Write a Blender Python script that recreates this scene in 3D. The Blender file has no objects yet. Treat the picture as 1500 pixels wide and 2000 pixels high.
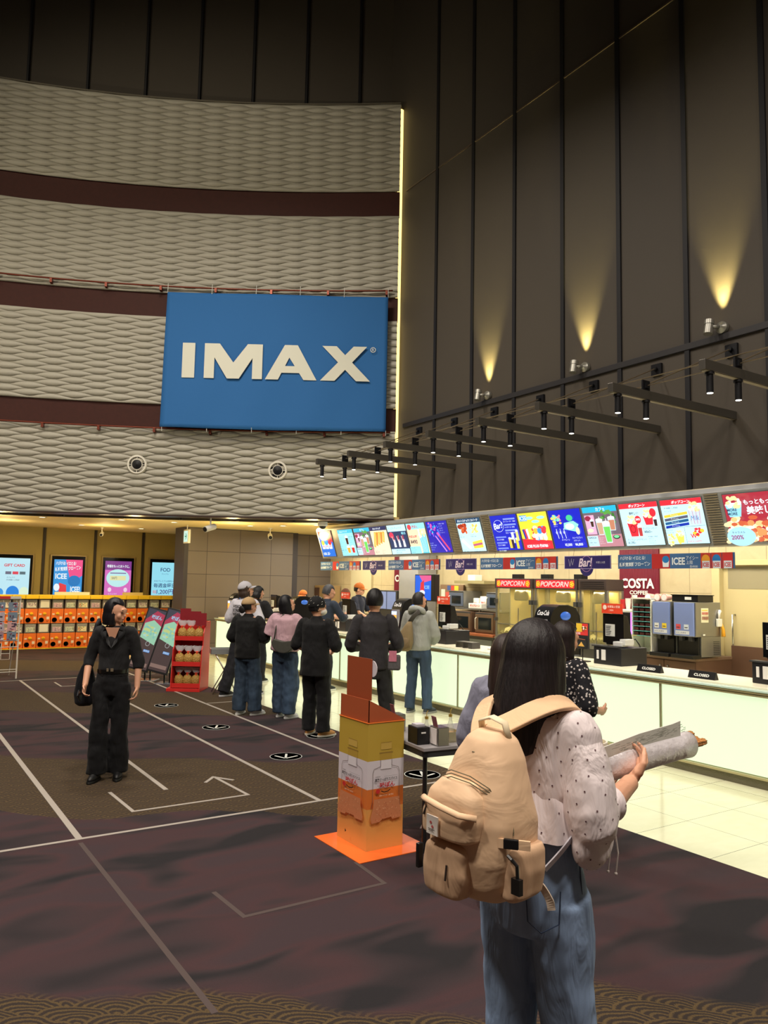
import bpy, bmesh, math, random
from mathutils import Vector, Matrix, noise
random.seed(7)
sc = bpy.context.scene
C = sc.collection
PI = math.pi
R = math.radians

# ---------------------------------------------------------------- camera
cam_d = bpy.data.cameras.new('camera'); cam = bpy.data.objects.new('camera', cam_d); C.objects.link(cam)
cam_d.sensor_fit = 'VERTICAL'; cam_d.sensor_height = 36.0; cam_d.lens = 27.0   # 1500 px focal on 2000 px
cam_d.clip_end = 200
right = Vector((0.83440991, -0.55081958, 0.01891801))
down = Vector((0.06578327, 0.0654549, -0.9956848))
fwd = Vector((0.54720441, 0.83205375, 0.09085093))
m = Matrix((( right[0], -down[0], -fwd[0], 0), (right[1], -down[1], -fwd[1], 0), (right[2], -down[2], -fwd[2], 1.8), (0, 0, 0, 1)))
cam.matrix_world = m
sc.camera = cam

# ---------------------------------------------------------------- exposure and world
sc.view_settings.view_transform = 'Standard'; sc.view_settings.look = 'None'
sc.view_settings.exposure = 0.0; sc.view_settings.gamma = 1.0
sc.view_settings.use_curve_mapping = False
w = bpy.data.worlds.new('world'); sc.world = w; w.use_nodes = True
w.node_tree.nodes['Background'].inputs[0].default_value = (0.85, 0.82, 0.9, 1)
w.node_tree.nodes['Background'].inputs[1].default_value = 0.20

def lamp(kind, name, loc, target, energy, color, **kw):
    d = bpy.data.lights.new(name, kind); d.energy = energy; d.color = color
    for k, v in kw.items(): setattr(d, k, v)
    o = bpy.data.objects.new(name, d); C.objects.link(o); o.location = loc
    o.rotation_euler = (Vector(target) - Vector(loc)).to_track_quat('-Z', 'Y').to_euler()
    return o
# unseen hall lamps overhead; last one added to brighten sides facing the camera
for lx, ly, e in ((-0.6, -0.8, 400), (1.5, 4.0, 280), (-1.5, 8.5, 340), (3.0, 10.0, 300), (-5, 2, 420), (4.2, -3.0, 420)):
    lamp('AREA', 'hall_overhead_light', (lx, ly, 10.5), (lx + 0.6, ly + 0.8, 0), e, (1.0, 0.9, 0.78), size=0.9, spread=R(155))
# floods aimed at the curved wave wall
for lx, ly, lz in ((-6.5, 9.5, 13.4), (-5.5, 11.5, 5.0), (-1.5, 6, 13.6)):
    lamp('SPOT', 'wave_wall_flood', (lx, ly, lz), (5.0, 15, 6.5), 960, (1.0, 0.88, 0.66), spot_size=R(75), spot_blend=0.8, shadow_soft_size=0.15)
# three uplights on the right wall
for ly in (5.53, 7.77, 9.97):
    lamp('SPOT', 'wall_uplight_lamp', (8.605, ly, 5.17), (8.70, ly, 6.25), 650, (1.0, 0.84, 0.32), spot_size=R(46), spot_blend=0.9, shadow_soft_size=0.03)
# kitchen ceiling panels (behind the menu boards)
for ly in (4.2, 6.6, 9.0, 11.4, 13.8, 16.4):
    lamp('AREA', 'kitchen_ceiling_lamp', (9.35, ly, 2.93), (9.35, ly, 0), 68, (1.0, 0.94, 0.78), shape='RECTANGLE', size=0.7, size_y=1.6)
# low warm ceiling over the arcade corner
for lx, ly in ((0.2, 19.3), (2.4, 19.4), (4.6, 19.4), (2.0, 17.6), (4.5, 16.4), (6.6, 16.2), (8.0, 15.0)):
    lamp('AREA', 'low_ceiling_downlight', (lx, ly, 2.98), (lx, ly, 0), 26, (1.0, 0.80, 0.42), shape='DISK', size=0.22)
    lamp('POINT', 'low_ceiling_fill', (lx, ly, 2.72), (lx, ly, 0), 22, (1.0, 0.74, 0.34), shadow_soft_size=0.12)  # bare point added under each downlight to brighten the ceiling

# ---------------------------------------------------------------- helpers
def s2l(c): return c / 12.92 if c <= 0.04045 else ((c + 0.055) / 1.055) ** 2.4
def col(c, k=1.0):
    if isinstance(c, str): c = tuple(int(c[i:i + 2], 16) for i in (0, 2, 4))
    return tuple(s2l(x / 255.0) * k for x in c) + (1.0,)
MC = {}
def M(name, c, rough=0.6, metal=0.0, emit=0.0, spec=0.5, alpha=None, trans=0.0, bump=0.0, bscale=80, vary=0.0, vscale=6, ior=1.45, sheen=0.0, coat=0.0):
    if name in MC: return MC[name]
    mt = bpy.data.materials.new(name); mt.use_nodes = True; nt = mt.node_tree; b = nt.nodes['Principled BSDF']
    cc = col(c)
    b.inputs['Base Color'].default_value = cc; b.inputs['Roughness'].default_value = rough
    b.inputs['Metallic'].default_value = metal; b.inputs['Specular IOR Level'].default_value = spec
    b.inputs['IOR'].default_value = ior
    b.inputs['Coat Weight'].default_value = coat
    b.inputs['Sheen Weight'].default_value = sheen
    if trans: b.inputs['Transmission Weight'].default_value = trans
    if alpha is not None: b.inputs['Alpha'].default_value = alpha
    if emit:
        b.inputs['Emission Color'].default_value = cc; b.inputs['Emission Strength'].default_value = emit
    if vary or bump:
        tc = nt.nodes.new('ShaderNodeTexCoord')
        n = nt.nodes.new('ShaderNodeTexNoise'); n.inputs['Scale'].default_value = vscale; n.inputs['Detail'].default_value = 4
        nt.links.new(tc.outputs['Object'], n.inputs['Vector'])
        if vary:
            mx = nt.nodes.new('ShaderNodeMix'); mx.data_type = 'RGBA'; nt.links.new(n.outputs['Fac'], mx.inputs['Factor'])
            mx.inputs['A'].default_value = tuple(x * (1 - vary) for x in cc[:3]) + (1,)
            mx.inputs['B'].default_value = tuple(min(1, x * (1 + vary)) for x in cc[:3]) + (1,)
            nt.links.new(mx.outputs['Result'], b.inputs['Base Color'])
        if bump:
            n2 = nt.nodes.new('ShaderNodeTexNoise'); n2.inputs['Scale'].default_value = bscale; n2.inputs['Detail'].default_value = 3
            nt.links.new(tc.outputs['Object'], n2.inputs['Vector'])
            bp = nt.nodes.new('ShaderNodeBump'); bp.inputs['Strength'].default_value = bump; bp.inputs['Distance'].default_value = 0.02
            nt.links.new(n2.outputs['Fac'], bp.inputs['Height']); nt.links.new(bp.outputs['Normal'], b.inputs['Normal'])
    MC[name] = mt
    return mt
def EM(c, k=1.0):
    key = 'lit_%s_%.2f' % (str(c), k)
    if key in MC: return MC[key]
    mt = bpy.data.materials.new('screen_ink'); mt.use_nodes = True; b = mt.node_tree.nodes['Principled BSDF']
    b.inputs['Base Color'].default_value = (0.01, 0.01, 0.01, 1); b.inputs['Roughness'].default_value = 0.25
    b.inputs['Emission Color'].default_value = col(c); b.inputs['Emission Strength'].default_value = k
    MC[key] = mt
    return mt
def INK(c, k=0):
    key = 'ink_%s' % str(c)
    if key in MC: return MC[key]
    return M(key, c, rough=0.5)

def tag(o, label=None, cat=None, group=None, kind=None):
    if label: o['label'] = label
    if cat: o['category'] = cat
    if group: o['group'] = group
    if kind: o['kind'] = kind
    return o
def thing(name, label, cat, loc=(0, 0, 0), rz=0, group=None):
    o = bpy.data.objects.new(name, None); C.objects.link(o); o.location = loc; o.rotation_euler = (0, 0, rz)
    o.empty_display_size = 0.1
    return tag(o, label, cat, group)
def copy_tree(o, parent=None):
    c = o.copy(); C.objects.link(c)
    if parent: c.parent = parent
    for ch in o.children: copy_tree(ch, c)
    return c

class MB:
    def __init__(s): s.bm = bmesh.new(); s.mi = 0
    def _n(s, n0):
        s.bm.faces.ensure_lookup_table()
        for i in range(n0, len(s.bm.faces)): s.bm.faces[i].material_index = s.mi
    def box(s, x0, x1, y0, y1, z0, z1, mat=None):
        n0 = len(s.bm.faces)
        v = [s.bm.verts.new((x, y, z)) for z in (z0, z1) for x, y in ((x0, y0), (x1, y0), (x1, y1), (x0, y1))]
        for f in ((3, 2, 1, 0), (4, 5, 6, 7), (0, 1, 5, 4), (1, 2, 6, 5), (2, 3, 7, 6), (3, 0, 4, 7)): s.bm.faces.new([v[i] for i in f])
        if mat is not None:
            for q in v: q.co = mat @ q.co
        s._n(n0); return s
    def rbox(s, c, size, rot):
        m = Matrix.Translation(c) @ rot.to_matrix().to_4x4() if hasattr(rot, 'to_matrix') else Matrix.Translation(c) @ rot
        a, b, d = (q / 2 for q in size)
        return s.box(-a, a, -b, b, -d, d, m)
    def loft(s, rings, cap=True, closed=True):
        n0 = len(s.bm.faces)
        vs = [[s.bm.verts.new(p) for p in r] for r in rings]; n = len(vs[0])
        for a, b in zip(vs[:-1], vs[1:]):
            for i in range(n if closed else n - 1):
                j = (i + 1) % n
                s.bm.faces.new((a[i], a[j], b[j], b[i]))
        if cap:
            s.bm.faces.new(list(reversed(vs[0]))); s.bm.faces.new(vs[-1])
        s._n(n0); return s
    def tube(s, pts, r, seg=10, cap=True, flat=1.0):
        pts = [Vector(p) for p in pts]; rs = r if isinstance(r, (list, tuple)) else [r] * len(pts)
        rings = []; prev = None
        for i, p in enumerate(pts):
            d = (pts[min(i + 1, len(pts) - 1)] - pts[max(i - 1, 0)])
            if d.length < 1e-9: d = Vector((0, 0, 1))
            d.normalize()
            if prev is None: a = d.orthogonal().normalized() if abs(d.z) < 0.9 else Vector((1, 0, 0)).cross(d).normalized()
            else:
                a = (prev - d * prev.dot(d))
                a = a.normalized() if a.length > 1e-6 else d.orthogonal().normalized()
            prev = a; b = d.cross(a)
            rings.append([p + (a * math.cos(t) + b * math.sin(t) * flat) * rs[i] for t in (2 * PI * k / seg for k in range(seg))])
        return s.loft(rings, cap)
    def cyl(s, p0, p1, r0, r1=None, seg=20): return s.tube([p0, p1], [r0, r1 if r1 is not None else r0], seg)
    def lathe(s, prof, c=(0, 0, 0), seg=24, axis='z'):
        c = Vector(c); rings = []
        for r, h in prof:
            ring = []
            for k in range(seg):
                t = 2 * PI * k / seg; a, b = max(r, 1e-4) * math.cos(t), max(r, 1e-4) * math.sin(t)
                ring.append(c + (Vector((a, b, h)) if axis == 'z' else Vector((h, a, b)) if axis == 'x' else Vector((b, h, a))))
            rings.append(ring)
        return s.loft(rings)
    def ell(s, c, r, rot=None, seg=16, rings=10):
        n0 = len(s.bm.faces); r = r if isinstance(r, (tuple, list)) else (r, r, r)
        m = Matrix.Translation(c) @ (rot.to_4x4() if rot else Matrix.Identity(4)) @ Matrix.Diagonal((r[0], r[1], r[2], 1))
        bmesh.ops.create_uvsphere(s.bm, u_segments=seg, v_segments=rings, radius=1, matrix=m)
        s._n(n0); return s
    def prism(s, poly, h, m=None):
        n0 = len(s.bm.faces); m = m or Matrix.Identity(4)
        a = [s.bm.verts.new(m @ Vector((x, y, 0))) for x, y in poly]; b = [s.bm.verts.new(m @ Vector((x, y, h))) for x, y in poly]
        n = len(a); s.bm.faces.new(list(reversed(a))); s.bm.faces.new(b)
        for i in range(n): j = (i + 1) % n; s.bm.faces.new((a[i], a[j], b[j], b[i]))
        s._n(n0); return s
    def quad(s, *p):
        n0 = len(s.bm.faces); s.bm.faces.new([s.bm.verts.new(q) for q in p]); s._n(n0); return s
    def build(s, name, mats, parent=None, smooth=False, bevel=0, label=None, subs=0, fix=True):
        if fix: bmesh.ops.recalc_face_normals(s.bm, faces=s.bm.faces)
        me = bpy.data.meshes.new(name); s.bm.to_mesh(me); s.bm.free()
        for mt in (mats if isinstance(mats, (list, tuple)) else [mats]): me.materials.append(mt)
        o = bpy.data.objects.new(name, me); C.objects.link(o)
        if parent: o.parent = parent
        if smooth:
            for p in me.polygons: p.use_smooth = True
            if smooth == 'auto':
                me.set_sharp_from_angle(angle=R(40))
        if bevel:
            b = o.modifiers.new('bevel', 'BEVEL'); b.width = bevel; b.segments = 2; b.limit_method = 'ANGLE'; b.angle_limit = R(40)
        if subs:
            b = o.modifiers.new('subdivision', 'SUBSURF'); b.levels = subs; b.render_levels = subs
        if label: o['label'] = label
        return o
def structure(o, label=None): return tag(o, label, None, None, 'structure')

TC = {}
def text_tris(s, bold=0.0, shear=0.0):
    k = (s, bold, shear)
    if k in TC: return TC[k]
    cu = bpy.data.curves.new('t', 'FONT'); cu.body = s; cu.size = 1; cu.offset = bold; cu.shear = shear; cu.resolution_u = 3
    ob = bpy.data.objects.new('t', cu)
    me = bpy.data.meshes.new_from_object(ob)
    V = [(v.co.x, v.co.y) for v in me.vertices]; F = [tuple(p.vertices) for p in me.polygons]
    bpy.data.objects.remove(ob); bpy.data.curves.remove(cu); bpy.data.meshes.remove(me)
    TC[k] = (V, F)
    return TC[k]
class Art:
    """flat printed or lit graphic, drawn in a (u, v) rectangle, thin coloured shapes on the sheet"""
    def __init__(s, org, u, v, inkf=EM, k=1.0, step=0.0006, mapf=None):
        s.o = Vector(org); s.u = Vector(u).normalized(); s.v = Vector(v).normalized(); s.n = s.u.cross(s.v)
        s.f = inkf; s.k = k; s.V = []; s.F = []; s.I = []; s.mats = []; s.key = {}; s.L = 1; s.step = step; s.mapf = mapf
    def _m(s, c):
        if c not in s.key: s.key[c] = len(s.mats); s.mats.append(s.f(c, s.k))
        return s.key[c]
    def _add(s, V, F, c):
        b = len(s.V); i = s._m(c); L = s.L * s.step; s.L += 1
        for x, y in V:
            s.V.append(s.mapf(x, y, L) if s.mapf else s.o + s.u * x + s.v * y + s.n * L)
        for f in F: s.F.append(tuple(b + q for q in f)); s.I.append(i)
    def poly(s, pts, c): s._add(pts, [tuple(range(len(pts)))], c); return s
    def rect(s, x, y, w, h, c): return s.poly([(x, y), (x + w, y), (x + w, y + h), (x, y + h)], c)
    def ell(s, x, y, rx, ry, c, n=24): return s.poly([(x + rx * math.cos(2 * PI * k / n), y + ry * math.sin(2 * PI * k / n)) for k in range(n)], c)
    def ring(s, x, y, rx, ry, t, c, n=32):
        V = []; F = []
        for k in range(n):
            a = 2 * PI * k / n; V += [(x + rx * math.cos(a), y + ry * math.sin(a)), (x + (rx - t) * math.cos(a), y + (ry - t) * math.sin(a))]
            j = (k + 1) % n; F.append((2 * k, 2 * j, 2 * j + 1, 2 * k + 1))
        s._add(V, F, c); return s
    def line(s, pts, t, c):
        for (x0, y0), (x1, y1) in zip(pts[:-1], pts[1:]):
            d = Vector((x1 - x0, y1 - y0)); d.normalize(); n = Vector((-d.y, d.x)) * t / 2
            s.poly([(x0 + n.x, y0 + n.y), (x0 - n.x, y0 - n.y), (x1 - n.x, y1 - n.y), (x1 + n.x, y1 + n.y)], c)
        return s
    def text(s, t, x, y, h, c, w=None, al='l', bold=0.0, shear=0.0, rot=0.0, stretch=False):
        V, F = text_tris(t, bold, shear)
        if not V: return s
        x0 = min(p[0] for p in V); x1 = max(p[0] for p in V); y0 = min(p[1] for p in V); y1 = max(p[1] for p in V)
        k = h / max(y1 - y0, 1e-4); kx = k
        if w and ((x1 - x0) * k > w or stretch): kx = w / (x1 - x0)
        W = (x1 - x0) * kx; dx = {'l': 0, 'c': -W / 2, 'r': -W}[al]
        ca, sa = math.cos(rot), math.sin(rot)
        Q = []
        for px, py in V:
            a = (px - x0) * kx + dx; b = (py - y0) * k
            Q.append((x + a * ca - b * sa, y + a * sa + b * ca))
        s._add(Q, F, c); return s
    def build(s, name, parent=None, label=None):
        me = bpy.data.meshes.new(name); me.from_pydata([tuple(v) for v in s.V], [], s.F)
        for mt in s.mats: me.materials.append(mt)
        me.polygons.foreach_set('material_index', s.I)
        o = bpy.data.objects.new(name, me); C.objects.link(o)
        if parent: o.parent = parent
        if label: o['label'] = label
        return o
# ================================================================ THE SETTING
def node_mat(name, rough=0.8):
    mt = bpy.data.materials.new(name); mt.use_nodes = True; nt = mt.node_tree
    return mt, nt, nt.nodes['Principled BSDF'], nt.nodes.new('ShaderNodeTexCoord')
def mth(nt, op, a, b=None, c=None):
    n = nt.nodes.new('ShaderNodeMath'); n.operation = op
    for i, x in enumerate((a, b, c)):
        if x is None: continue
        if hasattr(x, 'links'): nt.links.new(x, n.inputs[i])
        else: n.inputs[i].default_value = x
    return n.outputs[0]
def mixc(nt, f, a, b):
    n = nt.nodes.new('ShaderNodeMix'); n.data_type = 'RGBA'
    for k, x in (('Factor', f), ('A', a), ('B', b)):
        if hasattr(x, 'links'): nt.links.new(x, n.inputs[k])
        else: n.inputs[k].default_value = x
    return n.outputs['Result']
def noise_t(nt, vec, scale, detail=3, dist=0.0):
    n = nt.nodes.new('ShaderNodeTexNoise'); n.inputs['Scale'].default_value = scale; n.inputs['Detail'].default_value = detail
    n.inputs['Distortion'].default_value = dist; nt.links.new(vec, n.inputs['Vector']); return n.outputs['Fac']
def mapping(nt, vec, sc_, loc=(0, 0, 0), rot=(0, 0, 0)):
    n = nt.nodes.new('ShaderNodeMapping'); n.inputs['Scale'].default_value = sc_; n.inputs['Location'].default_value = loc; n.inputs['Rotation'].default_value = rot
    nt.links.new(vec, n.inputs['Vector']); return n.outputs['Vector']
def ramp(nt, f, stops):
    n = nt.nodes.new('ShaderNodeValToRGB'); e = n.color_ramp.elements
    while len(e) < len(stops): e.new(0.5)
    for q, (p, c) in zip(e, stops): q.position = p; q.color = c
    nt.links.new(f, n.inputs[0]); return n.outputs[0]

# carpet: wide purple-charcoal waves alternating with brown bands of scallop arcs
mt, nt, b, tc = node_mat('carpet')
P = tc.outputs['Object']
sep = nt.nodes.new('ShaderNodeSeparateXYZ'); nt.links.new(P, sep.inputs[0])
wob = noise_t(nt, mapping(nt, P, (0.9, 0.5, 1)), 1.1, 2)
yy = mth(nt, 'ADD', mth(nt, 'ADD', sep.outputs['Y'], mth(nt, 'MULTIPLY', sep.outputs['X'], 0.6)), mth(nt, 'MULTIPLY', mth(nt, 'SUBTRACT', wob, 0.5), 1.0))
band = ramp(nt, mth(nt, 'FRACT', mth(nt, 'DIVIDE', mth(nt, 'SUBTRACT', yy, 1.9), 5.2)), [(0.0, (1, 1, 1, 1)), (0.41, (1, 1, 1, 1)), (0.43, (0, 0, 0, 1)), (0.97, (0, 0, 0, 1))])
bl = noise_t(nt, mapping(nt, P, (0.7, 1.7, 1), rot=(0, 0, 0.35)), 1.5, 1, 0.9)
purple = ramp(nt, bl, [(0.34, col((42, 40, 43))), (0.44, col((60, 50, 53))), (0.53, col((72, 52, 55))), (0.64, col((66, 53, 57)))])
Rr_ = 0.16; hh_ = Rr_ * 0.5; wb_ = mth(nt, 'MULTIPLY', mth(nt, 'SUBTRACT', noise_t(nt, P, 5, 2), 0.5), 0.09)
px_ = mth(nt, 'ADD', sep.outputs['X'], wb_); py_ = mth(nt, 'ADD', mth(nt, 'ADD', sep.outputs['Y'], mth(nt, 'MULTIPLY', sep.outputs['X'], 0.55)), wb_); u_ = mth(nt, 'FLOOR', mth(nt, 'DIVIDE', py_, hh_)); res = None
for dk in (1, 0, -1):
    kk = mth(nt, 'ADD', u_, dk); dy_ = mth(nt, 'SUBTRACT', py_, mth(nt, 'MULTIPLY', kk, hh_))
    sh_ = mth(nt, 'MULTIPLY', mth(nt, 'MODULO', mth(nt, 'ADD', kk, 1000), 2), Rr_)
    fx_ = mth(nt, 'MULTIPLY', mth(nt, 'SUBTRACT', mth(nt, 'FRACT', mth(nt, 'DIVIDE', mth(nt, 'ADD', mth(nt, 'ADD', px_, sh_), 100 * Rr_), 2 * Rr_)), 0.5), 2 * Rr_)
    d_ = mth(nt, 'SQRT', mth(nt, 'ADD', mth(nt, 'MULTIPLY', fx_, fx_), mth(nt, 'MULTIPLY', dy_, dy_)))
    if res is None: res = d_
    else:
        ins = mth(nt, 'LESS_THAN', d_, Rr_); res = mth(nt, 'ADD', mth(nt, 'MULTIPLY', ins, d_), mth(nt, 'MULTIPLY', mth(nt, 'SUBTRACT', 1.0, ins), res))
arcs = mth(nt, 'SINE', mth(nt, 'MULTIPLY', res, 215))
nz = noise_t(nt, P, 140, 2)
arcs2 = ramp(nt, mth(nt, 'ADD', mth(nt, 'MULTIPLY', arcs, 0.30), mth(nt, 'MULTIPLY', nz, 1.0)), [(0.42, (0, 0, 0, 1)), (0.75, (1, 1, 1, 1))])
brown = mixc(nt, arcs2, col((54, 46, 42)), col((94, 77, 52)))
cc = mixc(nt, band, purple, brown)
cc = mixc(nt, mth(nt, 'MULTIPLY', noise_t(nt, P, 260, 2), 0.35), cc, col((28, 24, 26)))
nt.links.new(cc, b.inputs['Base Color']); b.inputs['Roughness'].default_value = 0.95; b.inputs['Specular IOR Level'].default_value = 0.15
bp = nt.nodes.new('ShaderNodeBump'); bp.inputs['Strength'].default_value = 0.35; bp.inputs['Distance'].default_value = 0.01
nt.links.new(noise_t(nt, P, 300, 2), bp.inputs['Height']); nt.links.new(bp.outputs[0], b.inputs['Normal'])
carpet = mt
structure(MB().box(-12, 4.78, -4, 26, -0.12, 0).build('floor', carpet))

# polished cream tile strip
mt, nt, b, tc = node_mat('cream_tile')
P = tc.outputs['Object']
br = nt.nodes.new('ShaderNodeTexBrick'); br.offset = 0; br.squash = 1
br.inputs['Scale'].default_value = 1; br.inputs['Brick Width'].default_value = 0.6; br.inputs['Row Height'].default_value = 0.6
br.inputs['Mortar Size'].default_value = 0.0022; br.inputs['Mortar Smooth'].default_value = 0.0; br.inputs['Bias'].default_value = 0
nt.links.new(mapping(nt, P, (1, 1, 1), loc=(-5.38 + 6.0, -3.22 + 3.6, 0)), br.inputs['Vector'])
nv = noise_t(nt, mapping(nt, P, (1, 2.2, 1)), 3.5, 5, 1.2)
tile = mixc(nt, nv, col((214, 212, 176)), col((228, 227, 198)))
cc = mixc(nt, br.outputs['Fac'], tile, col((70, 68, 55)))
nt.links.new(cc, b.inputs['Base Color']); b.inputs['Roughness'].default_value = 0.12; b.inputs['Specular IOR Level'].default_value = 0.6
tile_m = mt
structure(MB().box(4.78, 12.5, -4, 26, -0.12, 0.0).build('floor_tiles', tile_m))

# dark panelled wall, right
wall_dark = M('dark_panel', (72, 65, 56), rough=0.62, bump=0.12, bscale=220, vary=0.06, vscale=1.2)
seam_m = M('seam_black', (20, 19, 24), rough=0.6)
wr = MB(); wr.box(8.7, 8.86, -4, 13.4, 2.98, 16)
structure(wr.build('wall_right', wall_dark))
sb = MB()
for k in range(-7, 8):
    y = 11.55 - 1.097 * (7 - k) if False else 4.95 + 1.097 * (k - 1)
    if y < 13: sb.box(8.672, 8.705, y - 0.035, y + 0.035, 2.98, 16)
structure(sb.build('trim_1', seam_m))
sl = MB(); sl.box(8.66, 8.705, -4, 12.55, 4.90, 4.985)
structure(sl.build('trim_2', M('ledge_dark', (44, 42, 44), rough=0.5), bevel=0.004))
sl = MB(); sl.box(8.685, 8.705, -4, 12.6, 9.90, 9.93); 
structure(sl.build('trim_3', M('seam_metal', (100, 88, 76), rough=0.4, metal=0.4)))

# curved wave wall
def plan(x): return -0.03142246 * x * x - 0.24256067 * x + 17.0672215
def plan_pts(x0, x1, n, off=0.0):
    out = []
    for i in range(n + 1):
        x = x0 + (x1 - x0) * i / n; d = Vector((1, -0.06284492 * x - 0.24256067, 0)).normalized(); nrm = Vector((d.y, -d.x, 0))
        p = Vector((x, plan(x), 0)) + nrm * off   # +off towards the hall
        out.append((p, nrm))
    return out
wave_m = M('wave_relief', (166, 162, 150), rough=0.5, spec=0.4)
def wave_panel(name, z0, z1, x0=-4.5, x1=8.575):
    n = 330; pts = plan_pts(x0, x1, n); L = [0.0]
    for i in range(n): L.append(L[-1] + (pts[i + 1][0] - pts[i][0]).length)
    tot = L[-1]; rows = int(round((z1 - z0) / 0.073)); p = (z1 - z0) / rows
    V = []; F = []; K = 2 * PI / 0.86; prof = (0.0, 0.08, 0.92, 1.0)
    def zl(r, s): return z0 + r * p + (0.42 * p * math.cos(K * (tot - s)) * (1 if r % 2 else -1) if 0 < r < rows else 0)
    for r in range(rows):
        sg = 1 if r % 2 else -1
        base = len(V)
        for i in range(n + 1):
            s = L[i]; a = zl(r, s); b2 = zl(r + 1, s); wdt = (b2 - a) / p
            dep = 0.052 * max(0.0, (wdt - 0.16) / 1.68)
            tw = 0.006 * math.sin(K * (tot - s) + 0.5) * sg
            q, nr = pts[i]
            for v in prof:
                bul = dep + tw
                bul = -0.008 if v in (0.0, 1.0) else bul
                V.append((q.x + nr.x * bul, q.y + nr.y * bul, a + (b2 - a) * v))
        m_ = len(prof)
        for i in range(n):
            for j in range(m_ - 1):
                k0 = base + i * m_ + j
                F.append((k0, k0 + m_, k0 + m_ + 1, k0 + 1))
    me = bpy.data.meshes.new(name); me.from_pydata(V, [], F); me.materials.append(wave_m)
    for pl in me.polygons: pl.use_smooth = True
    o = bpy.data.objects.new(name, me); C.objects.link(o); return structure(o)
for i, (a, b_) in enumerate(((3.05, 4.83), (5.30, 7.12), (7.62, 9.36), (9.90, 11.80))):
    wave_panel('wall_back', a, b_)
wood = M('red_brown_wood', (58, 25, 19), rough=0.6, spec=0.25, vary=0.25, vscale=14)
def curve_strip(name, z0, z1, off0, off1, mat, x0=-4.5, x1=8.575):
    pa = plan_pts(x0, x1, 60, off0); pb = plan_pts(x0, x1, 60, off1); mb = MB()
    mb.loft([[(a.x, a.y, z0), (b2.x, b2.y, z0), (b2.x, b2.y, z1), (a.x, a.y, z1)] for (a, _), (b2, _) in zip(pa, pb)])
    return structure(mb.build(name, mat))
for i, (a, b_) in enumerate(((4.83, 5.30), (7.12, 7.62), (9.36, 9.90))): curve_strip('trim_%d' % (4 + i), a, b_, -0.25, -0.03, wood)
curve_strip('wall_back_core', 3.05, 11.82, -0.34, -0.20, M('core', (120, 112, 98)))
curve_strip('trim_7', 3.03, 3.055, -0.34, 0.05, M('edge_dark', (48, 30, 26), rough=0.4))
curve_strip('trim_8', 11.80, 11.83, -0.34, 0.04, M('cap', (90, 84, 72)))
# cream end of the wave wall; added glowing strip stands in for its light
cream = M('cream_jamb', (214, 196, 140), rough=0.7)
e = plan_pts(8.60, 8.601, 1, 0)[0][0]
structure(MB().box(8.576, 8.70, 12.80, 12.84, 3.0, 11.83).build('wall_back_return', cream))
return_glow = M('glowing_cream', (246, 214, 130), emit=2.3)
t = thing('glowing_return', 'tall thin warm glowing strip imitating the lit return beside the wave wall', 'light', (8.638, 12.765, 3.05))
# dark wall above and behind the wave wall
bw = []
pa = plan_pts(-5.5, 8.75, 70, -0.5); pb = plan_pts(-5.5, 8.75, 70, -0.62); mb = MB()
mb.loft([[(a.x, a.y, 3.0), (b2.x, b2.y, 3.0), (b2.x, b2.y, 16), (a.x, a.y, 16)] for (a, _), (b2, _) in zip(pa, pb)])
structure(mb.build('wall_upper_back', wall_dark))
mb = MB()
for bx, by in ((-3.7, 18.2), (-2.6, 18.0), (-1.5, 17.8), (-0.4, 17.6), (0.72, 17.37), (1.83, 17.02), (2.91, 16.59), (3.97, 16.11), (4.96, 15.59), (5.94, 15.02), (6.9, 14.4), (7.84, 13.74)):
    d = Vector((1, -0.0628 * bx - 0.2426, 0)).normalized(); q = Vector((bx, plan(bx), 0)) + Vector((d.y, -d.x, 0)) * -0.47
    mb.cyl((q.x, q.y, 3.0), (q.x, q.y, 16), 0.035, seg=6)
structure(mb.build('trim_9', seam_m))
structure(MB().box(-12, 13, -4, 26, 16, 16.1).build('ceiling', M('ceil_dark', (48, 44, 40), rough=0.9)))
structure(MB().box(-12, -11.8, -4, 26, 0, 16).build('wall_left', M('left_wall', (90, 80, 70), rough=0.9)))
structure(MB().box(-12, 13, -4.2, -4, 0, 16).build('wall_front', M('front_wall', (90, 80, 70), rough=0.9)))

# low ceiling behind the wave wall (under it) and its warm soffit
lowc = M('warm_ceiling', (238, 214, 150), rough=0.7)
pa = plan_pts(-4.5, 8.60, 40, -0.02); mb = MB()
poly = [(p.x, p.y) for p, _ in pa] + [(10.9, 12.6), (10.9, 22.2), (-5, 22.2)]
mb.prism(poly, 0.05, Matrix.Translation((0, 0, 3.05)))
structure(mb.build('ceiling_low', lowc))
structure(MB().box(8.62, 10.9, -2, 13.5, 3.0, 3.05).build('ceiling_kitchen', M('kitchen_ceiling', (225, 215, 190), rough=0.8)))
# arcade back wall: olive-tan panels with dark battens
olive = M('olive_panel', (150, 134, 84), rough=0.75, vary=0.05, vscale=3)
structure(MB().box(-6, 9.2, 21.6, 21.75, 0, 3.05).build('wall_far', olive))
structure(MB().box(-6, -5.8, 16, 21.7, 0, 3.05).build('wall_far_side', olive))
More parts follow.
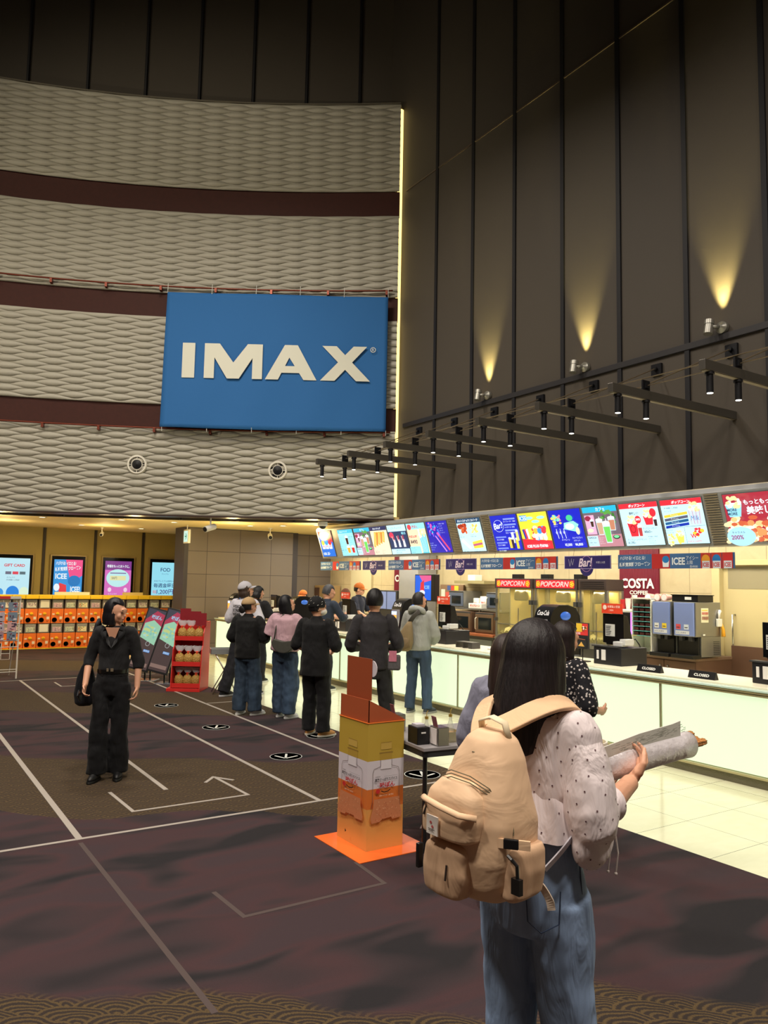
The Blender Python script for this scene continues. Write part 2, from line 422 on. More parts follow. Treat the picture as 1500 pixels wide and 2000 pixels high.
# brown square-panelled wall
mt, nt, b, tc = node_mat('brown_panels')
P = tc.outputs['Object']
br = nt.nodes.new('ShaderNodeTexBrick'); br.offset = 0
br.inputs['Scale'].default_value = 1; br.inputs['Brick Width'].default_value = 0.86; br.inputs['Row Height'].default_value = 0.56
br.inputs['Mortar Size'].default_value = 0.006; br.inputs['Mortar Smooth'].default_value = 0.0
br.inputs['Color1'].default_value = col((112, 102, 94)); br.inputs['Color2'].default_value = col((106, 96, 88)); br.inputs['Mortar'].default_value = col((50, 44, 42))
vm = nt.nodes.new('ShaderNodeCombineXYZ'); sp = nt.nodes.new('ShaderNodeSeparateXYZ'); nt.links.new(P, sp.inputs[0])
nt.links.new(mth(nt, 'ADD', mth(nt, 'ADD', sp.outputs['X'], sp.outputs['Y']), 9.42), vm.inputs[0]); nt.links.new(mth(nt, 'ADD', sp.outputs['Z'], 0.33), vm.inputs[1])
nt.links.new(vm.outputs[0], br.inputs['Vector']); nt.links.new(br.outputs['Color'], b.inputs['Base Color']); b.inputs['Roughness'].default_value = 0.5
brownp = mt
structure(MB().box(6.22, 9.12, 18.2, 18.5, 0, 3.05).box(9.3, 10.75, 18.6, 18.8, 0, 3.05).build('wall_panelled', brownp))
structure(MB().box(6.20, 6.30, 18.19, 18.9, 0, 3.05).box(9.12, 9.32, 18.30, 18.6, 0, 3.05).build('wall_panelled_side', M('slate_edge', (58, 54, 60), rough=0.5)))
# kitchen back wall, beige stone tiles
mt, nt, b, tc = node_mat('beige_stone')
P = tc.outputs['Object']
br = nt.nodes.new('ShaderNodeTexBrick'); br.offset = 0
br.inputs['Scale'].default_value = 1; br.inputs['Brick Width'].default_value = 0.62; br.inputs['Row Height'].default_value = 0.46
br.inputs['Mortar Size'].default_value = 0.004; br.inputs['Mortar Smooth'].default_value = 0.0
vm = nt.nodes.new('ShaderNodeCombineXYZ'); sp = nt.nodes.new('ShaderNodeSeparateXYZ'); nt.links.new(P, sp.inputs[0])
nt.links.new(mth(nt, 'ADD', sp.outputs['Y'], 0.1), vm.inputs[0]); nt.links.new(mth(nt, 'ADD', sp.outputs['Z'], 0.12), vm.inputs[1]); nt.links.new(vm.outputs[0], br.inputs['Vector'])
st = mixc(nt, noise_t(nt, mapping(nt, P, (1, 1, 1)), 4.5, 8, 0.8), col((176, 158, 122)), col((206, 190, 152)))
nt.links.new(mixc(nt, br.outputs['Fac'], st, col((140, 124, 92))), b.inputs['Base Color']); b.inputs['Roughness'].default_value = 0.45
beige = mt
structure(MB().box(10.5, 10.7, 6.93, 18.65, 0, 3.05).box(10.5, 10.7, -2, 5.2, 0, 3.05).box(10.5, 10.7, 5.2, 6.93, 2.16, 3.05).build('wall_kitchen', beige))
structure(MB().box(8.9, 10.7, -2.2, -2, 0, 3.05).build('wall_kitchen_end', beige))
# door at the right end of the kitchen wall
doorm = M('door_cream', (196, 180, 134), rough=0.5)
d1 = structure(MB().box(10.54, 10.60, 5.2, 6.80, 0, 2.14).build('door_1', doorm, bevel=0.003))
MB().box(10.44, 10.56, 6.80, 6.93, 0, 2.2).box(10.44, 10.56, 5.14, 6.93, 2.14, 2.22).build('door_frame', doorm, d1, bevel=0.004)
MB().box(10.535, 10.545, 5.4, 6.72, 1.80, 2.12).build('vision_panel', M('door_grey', (150, 140, 112), rough=0.3), d1)
MB().tube([(10.54, 6.62, 1.42), (10.47, 6.62, 1.42), (10.47, 6.62, 0.75), (10.54, 6.62, 0.75)], 0.014, 8).build('door_handle', M('chrome', (200, 200, 196), rough=0.2, metal=1), d1, smooth=True)

# glowing strip that imitates the lit cream return
MB().box(-0.056, 0.056, -0.01, 0.01, 0, 8.72).build('glow_face', return_glow, t)
MB().box(-0.056, 0.056, 0.01, 0.03, 0, 8.72).build('housing', M('white_metal', (225, 225, 220), rough=0.4, metal=0.2), t)  # backing plate added behind the glowing face

# wires / rails of the wave wall
rail_m = M('rail_copper', (110, 50, 34), rough=0.35, metal=0.5)
for nm, z, lab in (('wall_rail', 7.72, 'slim red-brown rail along the wave wall at the banner top'), ('wall_rail', 4.79, 'slim red-brown rail along the wave wall at the banner foot')):
    pts = [p for p, _ in plan_pts(-4.5, 8.5, 60, 0.12)]
    t = thing(nm, lab, 'rail', (0, 0, z))
    MB().tube([(p.x, p.y, 0) for p in pts], 0.018, 8).build('rail_bar', rail_m, t, smooth=True)
    x = -4.2
    for p, nr in plan_pts(-4.2, 8.4, 13, 0.12):
        MB().box(-0.022, 0.022, -0.03, 0.14, -0.09, 0.0, Matrix.Translation((p.x, p.y, 0)) @ Matrix.Rotation(math.atan2(nr.x, -nr.y), 4, 'Z')).build('bracket', rail_m, t)

# ================================================================ round vents
for (x, y, z, lab) in ((4.24, 15.23, 4.045, 'round white-rimmed air vent on the wave wall, the left one'), (6.66, 13.88, 4.0, 'round white-rimmed air vent on the wave wall, the one right, below the blue banner')):
    d = Vector((1, -0.0628 * x - 0.2426, 0)).normalized(); q = Vector((x, plan(x), z)) + Vector((d.y, -d.x, 0)) * 0.045
    t = thing('round_vent', lab, 'vent', q, math.atan2(d.y, d.x), 'round vents in the wave wall')
    wm = M('white_rim', (216, 212, 200), rough=0.4)
    MB().lathe([(0.16, 0.05), (0.195, 0.05), (0.195, -0.012), (0.18, -0.03), (0.155, -0.03), (0.15, 0.05)], seg=36, axis='y').build('rim', wm, t, smooth='auto')
    MB().lathe([(0.001, 0.03), (0.16, 0.03), (0.16, 0.02), (0.001, 0.02)], seg=30, axis='y').build('cavity', M('black_void', (8, 8, 8)), t)
    MB().lathe([(0.098, 0.0), (0.108, 0.0), (0.108, -0.025), (0.098, -0.025), (0.098, 0.0)], seg=30, axis='y').build('inner_ring', wm, t, smooth='auto')
    for a in range(4): MB().box(0.1, 0.16, -0.02, -0.005, -0.005, 0.005, Matrix.Rotation(a * PI / 2, 4, 'Y')).build('spoke', wm, t)
    MB().lathe([(0.001, 0.0), (0.09, 0.0), (0.09, -0.02), (0.001, -0.03)], seg=30, axis='y').build('core_disc', M('core_black', (14, 14, 15), rough=0.3), t, smooth='auto')

# ================================================================ blue banner
a = Vector((4.55, 15.02, 0)); b2 = Vector((8.31, 12.63, 0)); L = (b2 - a).length; u = (b2 - a).normalized(); nn = Vector((u.y, -u.x, 0))
t = thing('hanging_banner', 'large blue fabric banner with big white capital letters on the wave wall', 'banner', a + Vector((0, 0, 4.79)), math.atan2(u.y, u.x))
mb = MB(); nx, nz = 60, 36; g = []
def bz(i, j):
    x = L * i / nx; z = 2.76 * j / nz
    y = -0.012 * math.sin(x * 2.3 + z * 1.1) - 0.01 * math.sin(x * 5.1 - z * 2.2) * (1 - z / 2.8)
    return x - 0.04 * (1 - z / 2.76) * (1 if i == 0 else 0.0) , y, z + 0.02 * math.sin(x / L * PI) * (-1 if j == 0 else 0)
g = [[mb.bm.verts.new(bz(i, j)) for j in range(nz + 1)] for i in range(nx + 1)]
for i in range(nx):
    for j in range(nz): mb.bm.faces.new((g[i][j], g[i + 1][j], g[i + 1][j + 1], g[i][j + 1]))
o = mb.build('banner_cloth', M('banner_blue', (34, 96, 158), rough=0.8, bump=0.1, bscale=8), t, smooth=True, fix=False)
sm = o.modifiers.new('solid', 'SOLIDIFY'); sm.thickness = 0.004; sm.offset = 1
W = (206, 206, 192)
# wide heavy letters drawn as shapes
ar = Art((0, 0, 0), (1, 0, 0), (0, 0, 1), INK, mapf=lambda x, y, l: Vector((x, -0.034 - l, y)))
z0, z1 = 1.00, 1.71
def LT(pts): ar.poly([(x, z) for x, z in pts], W)
LT([(0.36, z0), (0.61, z0), (0.61, z1), (0.36, z1)])
x = 0.80
LT([(x, z0), (x + 0.20, z0), (x + 0.20, z1), (x, z1)]); LT([(x + 0.96, z0), (x + 1.16, z0), (x + 1.16, z1), (x + 0.96, z1)])
LT([(x + 0.19, z1), (x + 0.19, z0 + 0.44), (x + 0.46, z0), (x + 0.58, z0), (x + 0.60, z0 + 0.30), (x + 0.30, z1)])
LT([(x + 0.58, z0), (x + 0.70, z0), (x + 0.97, z0 + 0.44), (x + 0.97, z1), (x + 0.86, z1), (x + 0.56, z0 + 0.30)])
x = 2.02
LT([(x, z0), (x + 0.26, z0), (x + 0.60, z1), (x + 0.38, z1)]); LT([(x + 0.38, z1), (x + 0.44, z1 - 0.2), (x + 0.77, z0), (x + 1.03, z0), (x + 0.64, z1)])
LT([(x + 0.2, z0 + 0.14), (x + 0.82, z0 + 0.14), (x + 0.74, z0 + 0.28), (x + 0.28, z0 + 0.28)])
x = 3.12
LT([(x, z0), (x + 0.29, z0), (x + 0.93, z1), (x + 0.66, z1)]); LT([(x + 0.03, z1), (x + 0.32, z1), (x + 1.0, z0), (x + 0.72, z0)])
ar.ring(4.17, 1.65, 0.055, 0.055, 0.012, W); ar.text('R', 4.152, 1.622, 0.056, W)
o = ar.build('lettering', t)
mb = MB()
for i in range(6):
    x = L * i / 5
    for z_a, z_b in ((2.74, 2.95), (0.02, -0.08)): MB().cyl((x, 0, z_a), (x, 0.02, z_b), 0.006, seg=6).build('tie', M('tie_white', (200, 200, 196)), t)

# ================================================================ lamp bars on the right wall
steel = M('bar_steel', (92, 88, 82), rough=0.35, metal=0.6)
blackm = M('black_metal', (22, 22, 26), rough=0.4, metal=0.3)
spotlit = M('spot_face', (255, 250, 235), emit=9)
wire = M('wire', (140, 126, 104), rough=0.4, metal=0.7)
ords = ['nearest, cut by the right edge', 'second counted from the right edge', 'third counted from the right edge', 'fourth counted from the right edge', 'fourth counted from the blue banner', 'third counted from the blue banner', 'second counted from the blue banner', 'farthest, ending left below the blue banner']
def make_bar():
    t = thing('lamp_bar', ords[0], 'light fitting')
    MB().box(-2.27, 0, -0.035, 0.035, 0, 0.10).build('beam', steel, t, bevel=0.004)
    MB().box(-2.25, -0.02, -0.025, 0.025, -0.006, 0.0).build('track', M('track_grey', (150, 140, 122), rough=0.4, metal=0.3), t)
    for sx in (-2.15, -1.68):
        k = MB().cyl((sx, 0, -0.006), (sx, 0, -0.03), 0.045).cyl((sx, 0, -0.03), (sx, 0, -0.21), 0.033).build('spotlight', blackm, t, smooth='auto')
        MB().cyl((sx, 0, -0.2095), (sx, 0, -0.212), 0.028).build('lens', spotlit, k)
    MB().box(-1.74, -1.62, -0.01, 0.01, 0.10, 0.22).box(-1.71, -1.65, -0.03, 0.03, 0.13, 0.19).build('clamp_plate', blackm, t)
    MB().box(-0.04, 0.0, -0.08, 0.08, 0.80, 0.95).cyl((-0.08, 0, 0.88), (0, 0, 0.88), 0.03).build('wall_bracket', blackm, t)
    MB().cyl((-0.06, 0, 0.88), (-1.68, 0, 0.17), 0.009, seg=6).build('stay_wire', wire, t)
    return t
b0 = make_bar()
for k in range(8):
    o = b0 if k == 0 else copy_tree(b0)
    y = 4.322 + 1.097 * k
    o.location = (8.7, y, 3.87)
    tag(o, 'dark steel lamp bar, ' + ords[k], 'light fitting', 'lamp bars along the right wall')
    for sx in (-2.15, -1.68):
        lamp('SPOT', 'bar_spot_lamp', (8.7 + sx, y, 3.64), (8.7 + sx - 0.3, y, 0), 42, (1.0, 0.96, 0.84), spot_size=R(78), spot_blend=0.7, shadow_soft_size=0.03)
for xz, lab in (((7.02, 4.03), 'lower long bracing wire running across the lamp bars'), ((6.96, 4.10), 'upper long bracing wire running across the lamp bars')):
    o = MB().cyl((xz[0], 2.0, xz[1]), (xz[0], 12.05, xz[1]), 0.006, seg=6).build('bracing_wire', wire)
    tag(o, lab, 'wire')
# uplight fittings
grey_al = M('lamp_grey', (150, 148, 140), rough=0.35, metal=0.6)
def make_up():
    t = thing('wall_uplight', 'x', 'lamp')
    MB().lathe([(0.075, 0.0), (0.075, -0.05), (0.05, -0.07), (0.03, -0.10)], seg=24, axis='x').build('wall_rose', grey_al, t, smooth='auto')
    MB().cyl((-0.09, 0, 0), (-0.16, 0.06, 0.0), 0.025).build('arm', grey_al, t, smooth=True)
    k = MB().cyl((-0.19, 0.09, -0.09), (-0.165, 0.09, 0.03), 0.055).cyl((-0.165, 0.09, 0.035), (-0.155, 0.09, 0.09), 0.06).build('lamp_head', grey_al, t, smooth='auto')
    MB().cyl((-0.1552, 0.09, 0.089), (-0.1548, 0.09, 0.092), 0.05).build('lens', M('up_lens', (255, 220, 120), emit=4), k)
    return t
u0 = make_up()
for k, (y, lab) in enumerate(((5.53, 'grey twin-jointed uplight on the wall ledge, nearest the right edge'), (7.77, 'grey uplight on the wall ledge, middle one of three'), (9.97, 'grey uplight on the wall ledge, farthest, nearest the wave wall'))):
    o = u0 if k == 0 else copy_tree(u0)
    o.location = (8.69, y, 5.06); tag(o, lab, 'lamp', 'wall uplights')

# ================================================================ floor tape and stickers
tape = M('tape_white', (158, 150, 142), rough=0.7)
faint = M('tape_ghost', (74, 62, 60), rough=0.9)
def tape_line(pts, wd, m, lab, name='floor_tape', zt=0.0015):
    mb = MB(); zt -= .0004
    for (x0, y0), (x1, y1) in zip(pts[:-1], pts[1:]):
        zt += .0004; d = Vector((x1 - x0, y1 - y0)); d.normalize(); n = Vector((-d.y, d.x)) * wd / 2; e = d * wd / 2
        q = [(x0 - e.x + n.x, y0 - e.y + n.y), (x0 - e.x - n.x, y0 - e.y - n.y), (x1 + e.x - n.x, y1 + e.y - n.y), (x1 + e.x + n.x, y1 + e.y + n.y)]
        mb.prism(q, zt)
    return tag(mb.build(name, m), lab, 'tape')
tape_line([(-3.5, 5.70), (4.62, 5.70)], 0.035, tape, 'long white tape line crossing the carpet left to right in front of the lanes')
tape_line([(1.29, 5.70), (1.28, 14.6)], 0.045, tape, 'white tape line left of the walking woman, meeting the cross line at the left', zt=0.003)
tape_line([(2.19, 6.65), (2.19, 14.6)], 0.04, tape, 'white tape line passing under the walking woman, ending short of the cross line', zt=0.003)
tape_line([(3.17, 5.70), (3.15, 14.6)], 0.04, tape, 'white tape line right of the walking woman, left of the round stickers', zt=0.003)
tape_line([(4.11, 6.90), (4.11, 14.9)], 0.04, tape, 'white tape line under the feet of the queue, right of the round stickers')
tape_line([(-1.5, 14.6), (4.5, 14.6)], 0.03, tape, 'thin white cross tape far back behind the walking woman', zt=0.002)
tape_line([(4.12, 10.86), (4.76, 10.86)], 0.03, tape, 'short white cross tape beside the tile floor near the folding stand')
tape_line([(1.76, 6.77), (1.78, 6.15), (2.73, 6.15), (2.70, 6.83)], 0.03, tape, 'white tape turn arrow on the carpet, nearest the camera', name='tape_arrow')
tape_line([(2.57, 6.70), (2.69, 6.84), (2.80, 6.66)], 0.03, tape, 'white arrowhead tape at the end of the turn arrow', name='tape_arrowhead', zt=0.003)
tape_line([(2.66, 14.1), (2.66, 13.55), (3.6, 13.55)], 0.03, tape, 'white tape corner mark far back beside the queue lanes', name='tape_corner')
tape_line([(1.28, 5.60), (1.30, 3.2)], 0.03, faint, 'faint tape residue line on the near carpet at the left', name='tape_residue', zt=0.0006)
tape_line([(1.75, 4.36), (1.77, 3.98), (2.67, 3.98), (2.70, 4.35)], 0.028, faint, 'faint tape residue arrow near the orange mat', name='tape_residue', zt=0.0006)
disc_m = M('sticker_grey', (96, 104, 108), rough=0.3); wink = M('sticker_white', (206, 210, 206), rough=0.5)
def sticker(x, y, lab, rot=0.0, r=0.165):
    t = thing('floor_sticker', lab, 'sticker', (x, y, 0), rot, 'round floor stickers along the queue')
    MB().lathe([(0.001, 0.0035), (r - 0.008, 0.0035), (r, 0.003), (r, 0.0), (0.001, 0.0)], seg=40).build('disc', disc_m, t)
    mb = MB(); k = r / 0.165
    for pts in (((-0.115, 0.03), (0.0, -0.09)), ((0.115, 0.03), (0.0, -0.09)), ((0, -0.09), (0, 0.115))):
        (x0, y0), (x1, y1) = pts; d = Vector((x1 - x0, y1 - y0)).normalized(); n = Vector((-d.y, d.x)) * 0.012
        mb.prism([(x0 * k + n.x, y0 * k + n.y), (x0 * k - n.x, y0 * k - n.y), (x1 * k - n.x, y1 * k - n.y), (x1 * k + n.x, y1 * k + n.y)], 0.001, Matrix.Translation((0, 0, 0.0036)))
    mb.build('arrow', wink, t)
    MB().lathe([(r - 0.006, 0.0045), (r, 0.0045), (r, 0.0036), (r - 0.006, 0.0036), (r - 0.006, 0.0045)], seg=40).build('border', wink, t)
sticker(3.56, 10.93, 'round grey floor sticker with white arrow, farthest of the row', -0.5)
sticker(3.58, 9.07, 'round grey floor sticker with white arrow, middle of the row', -0.5)
sticker(3.63, 7.26, 'round grey floor sticker with white arrow, nearest of the row', -0.5)
sticker(4.42, 5.98, 'round pale floor sticker between the orange cardboard stand and the backpack', -0.5, 0.17)
sticker(4.45, 8.02, 'round floor sticker under the feet of the man in black with the mask', -0.5)

# ================================================================ counter
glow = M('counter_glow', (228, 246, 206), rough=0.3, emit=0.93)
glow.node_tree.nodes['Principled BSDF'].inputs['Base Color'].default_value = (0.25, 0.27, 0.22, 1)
stone = M('counter_top_stone', (232, 226, 200), rough=0.3, vary=0.05)
alum = M('champagne_rail', (190, 180, 140), rough=0.3, metal=0.5)
kick = M('perforated_kick', (120, 116, 96), rough=0.4, metal=0.5, bump=0.6, bscale=90)
t = thing('service_counter', 'long white glowing concession counter with pale stone top', 'counter', (6.78, 0, 0))
ys = [17.45, 16.46, 14.85, 13.24, 11.63, 10.02, 8.40, 6.75, 5.11, 3.5, 1.9, 0.3]
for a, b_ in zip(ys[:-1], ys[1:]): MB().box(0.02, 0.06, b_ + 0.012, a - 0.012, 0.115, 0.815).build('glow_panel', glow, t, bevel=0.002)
mb = MB()
for y in ys: mb.box(0.008, 0.07, y - 0.012, y + 0.012, 0.10, 0.83)
mb.build('mullion', M('mull', (150, 148, 118), rough=0.3, metal=0.4), t)
MB().box(-0.01, 0.07, 0.29, 17.47, 0.82, 0.838).box(-0.02, 0.07, 0.29, 17.47, 0.845, 0.862).box(0.0, 0.07, 0.29, 17.47, 0.085, 0.105).build('rail', alum, t)
MB().box(-0.03, 0.16, 0.28, 17.48, 0.865, 0.882).build('glass_shelf', M('pale_glass', (190, 214, 206), rough=0.1, spec=0.7), t, bevel=0.003)
MB().box(0.07, 0.75, 0.28, 17.48, 0.80, 0.90).build('worktop', stone, t, bevel=0.004)
MB().box(0.10, 0.70, 0.30, 17.46, 0.0, 0.80).build('carcass', M('carc', (150, 140, 112)), t)
MB().box(0.03, 0.10, 0.29, 17.47, 0.0, 0.085).build('kick_plate', kick, t)

# ================================================================ menu board
grey_b = M('menu_body', (172, 174, 176), rough=0.4, metal=0.3)
Yn = -1.0
top = Vector((8.10, 0, 2.915)); bot = Vector((8.30, 0, 2.30)); dv = (top - bot).normalized(); Hh = (top - bot).length
nrm = Vector((0, -1, 0)).cross(dv)   # screen normal: u = -Y, v = dv
t = thing('menu_board', 'long grey sloping menu board housing above the counter', 'menu board', (8.1, 10, 2.9))
mb = MB(); prof = [(8.10, 2.915), (8.30, 2.30), (8.52, 2.30), (8.52, 2.97), (8.14, 2.97)]
mb.loft([[(x - 8.1, y - 10, z - 2.9) for x, z in prof] for y in (Yn, 15.05)])
mb.build('housing', grey_b, t, bevel=0.004)
for y0, y1 in ((10.16, 10.36), (9.30, 9.48), (5.28, 5.46)):
    mb = MB(); n = 22
    for i in range(n):
        f = (i + 0.5) / n; q = bot + (top - bot) * f + nrm * 0.006
        mb.box(-0.006, 0.012, y0, y1, -0.010, 0.003, Matrix.Translation((q.x - 8.1, -10, q.z - 2.9)))
    mb.build('louvre', M('louvre', (150, 138, 112), rough=0.4, metal=0.2), t)
S = []
def screen(y1, y0, lab, draw, k=1.0, m0=0.035, m1=0.03):
    w_ = y1 - y0; h_ = Hh - m0 - m1
    org = bot + dv * m0 + nrm * 0.012
    t = thing('menu_screen', lab, 'screen', (org.x, y1, org.z), 0, 'menu screens above the counter')
    mb = MB(); a = Vector((0, 0, 0)); c = Vector((0, -w_, 0)); q = nrm * 0.016
    pts = [a, c, c + dv * h_, a + dv * h_]
    mb.loft([[p - q for p in pts], [p + Vector((0, 0, 0)) for p in pts]])
    mb.build('screen_bezel', M('bezel', (104, 106, 108), rough=0.3), t)
    g = 0.008
    ar = Art(dv * g + Vector((0, -g, 0)) + nrm * 0.001, (0, -1, 0), dv, EM, k)
    draw(ar, w_ - 2 * g, h_ - 2 * g)
    ar.build('screen_picture', t)
    return t
WH = (235, 245, 250); CY = (150, 226, 240); PALE = (196, 238, 246); BLU = (24, 60, 200); NAV = (18, 34, 150); RED = (226, 44, 58); YEL = (250, 220, 70); DK = (40, 60, 90)
def food(ar, x, y, s, cols, n, seed=1, r=0.12):
    rn = random.Random(seed)
    for i in range(n): ar.ell(x + rn.uniform(-s, s), y + rn.uniform(-s, s) * 0.8, s * r * 2 * rn.uniform(.7, 1.3), s * r * 2 * rn.uniform(.6, 1.1), rn.choice(cols), 9)
def glass_(ar, x, y, w, h, c, top=(240, 240, 235), st=True):
    ar.poly([(x + w * .12, y), (x + w * .88, y), (x + w, y + h), (x, y + h)], (210, 232, 236)); ar.poly([(x + w * .18, y + h * .05), (x + w * .82, y + h * .05), (x + w * .92, y + h * .8), (x + w * .08, y + h * .8)], c)
    ar.ell(x + w / 2, y + h, w * .5, h * .09, top, 14)
    if st: ar.rect(x + w * .55, y + h * .9, w * .08, h * .3, (250, 250, 250))
def lines(ar, x, y, w, n, dy, c, seed=0):
    rn = random.Random(seed); J = ['ポップコーン', 'ドリンク', 'セット', 'カフェラテ', 'フロート', 'ホットドッグ', '単品 ¥450', 'チュロス', 'アイスティー', 'M ¥480  L ¥560']
    for i in range(n): ar.text(rn.choice(J), x, y - i * dy, dy * .55, c, w=w)
def d_icee_small(ar, w, h):
    ar.rect(0, 0, w, h, (30, 110, 210)); ar.poly([(0, h), (w, h), (w, h * .55), (0, h * .8)], RED); ar.text('新感覚炭酸フローズン', w * .08, h * .74, h * .1, WH, w=w * .8, rot=.12, bold=.03)
    for i, c in enumerate((YEL, (40, 160, 230), RED)): ar.poly([(w * (.12 + .27 * i), h * .3), (w * (.34 + .27 * i), h * .3), (w * (.36 + .27 * i), h * .52), (w * (.1 + .27 * i), h * .52)], (230, 238, 245)); ar.ell(w * (.23 + .27 * i), h * .55, w * .12, h * .1, c); ar.text('ICEE', w * (.14 + .27 * i), h * .38, h * .06, RED, w=w * .18, bold=.03)
    ar.text('ICEE 上陸', w * .1, h * .06, h * .12, WH, w=w * .8, bold=.03)
def d_cola(ar, w, h):
    ar.rect(0, 0, w, h, CY); ar.rect(0, h * .86, w, h * .14, (60, 190, 216)); ar.text('Drink ドリンク', w * .15, h * .89, h * .07, WH, w=w * .7)
    glass_(ar, w * .42, h * .42, w * .2, h * .32, (60, 24, 20)); glass_(ar, w * .4, h * .1, w * .24, h * .26, (230, 170, 60)); glass_(ar, w * .7, h * .1, w * .22, h * .26, (200, 40, 40))
    lines(ar, w * .05, h * .7, w * .3, 9, h * .07, DK, 2); lines(ar, w * .68, h * .7, w * .28, 4, h * .07, DK, 5)
def d_cafe(ar, w, h):
    ar.rect(0, 0, w, h, (110, 96, 106)); ar.rect(0, 0, w, h * .3, (190, 130, 140)); ar.rect(0, h * .86, w, h * .14, (40, 180, 214)); ar.text('カフェ', w * .4, h * .89, h * .085, WH, bold=.02)
    ar.rect(w * .03, h * .32, w * .28, h * .48, (232, 170, 200)); ar.ell(w * .12, h * .72, w * .09, h * .065, (150, 40, 70)); glass_(ar, w * .17, h * .5, w * .11, h * .18, (70, 40, 30)); ar.ell(w * .14, h * .42, w * .09, h * .05, (235, 225, 190))
    food(ar, w * .7, h * .72, w * .2, [(60, 120, 50), (90, 160, 70)], 16, 3)
    glass_(ar, w * .36, h * .3, w * .2, h * .38, (200, 160, 130)); glass_(ar, w * .72, h * .4, w * .2, h * .32, (196, 130, 100)); glass_(ar, w * .54, h * .1, w * .22, h * .5, (110, 210, 90))
    ar.ell(w * .88, h * .24, w * .1, h * .05, (30, 50, 40)); ar.ell(w * .88, h * .25, w * .075, h * .035, (120, 220, 150))
    ar.rect(w * .02, h * .03, w * .32, h * .26, (190, 226, 236)); ar.text('TAPIOCA', w * .04, h * .22, h * .045, DK, w=w * .28, bold=.02); lines(ar, w * .04, h * .16, w * .22, 3, h * .05, DK, 1); lines(ar, w * .38, h * .22, w * .15, 4, h * .045, WH, 2)
def d_hotdog(ar, w, h):
    ar.rect(0, 0, w, h, (250, 232, 190)); ar.rect(0, h * .86, w, h * .14, (40, 50, 90)); ar.text('ホットドッグ', w * .2, h * .89, h * .08, WH, w=w * .6, bold=.03)
    for i in range(5): ar.poly([(w * (.05 + .15 * i), h * (.3 + .04 * i)), (w * (.15 + .15 * i), h * (.26 + .04 * i)), (w * (.36 + .13 * i), h * .8), (w * (.24 + .13 * i), h * .82)], (236, 168, 70)); ar.line([(w * (.12 + .15 * i), h * (.32 + .04 * i)), (w * (.28 + .13 * i), h * .78)], w * .03, (190, 70, 40) if i % 2 else (250, 230, 120))
    ar.rect(0, 0, w, h * .2, (240, 220, 190)); lines(ar, w * .05, h * .14, w * .4, 3, h * .055, DK, 3); lines(ar, w * .5, h * .14, w * .4, 3, h * .055, DK, 7)
def d_set(ar, w, h):
    ar.rect(0, 0, w, h, (44, 60, 96)); ar.rect(0, h * .78, w, h * .22, PALE); ar.text('チュロス チュリトス', w * .06, h * .86, h * .07, (40, 120, 190), w=w * .8); ar.ell(w * .16, h * .66, w * .12, h * .1, (220, 60, 90)); ar.text('¥515', w * .72, h * .66, h * .09, CY, w=w * .22, bold=.03)
    for i in range(3): ar.poly([(w * (.2 + .26 * i), h * .24), (w * (.32 + .26 * i), h * .24), (w * (.3 + .26 * i), h * .5), (w * (.22 + .26 * i), h * .5)], (250, 250, 250)); ar.line([(w * (.22 + .26 * i), h * .44), (w * (.18 + .26 * i), h * .62)], w * .03, (250, 200, 190)); ar.line([(w * (.26 + .26 * i), h * .44), (w * (.27 + .26 * i), h * .64)], w * .03, (220, 60, 80))
    ar.rect(0, 0, w, h * .18, PALE); ar.text('レギュラーバーガー', w * .25, h * .1, h * .06, DK, w=w * .7, bold=.02); ar.text('セットリスト', w * .25, h * .03, h * .05, DK, w=w * .5, bold=.02)
def d_490(ar, w, h):
    ar.rect(0, 0, w, h, (250, 216, 180)); ar.rect(0, h * .8, w, h * .2, CY); ar.ell(w * .16, h * .88, w * .11, h * .09, (230, 70, 80)); ar.text('味ぽん', w * .32, h * .84, h * .1, (200, 60, 50), w=w * .4, bold=.03)
    ar.text('味ぽん®味', w * .05, h * .52, h * .09, (200, 60, 60), w=w * .5, bold=.03); ar.text('¥490', w * .06, h * .32, h * .14, (50, 50, 60), w=w * .5, bold=.02)
    ar.poly([(w * .62, 0), (w * .95, 0), (w * .98, h * .62), (w * .6, h * .62)], (90, 200, 214)); food(ar, w * .79, h * .66, w * .15, [(250, 244, 220), (240, 220, 160)], 14, 4, .2)
    for i in range(5): ar.line([(w * (.66 + .06 * i), h * .04), (w * (.65 + .07 * i), h * .58)], w * .015, WH)
    ar.rect(0, 0, w * .58, h * .24, CY); lines(ar, w * .06, h * .17, w * .48, 3, h * .07, DK, 8)
def d_purple(ar, w, h):
    ar.rect(0, 0, w, h, (40, 36, 170)); rn = random.Random(5)
    for i in range(40): ar.ell(rn.uniform(.1, .6) * w, rn.uniform(.5, .95) * h, w * .03 * rn.uniform(.5, 1.6), w * .03 * rn.uniform(.5, 1.6), rn.choice([(40, 190, 230), (120, 90, 240), (230, 90, 180), (60, 120, 240)]), 8)
    ar.line([(w * .4, h * .55), (w * .78, h * .04)], w * .05, (190, 130, 230)); ar.line([(w * .58, h * .56), (w * .94, h * .08)], w * .06, (232, 70, 110))
    lines(ar, w * .66, h * .9, w * .28, 5, h * .07, (190, 190, 250), 6); lines(ar, w * .06, h * .3, w * .3, 4, h * .07, (170, 190, 250), 9)
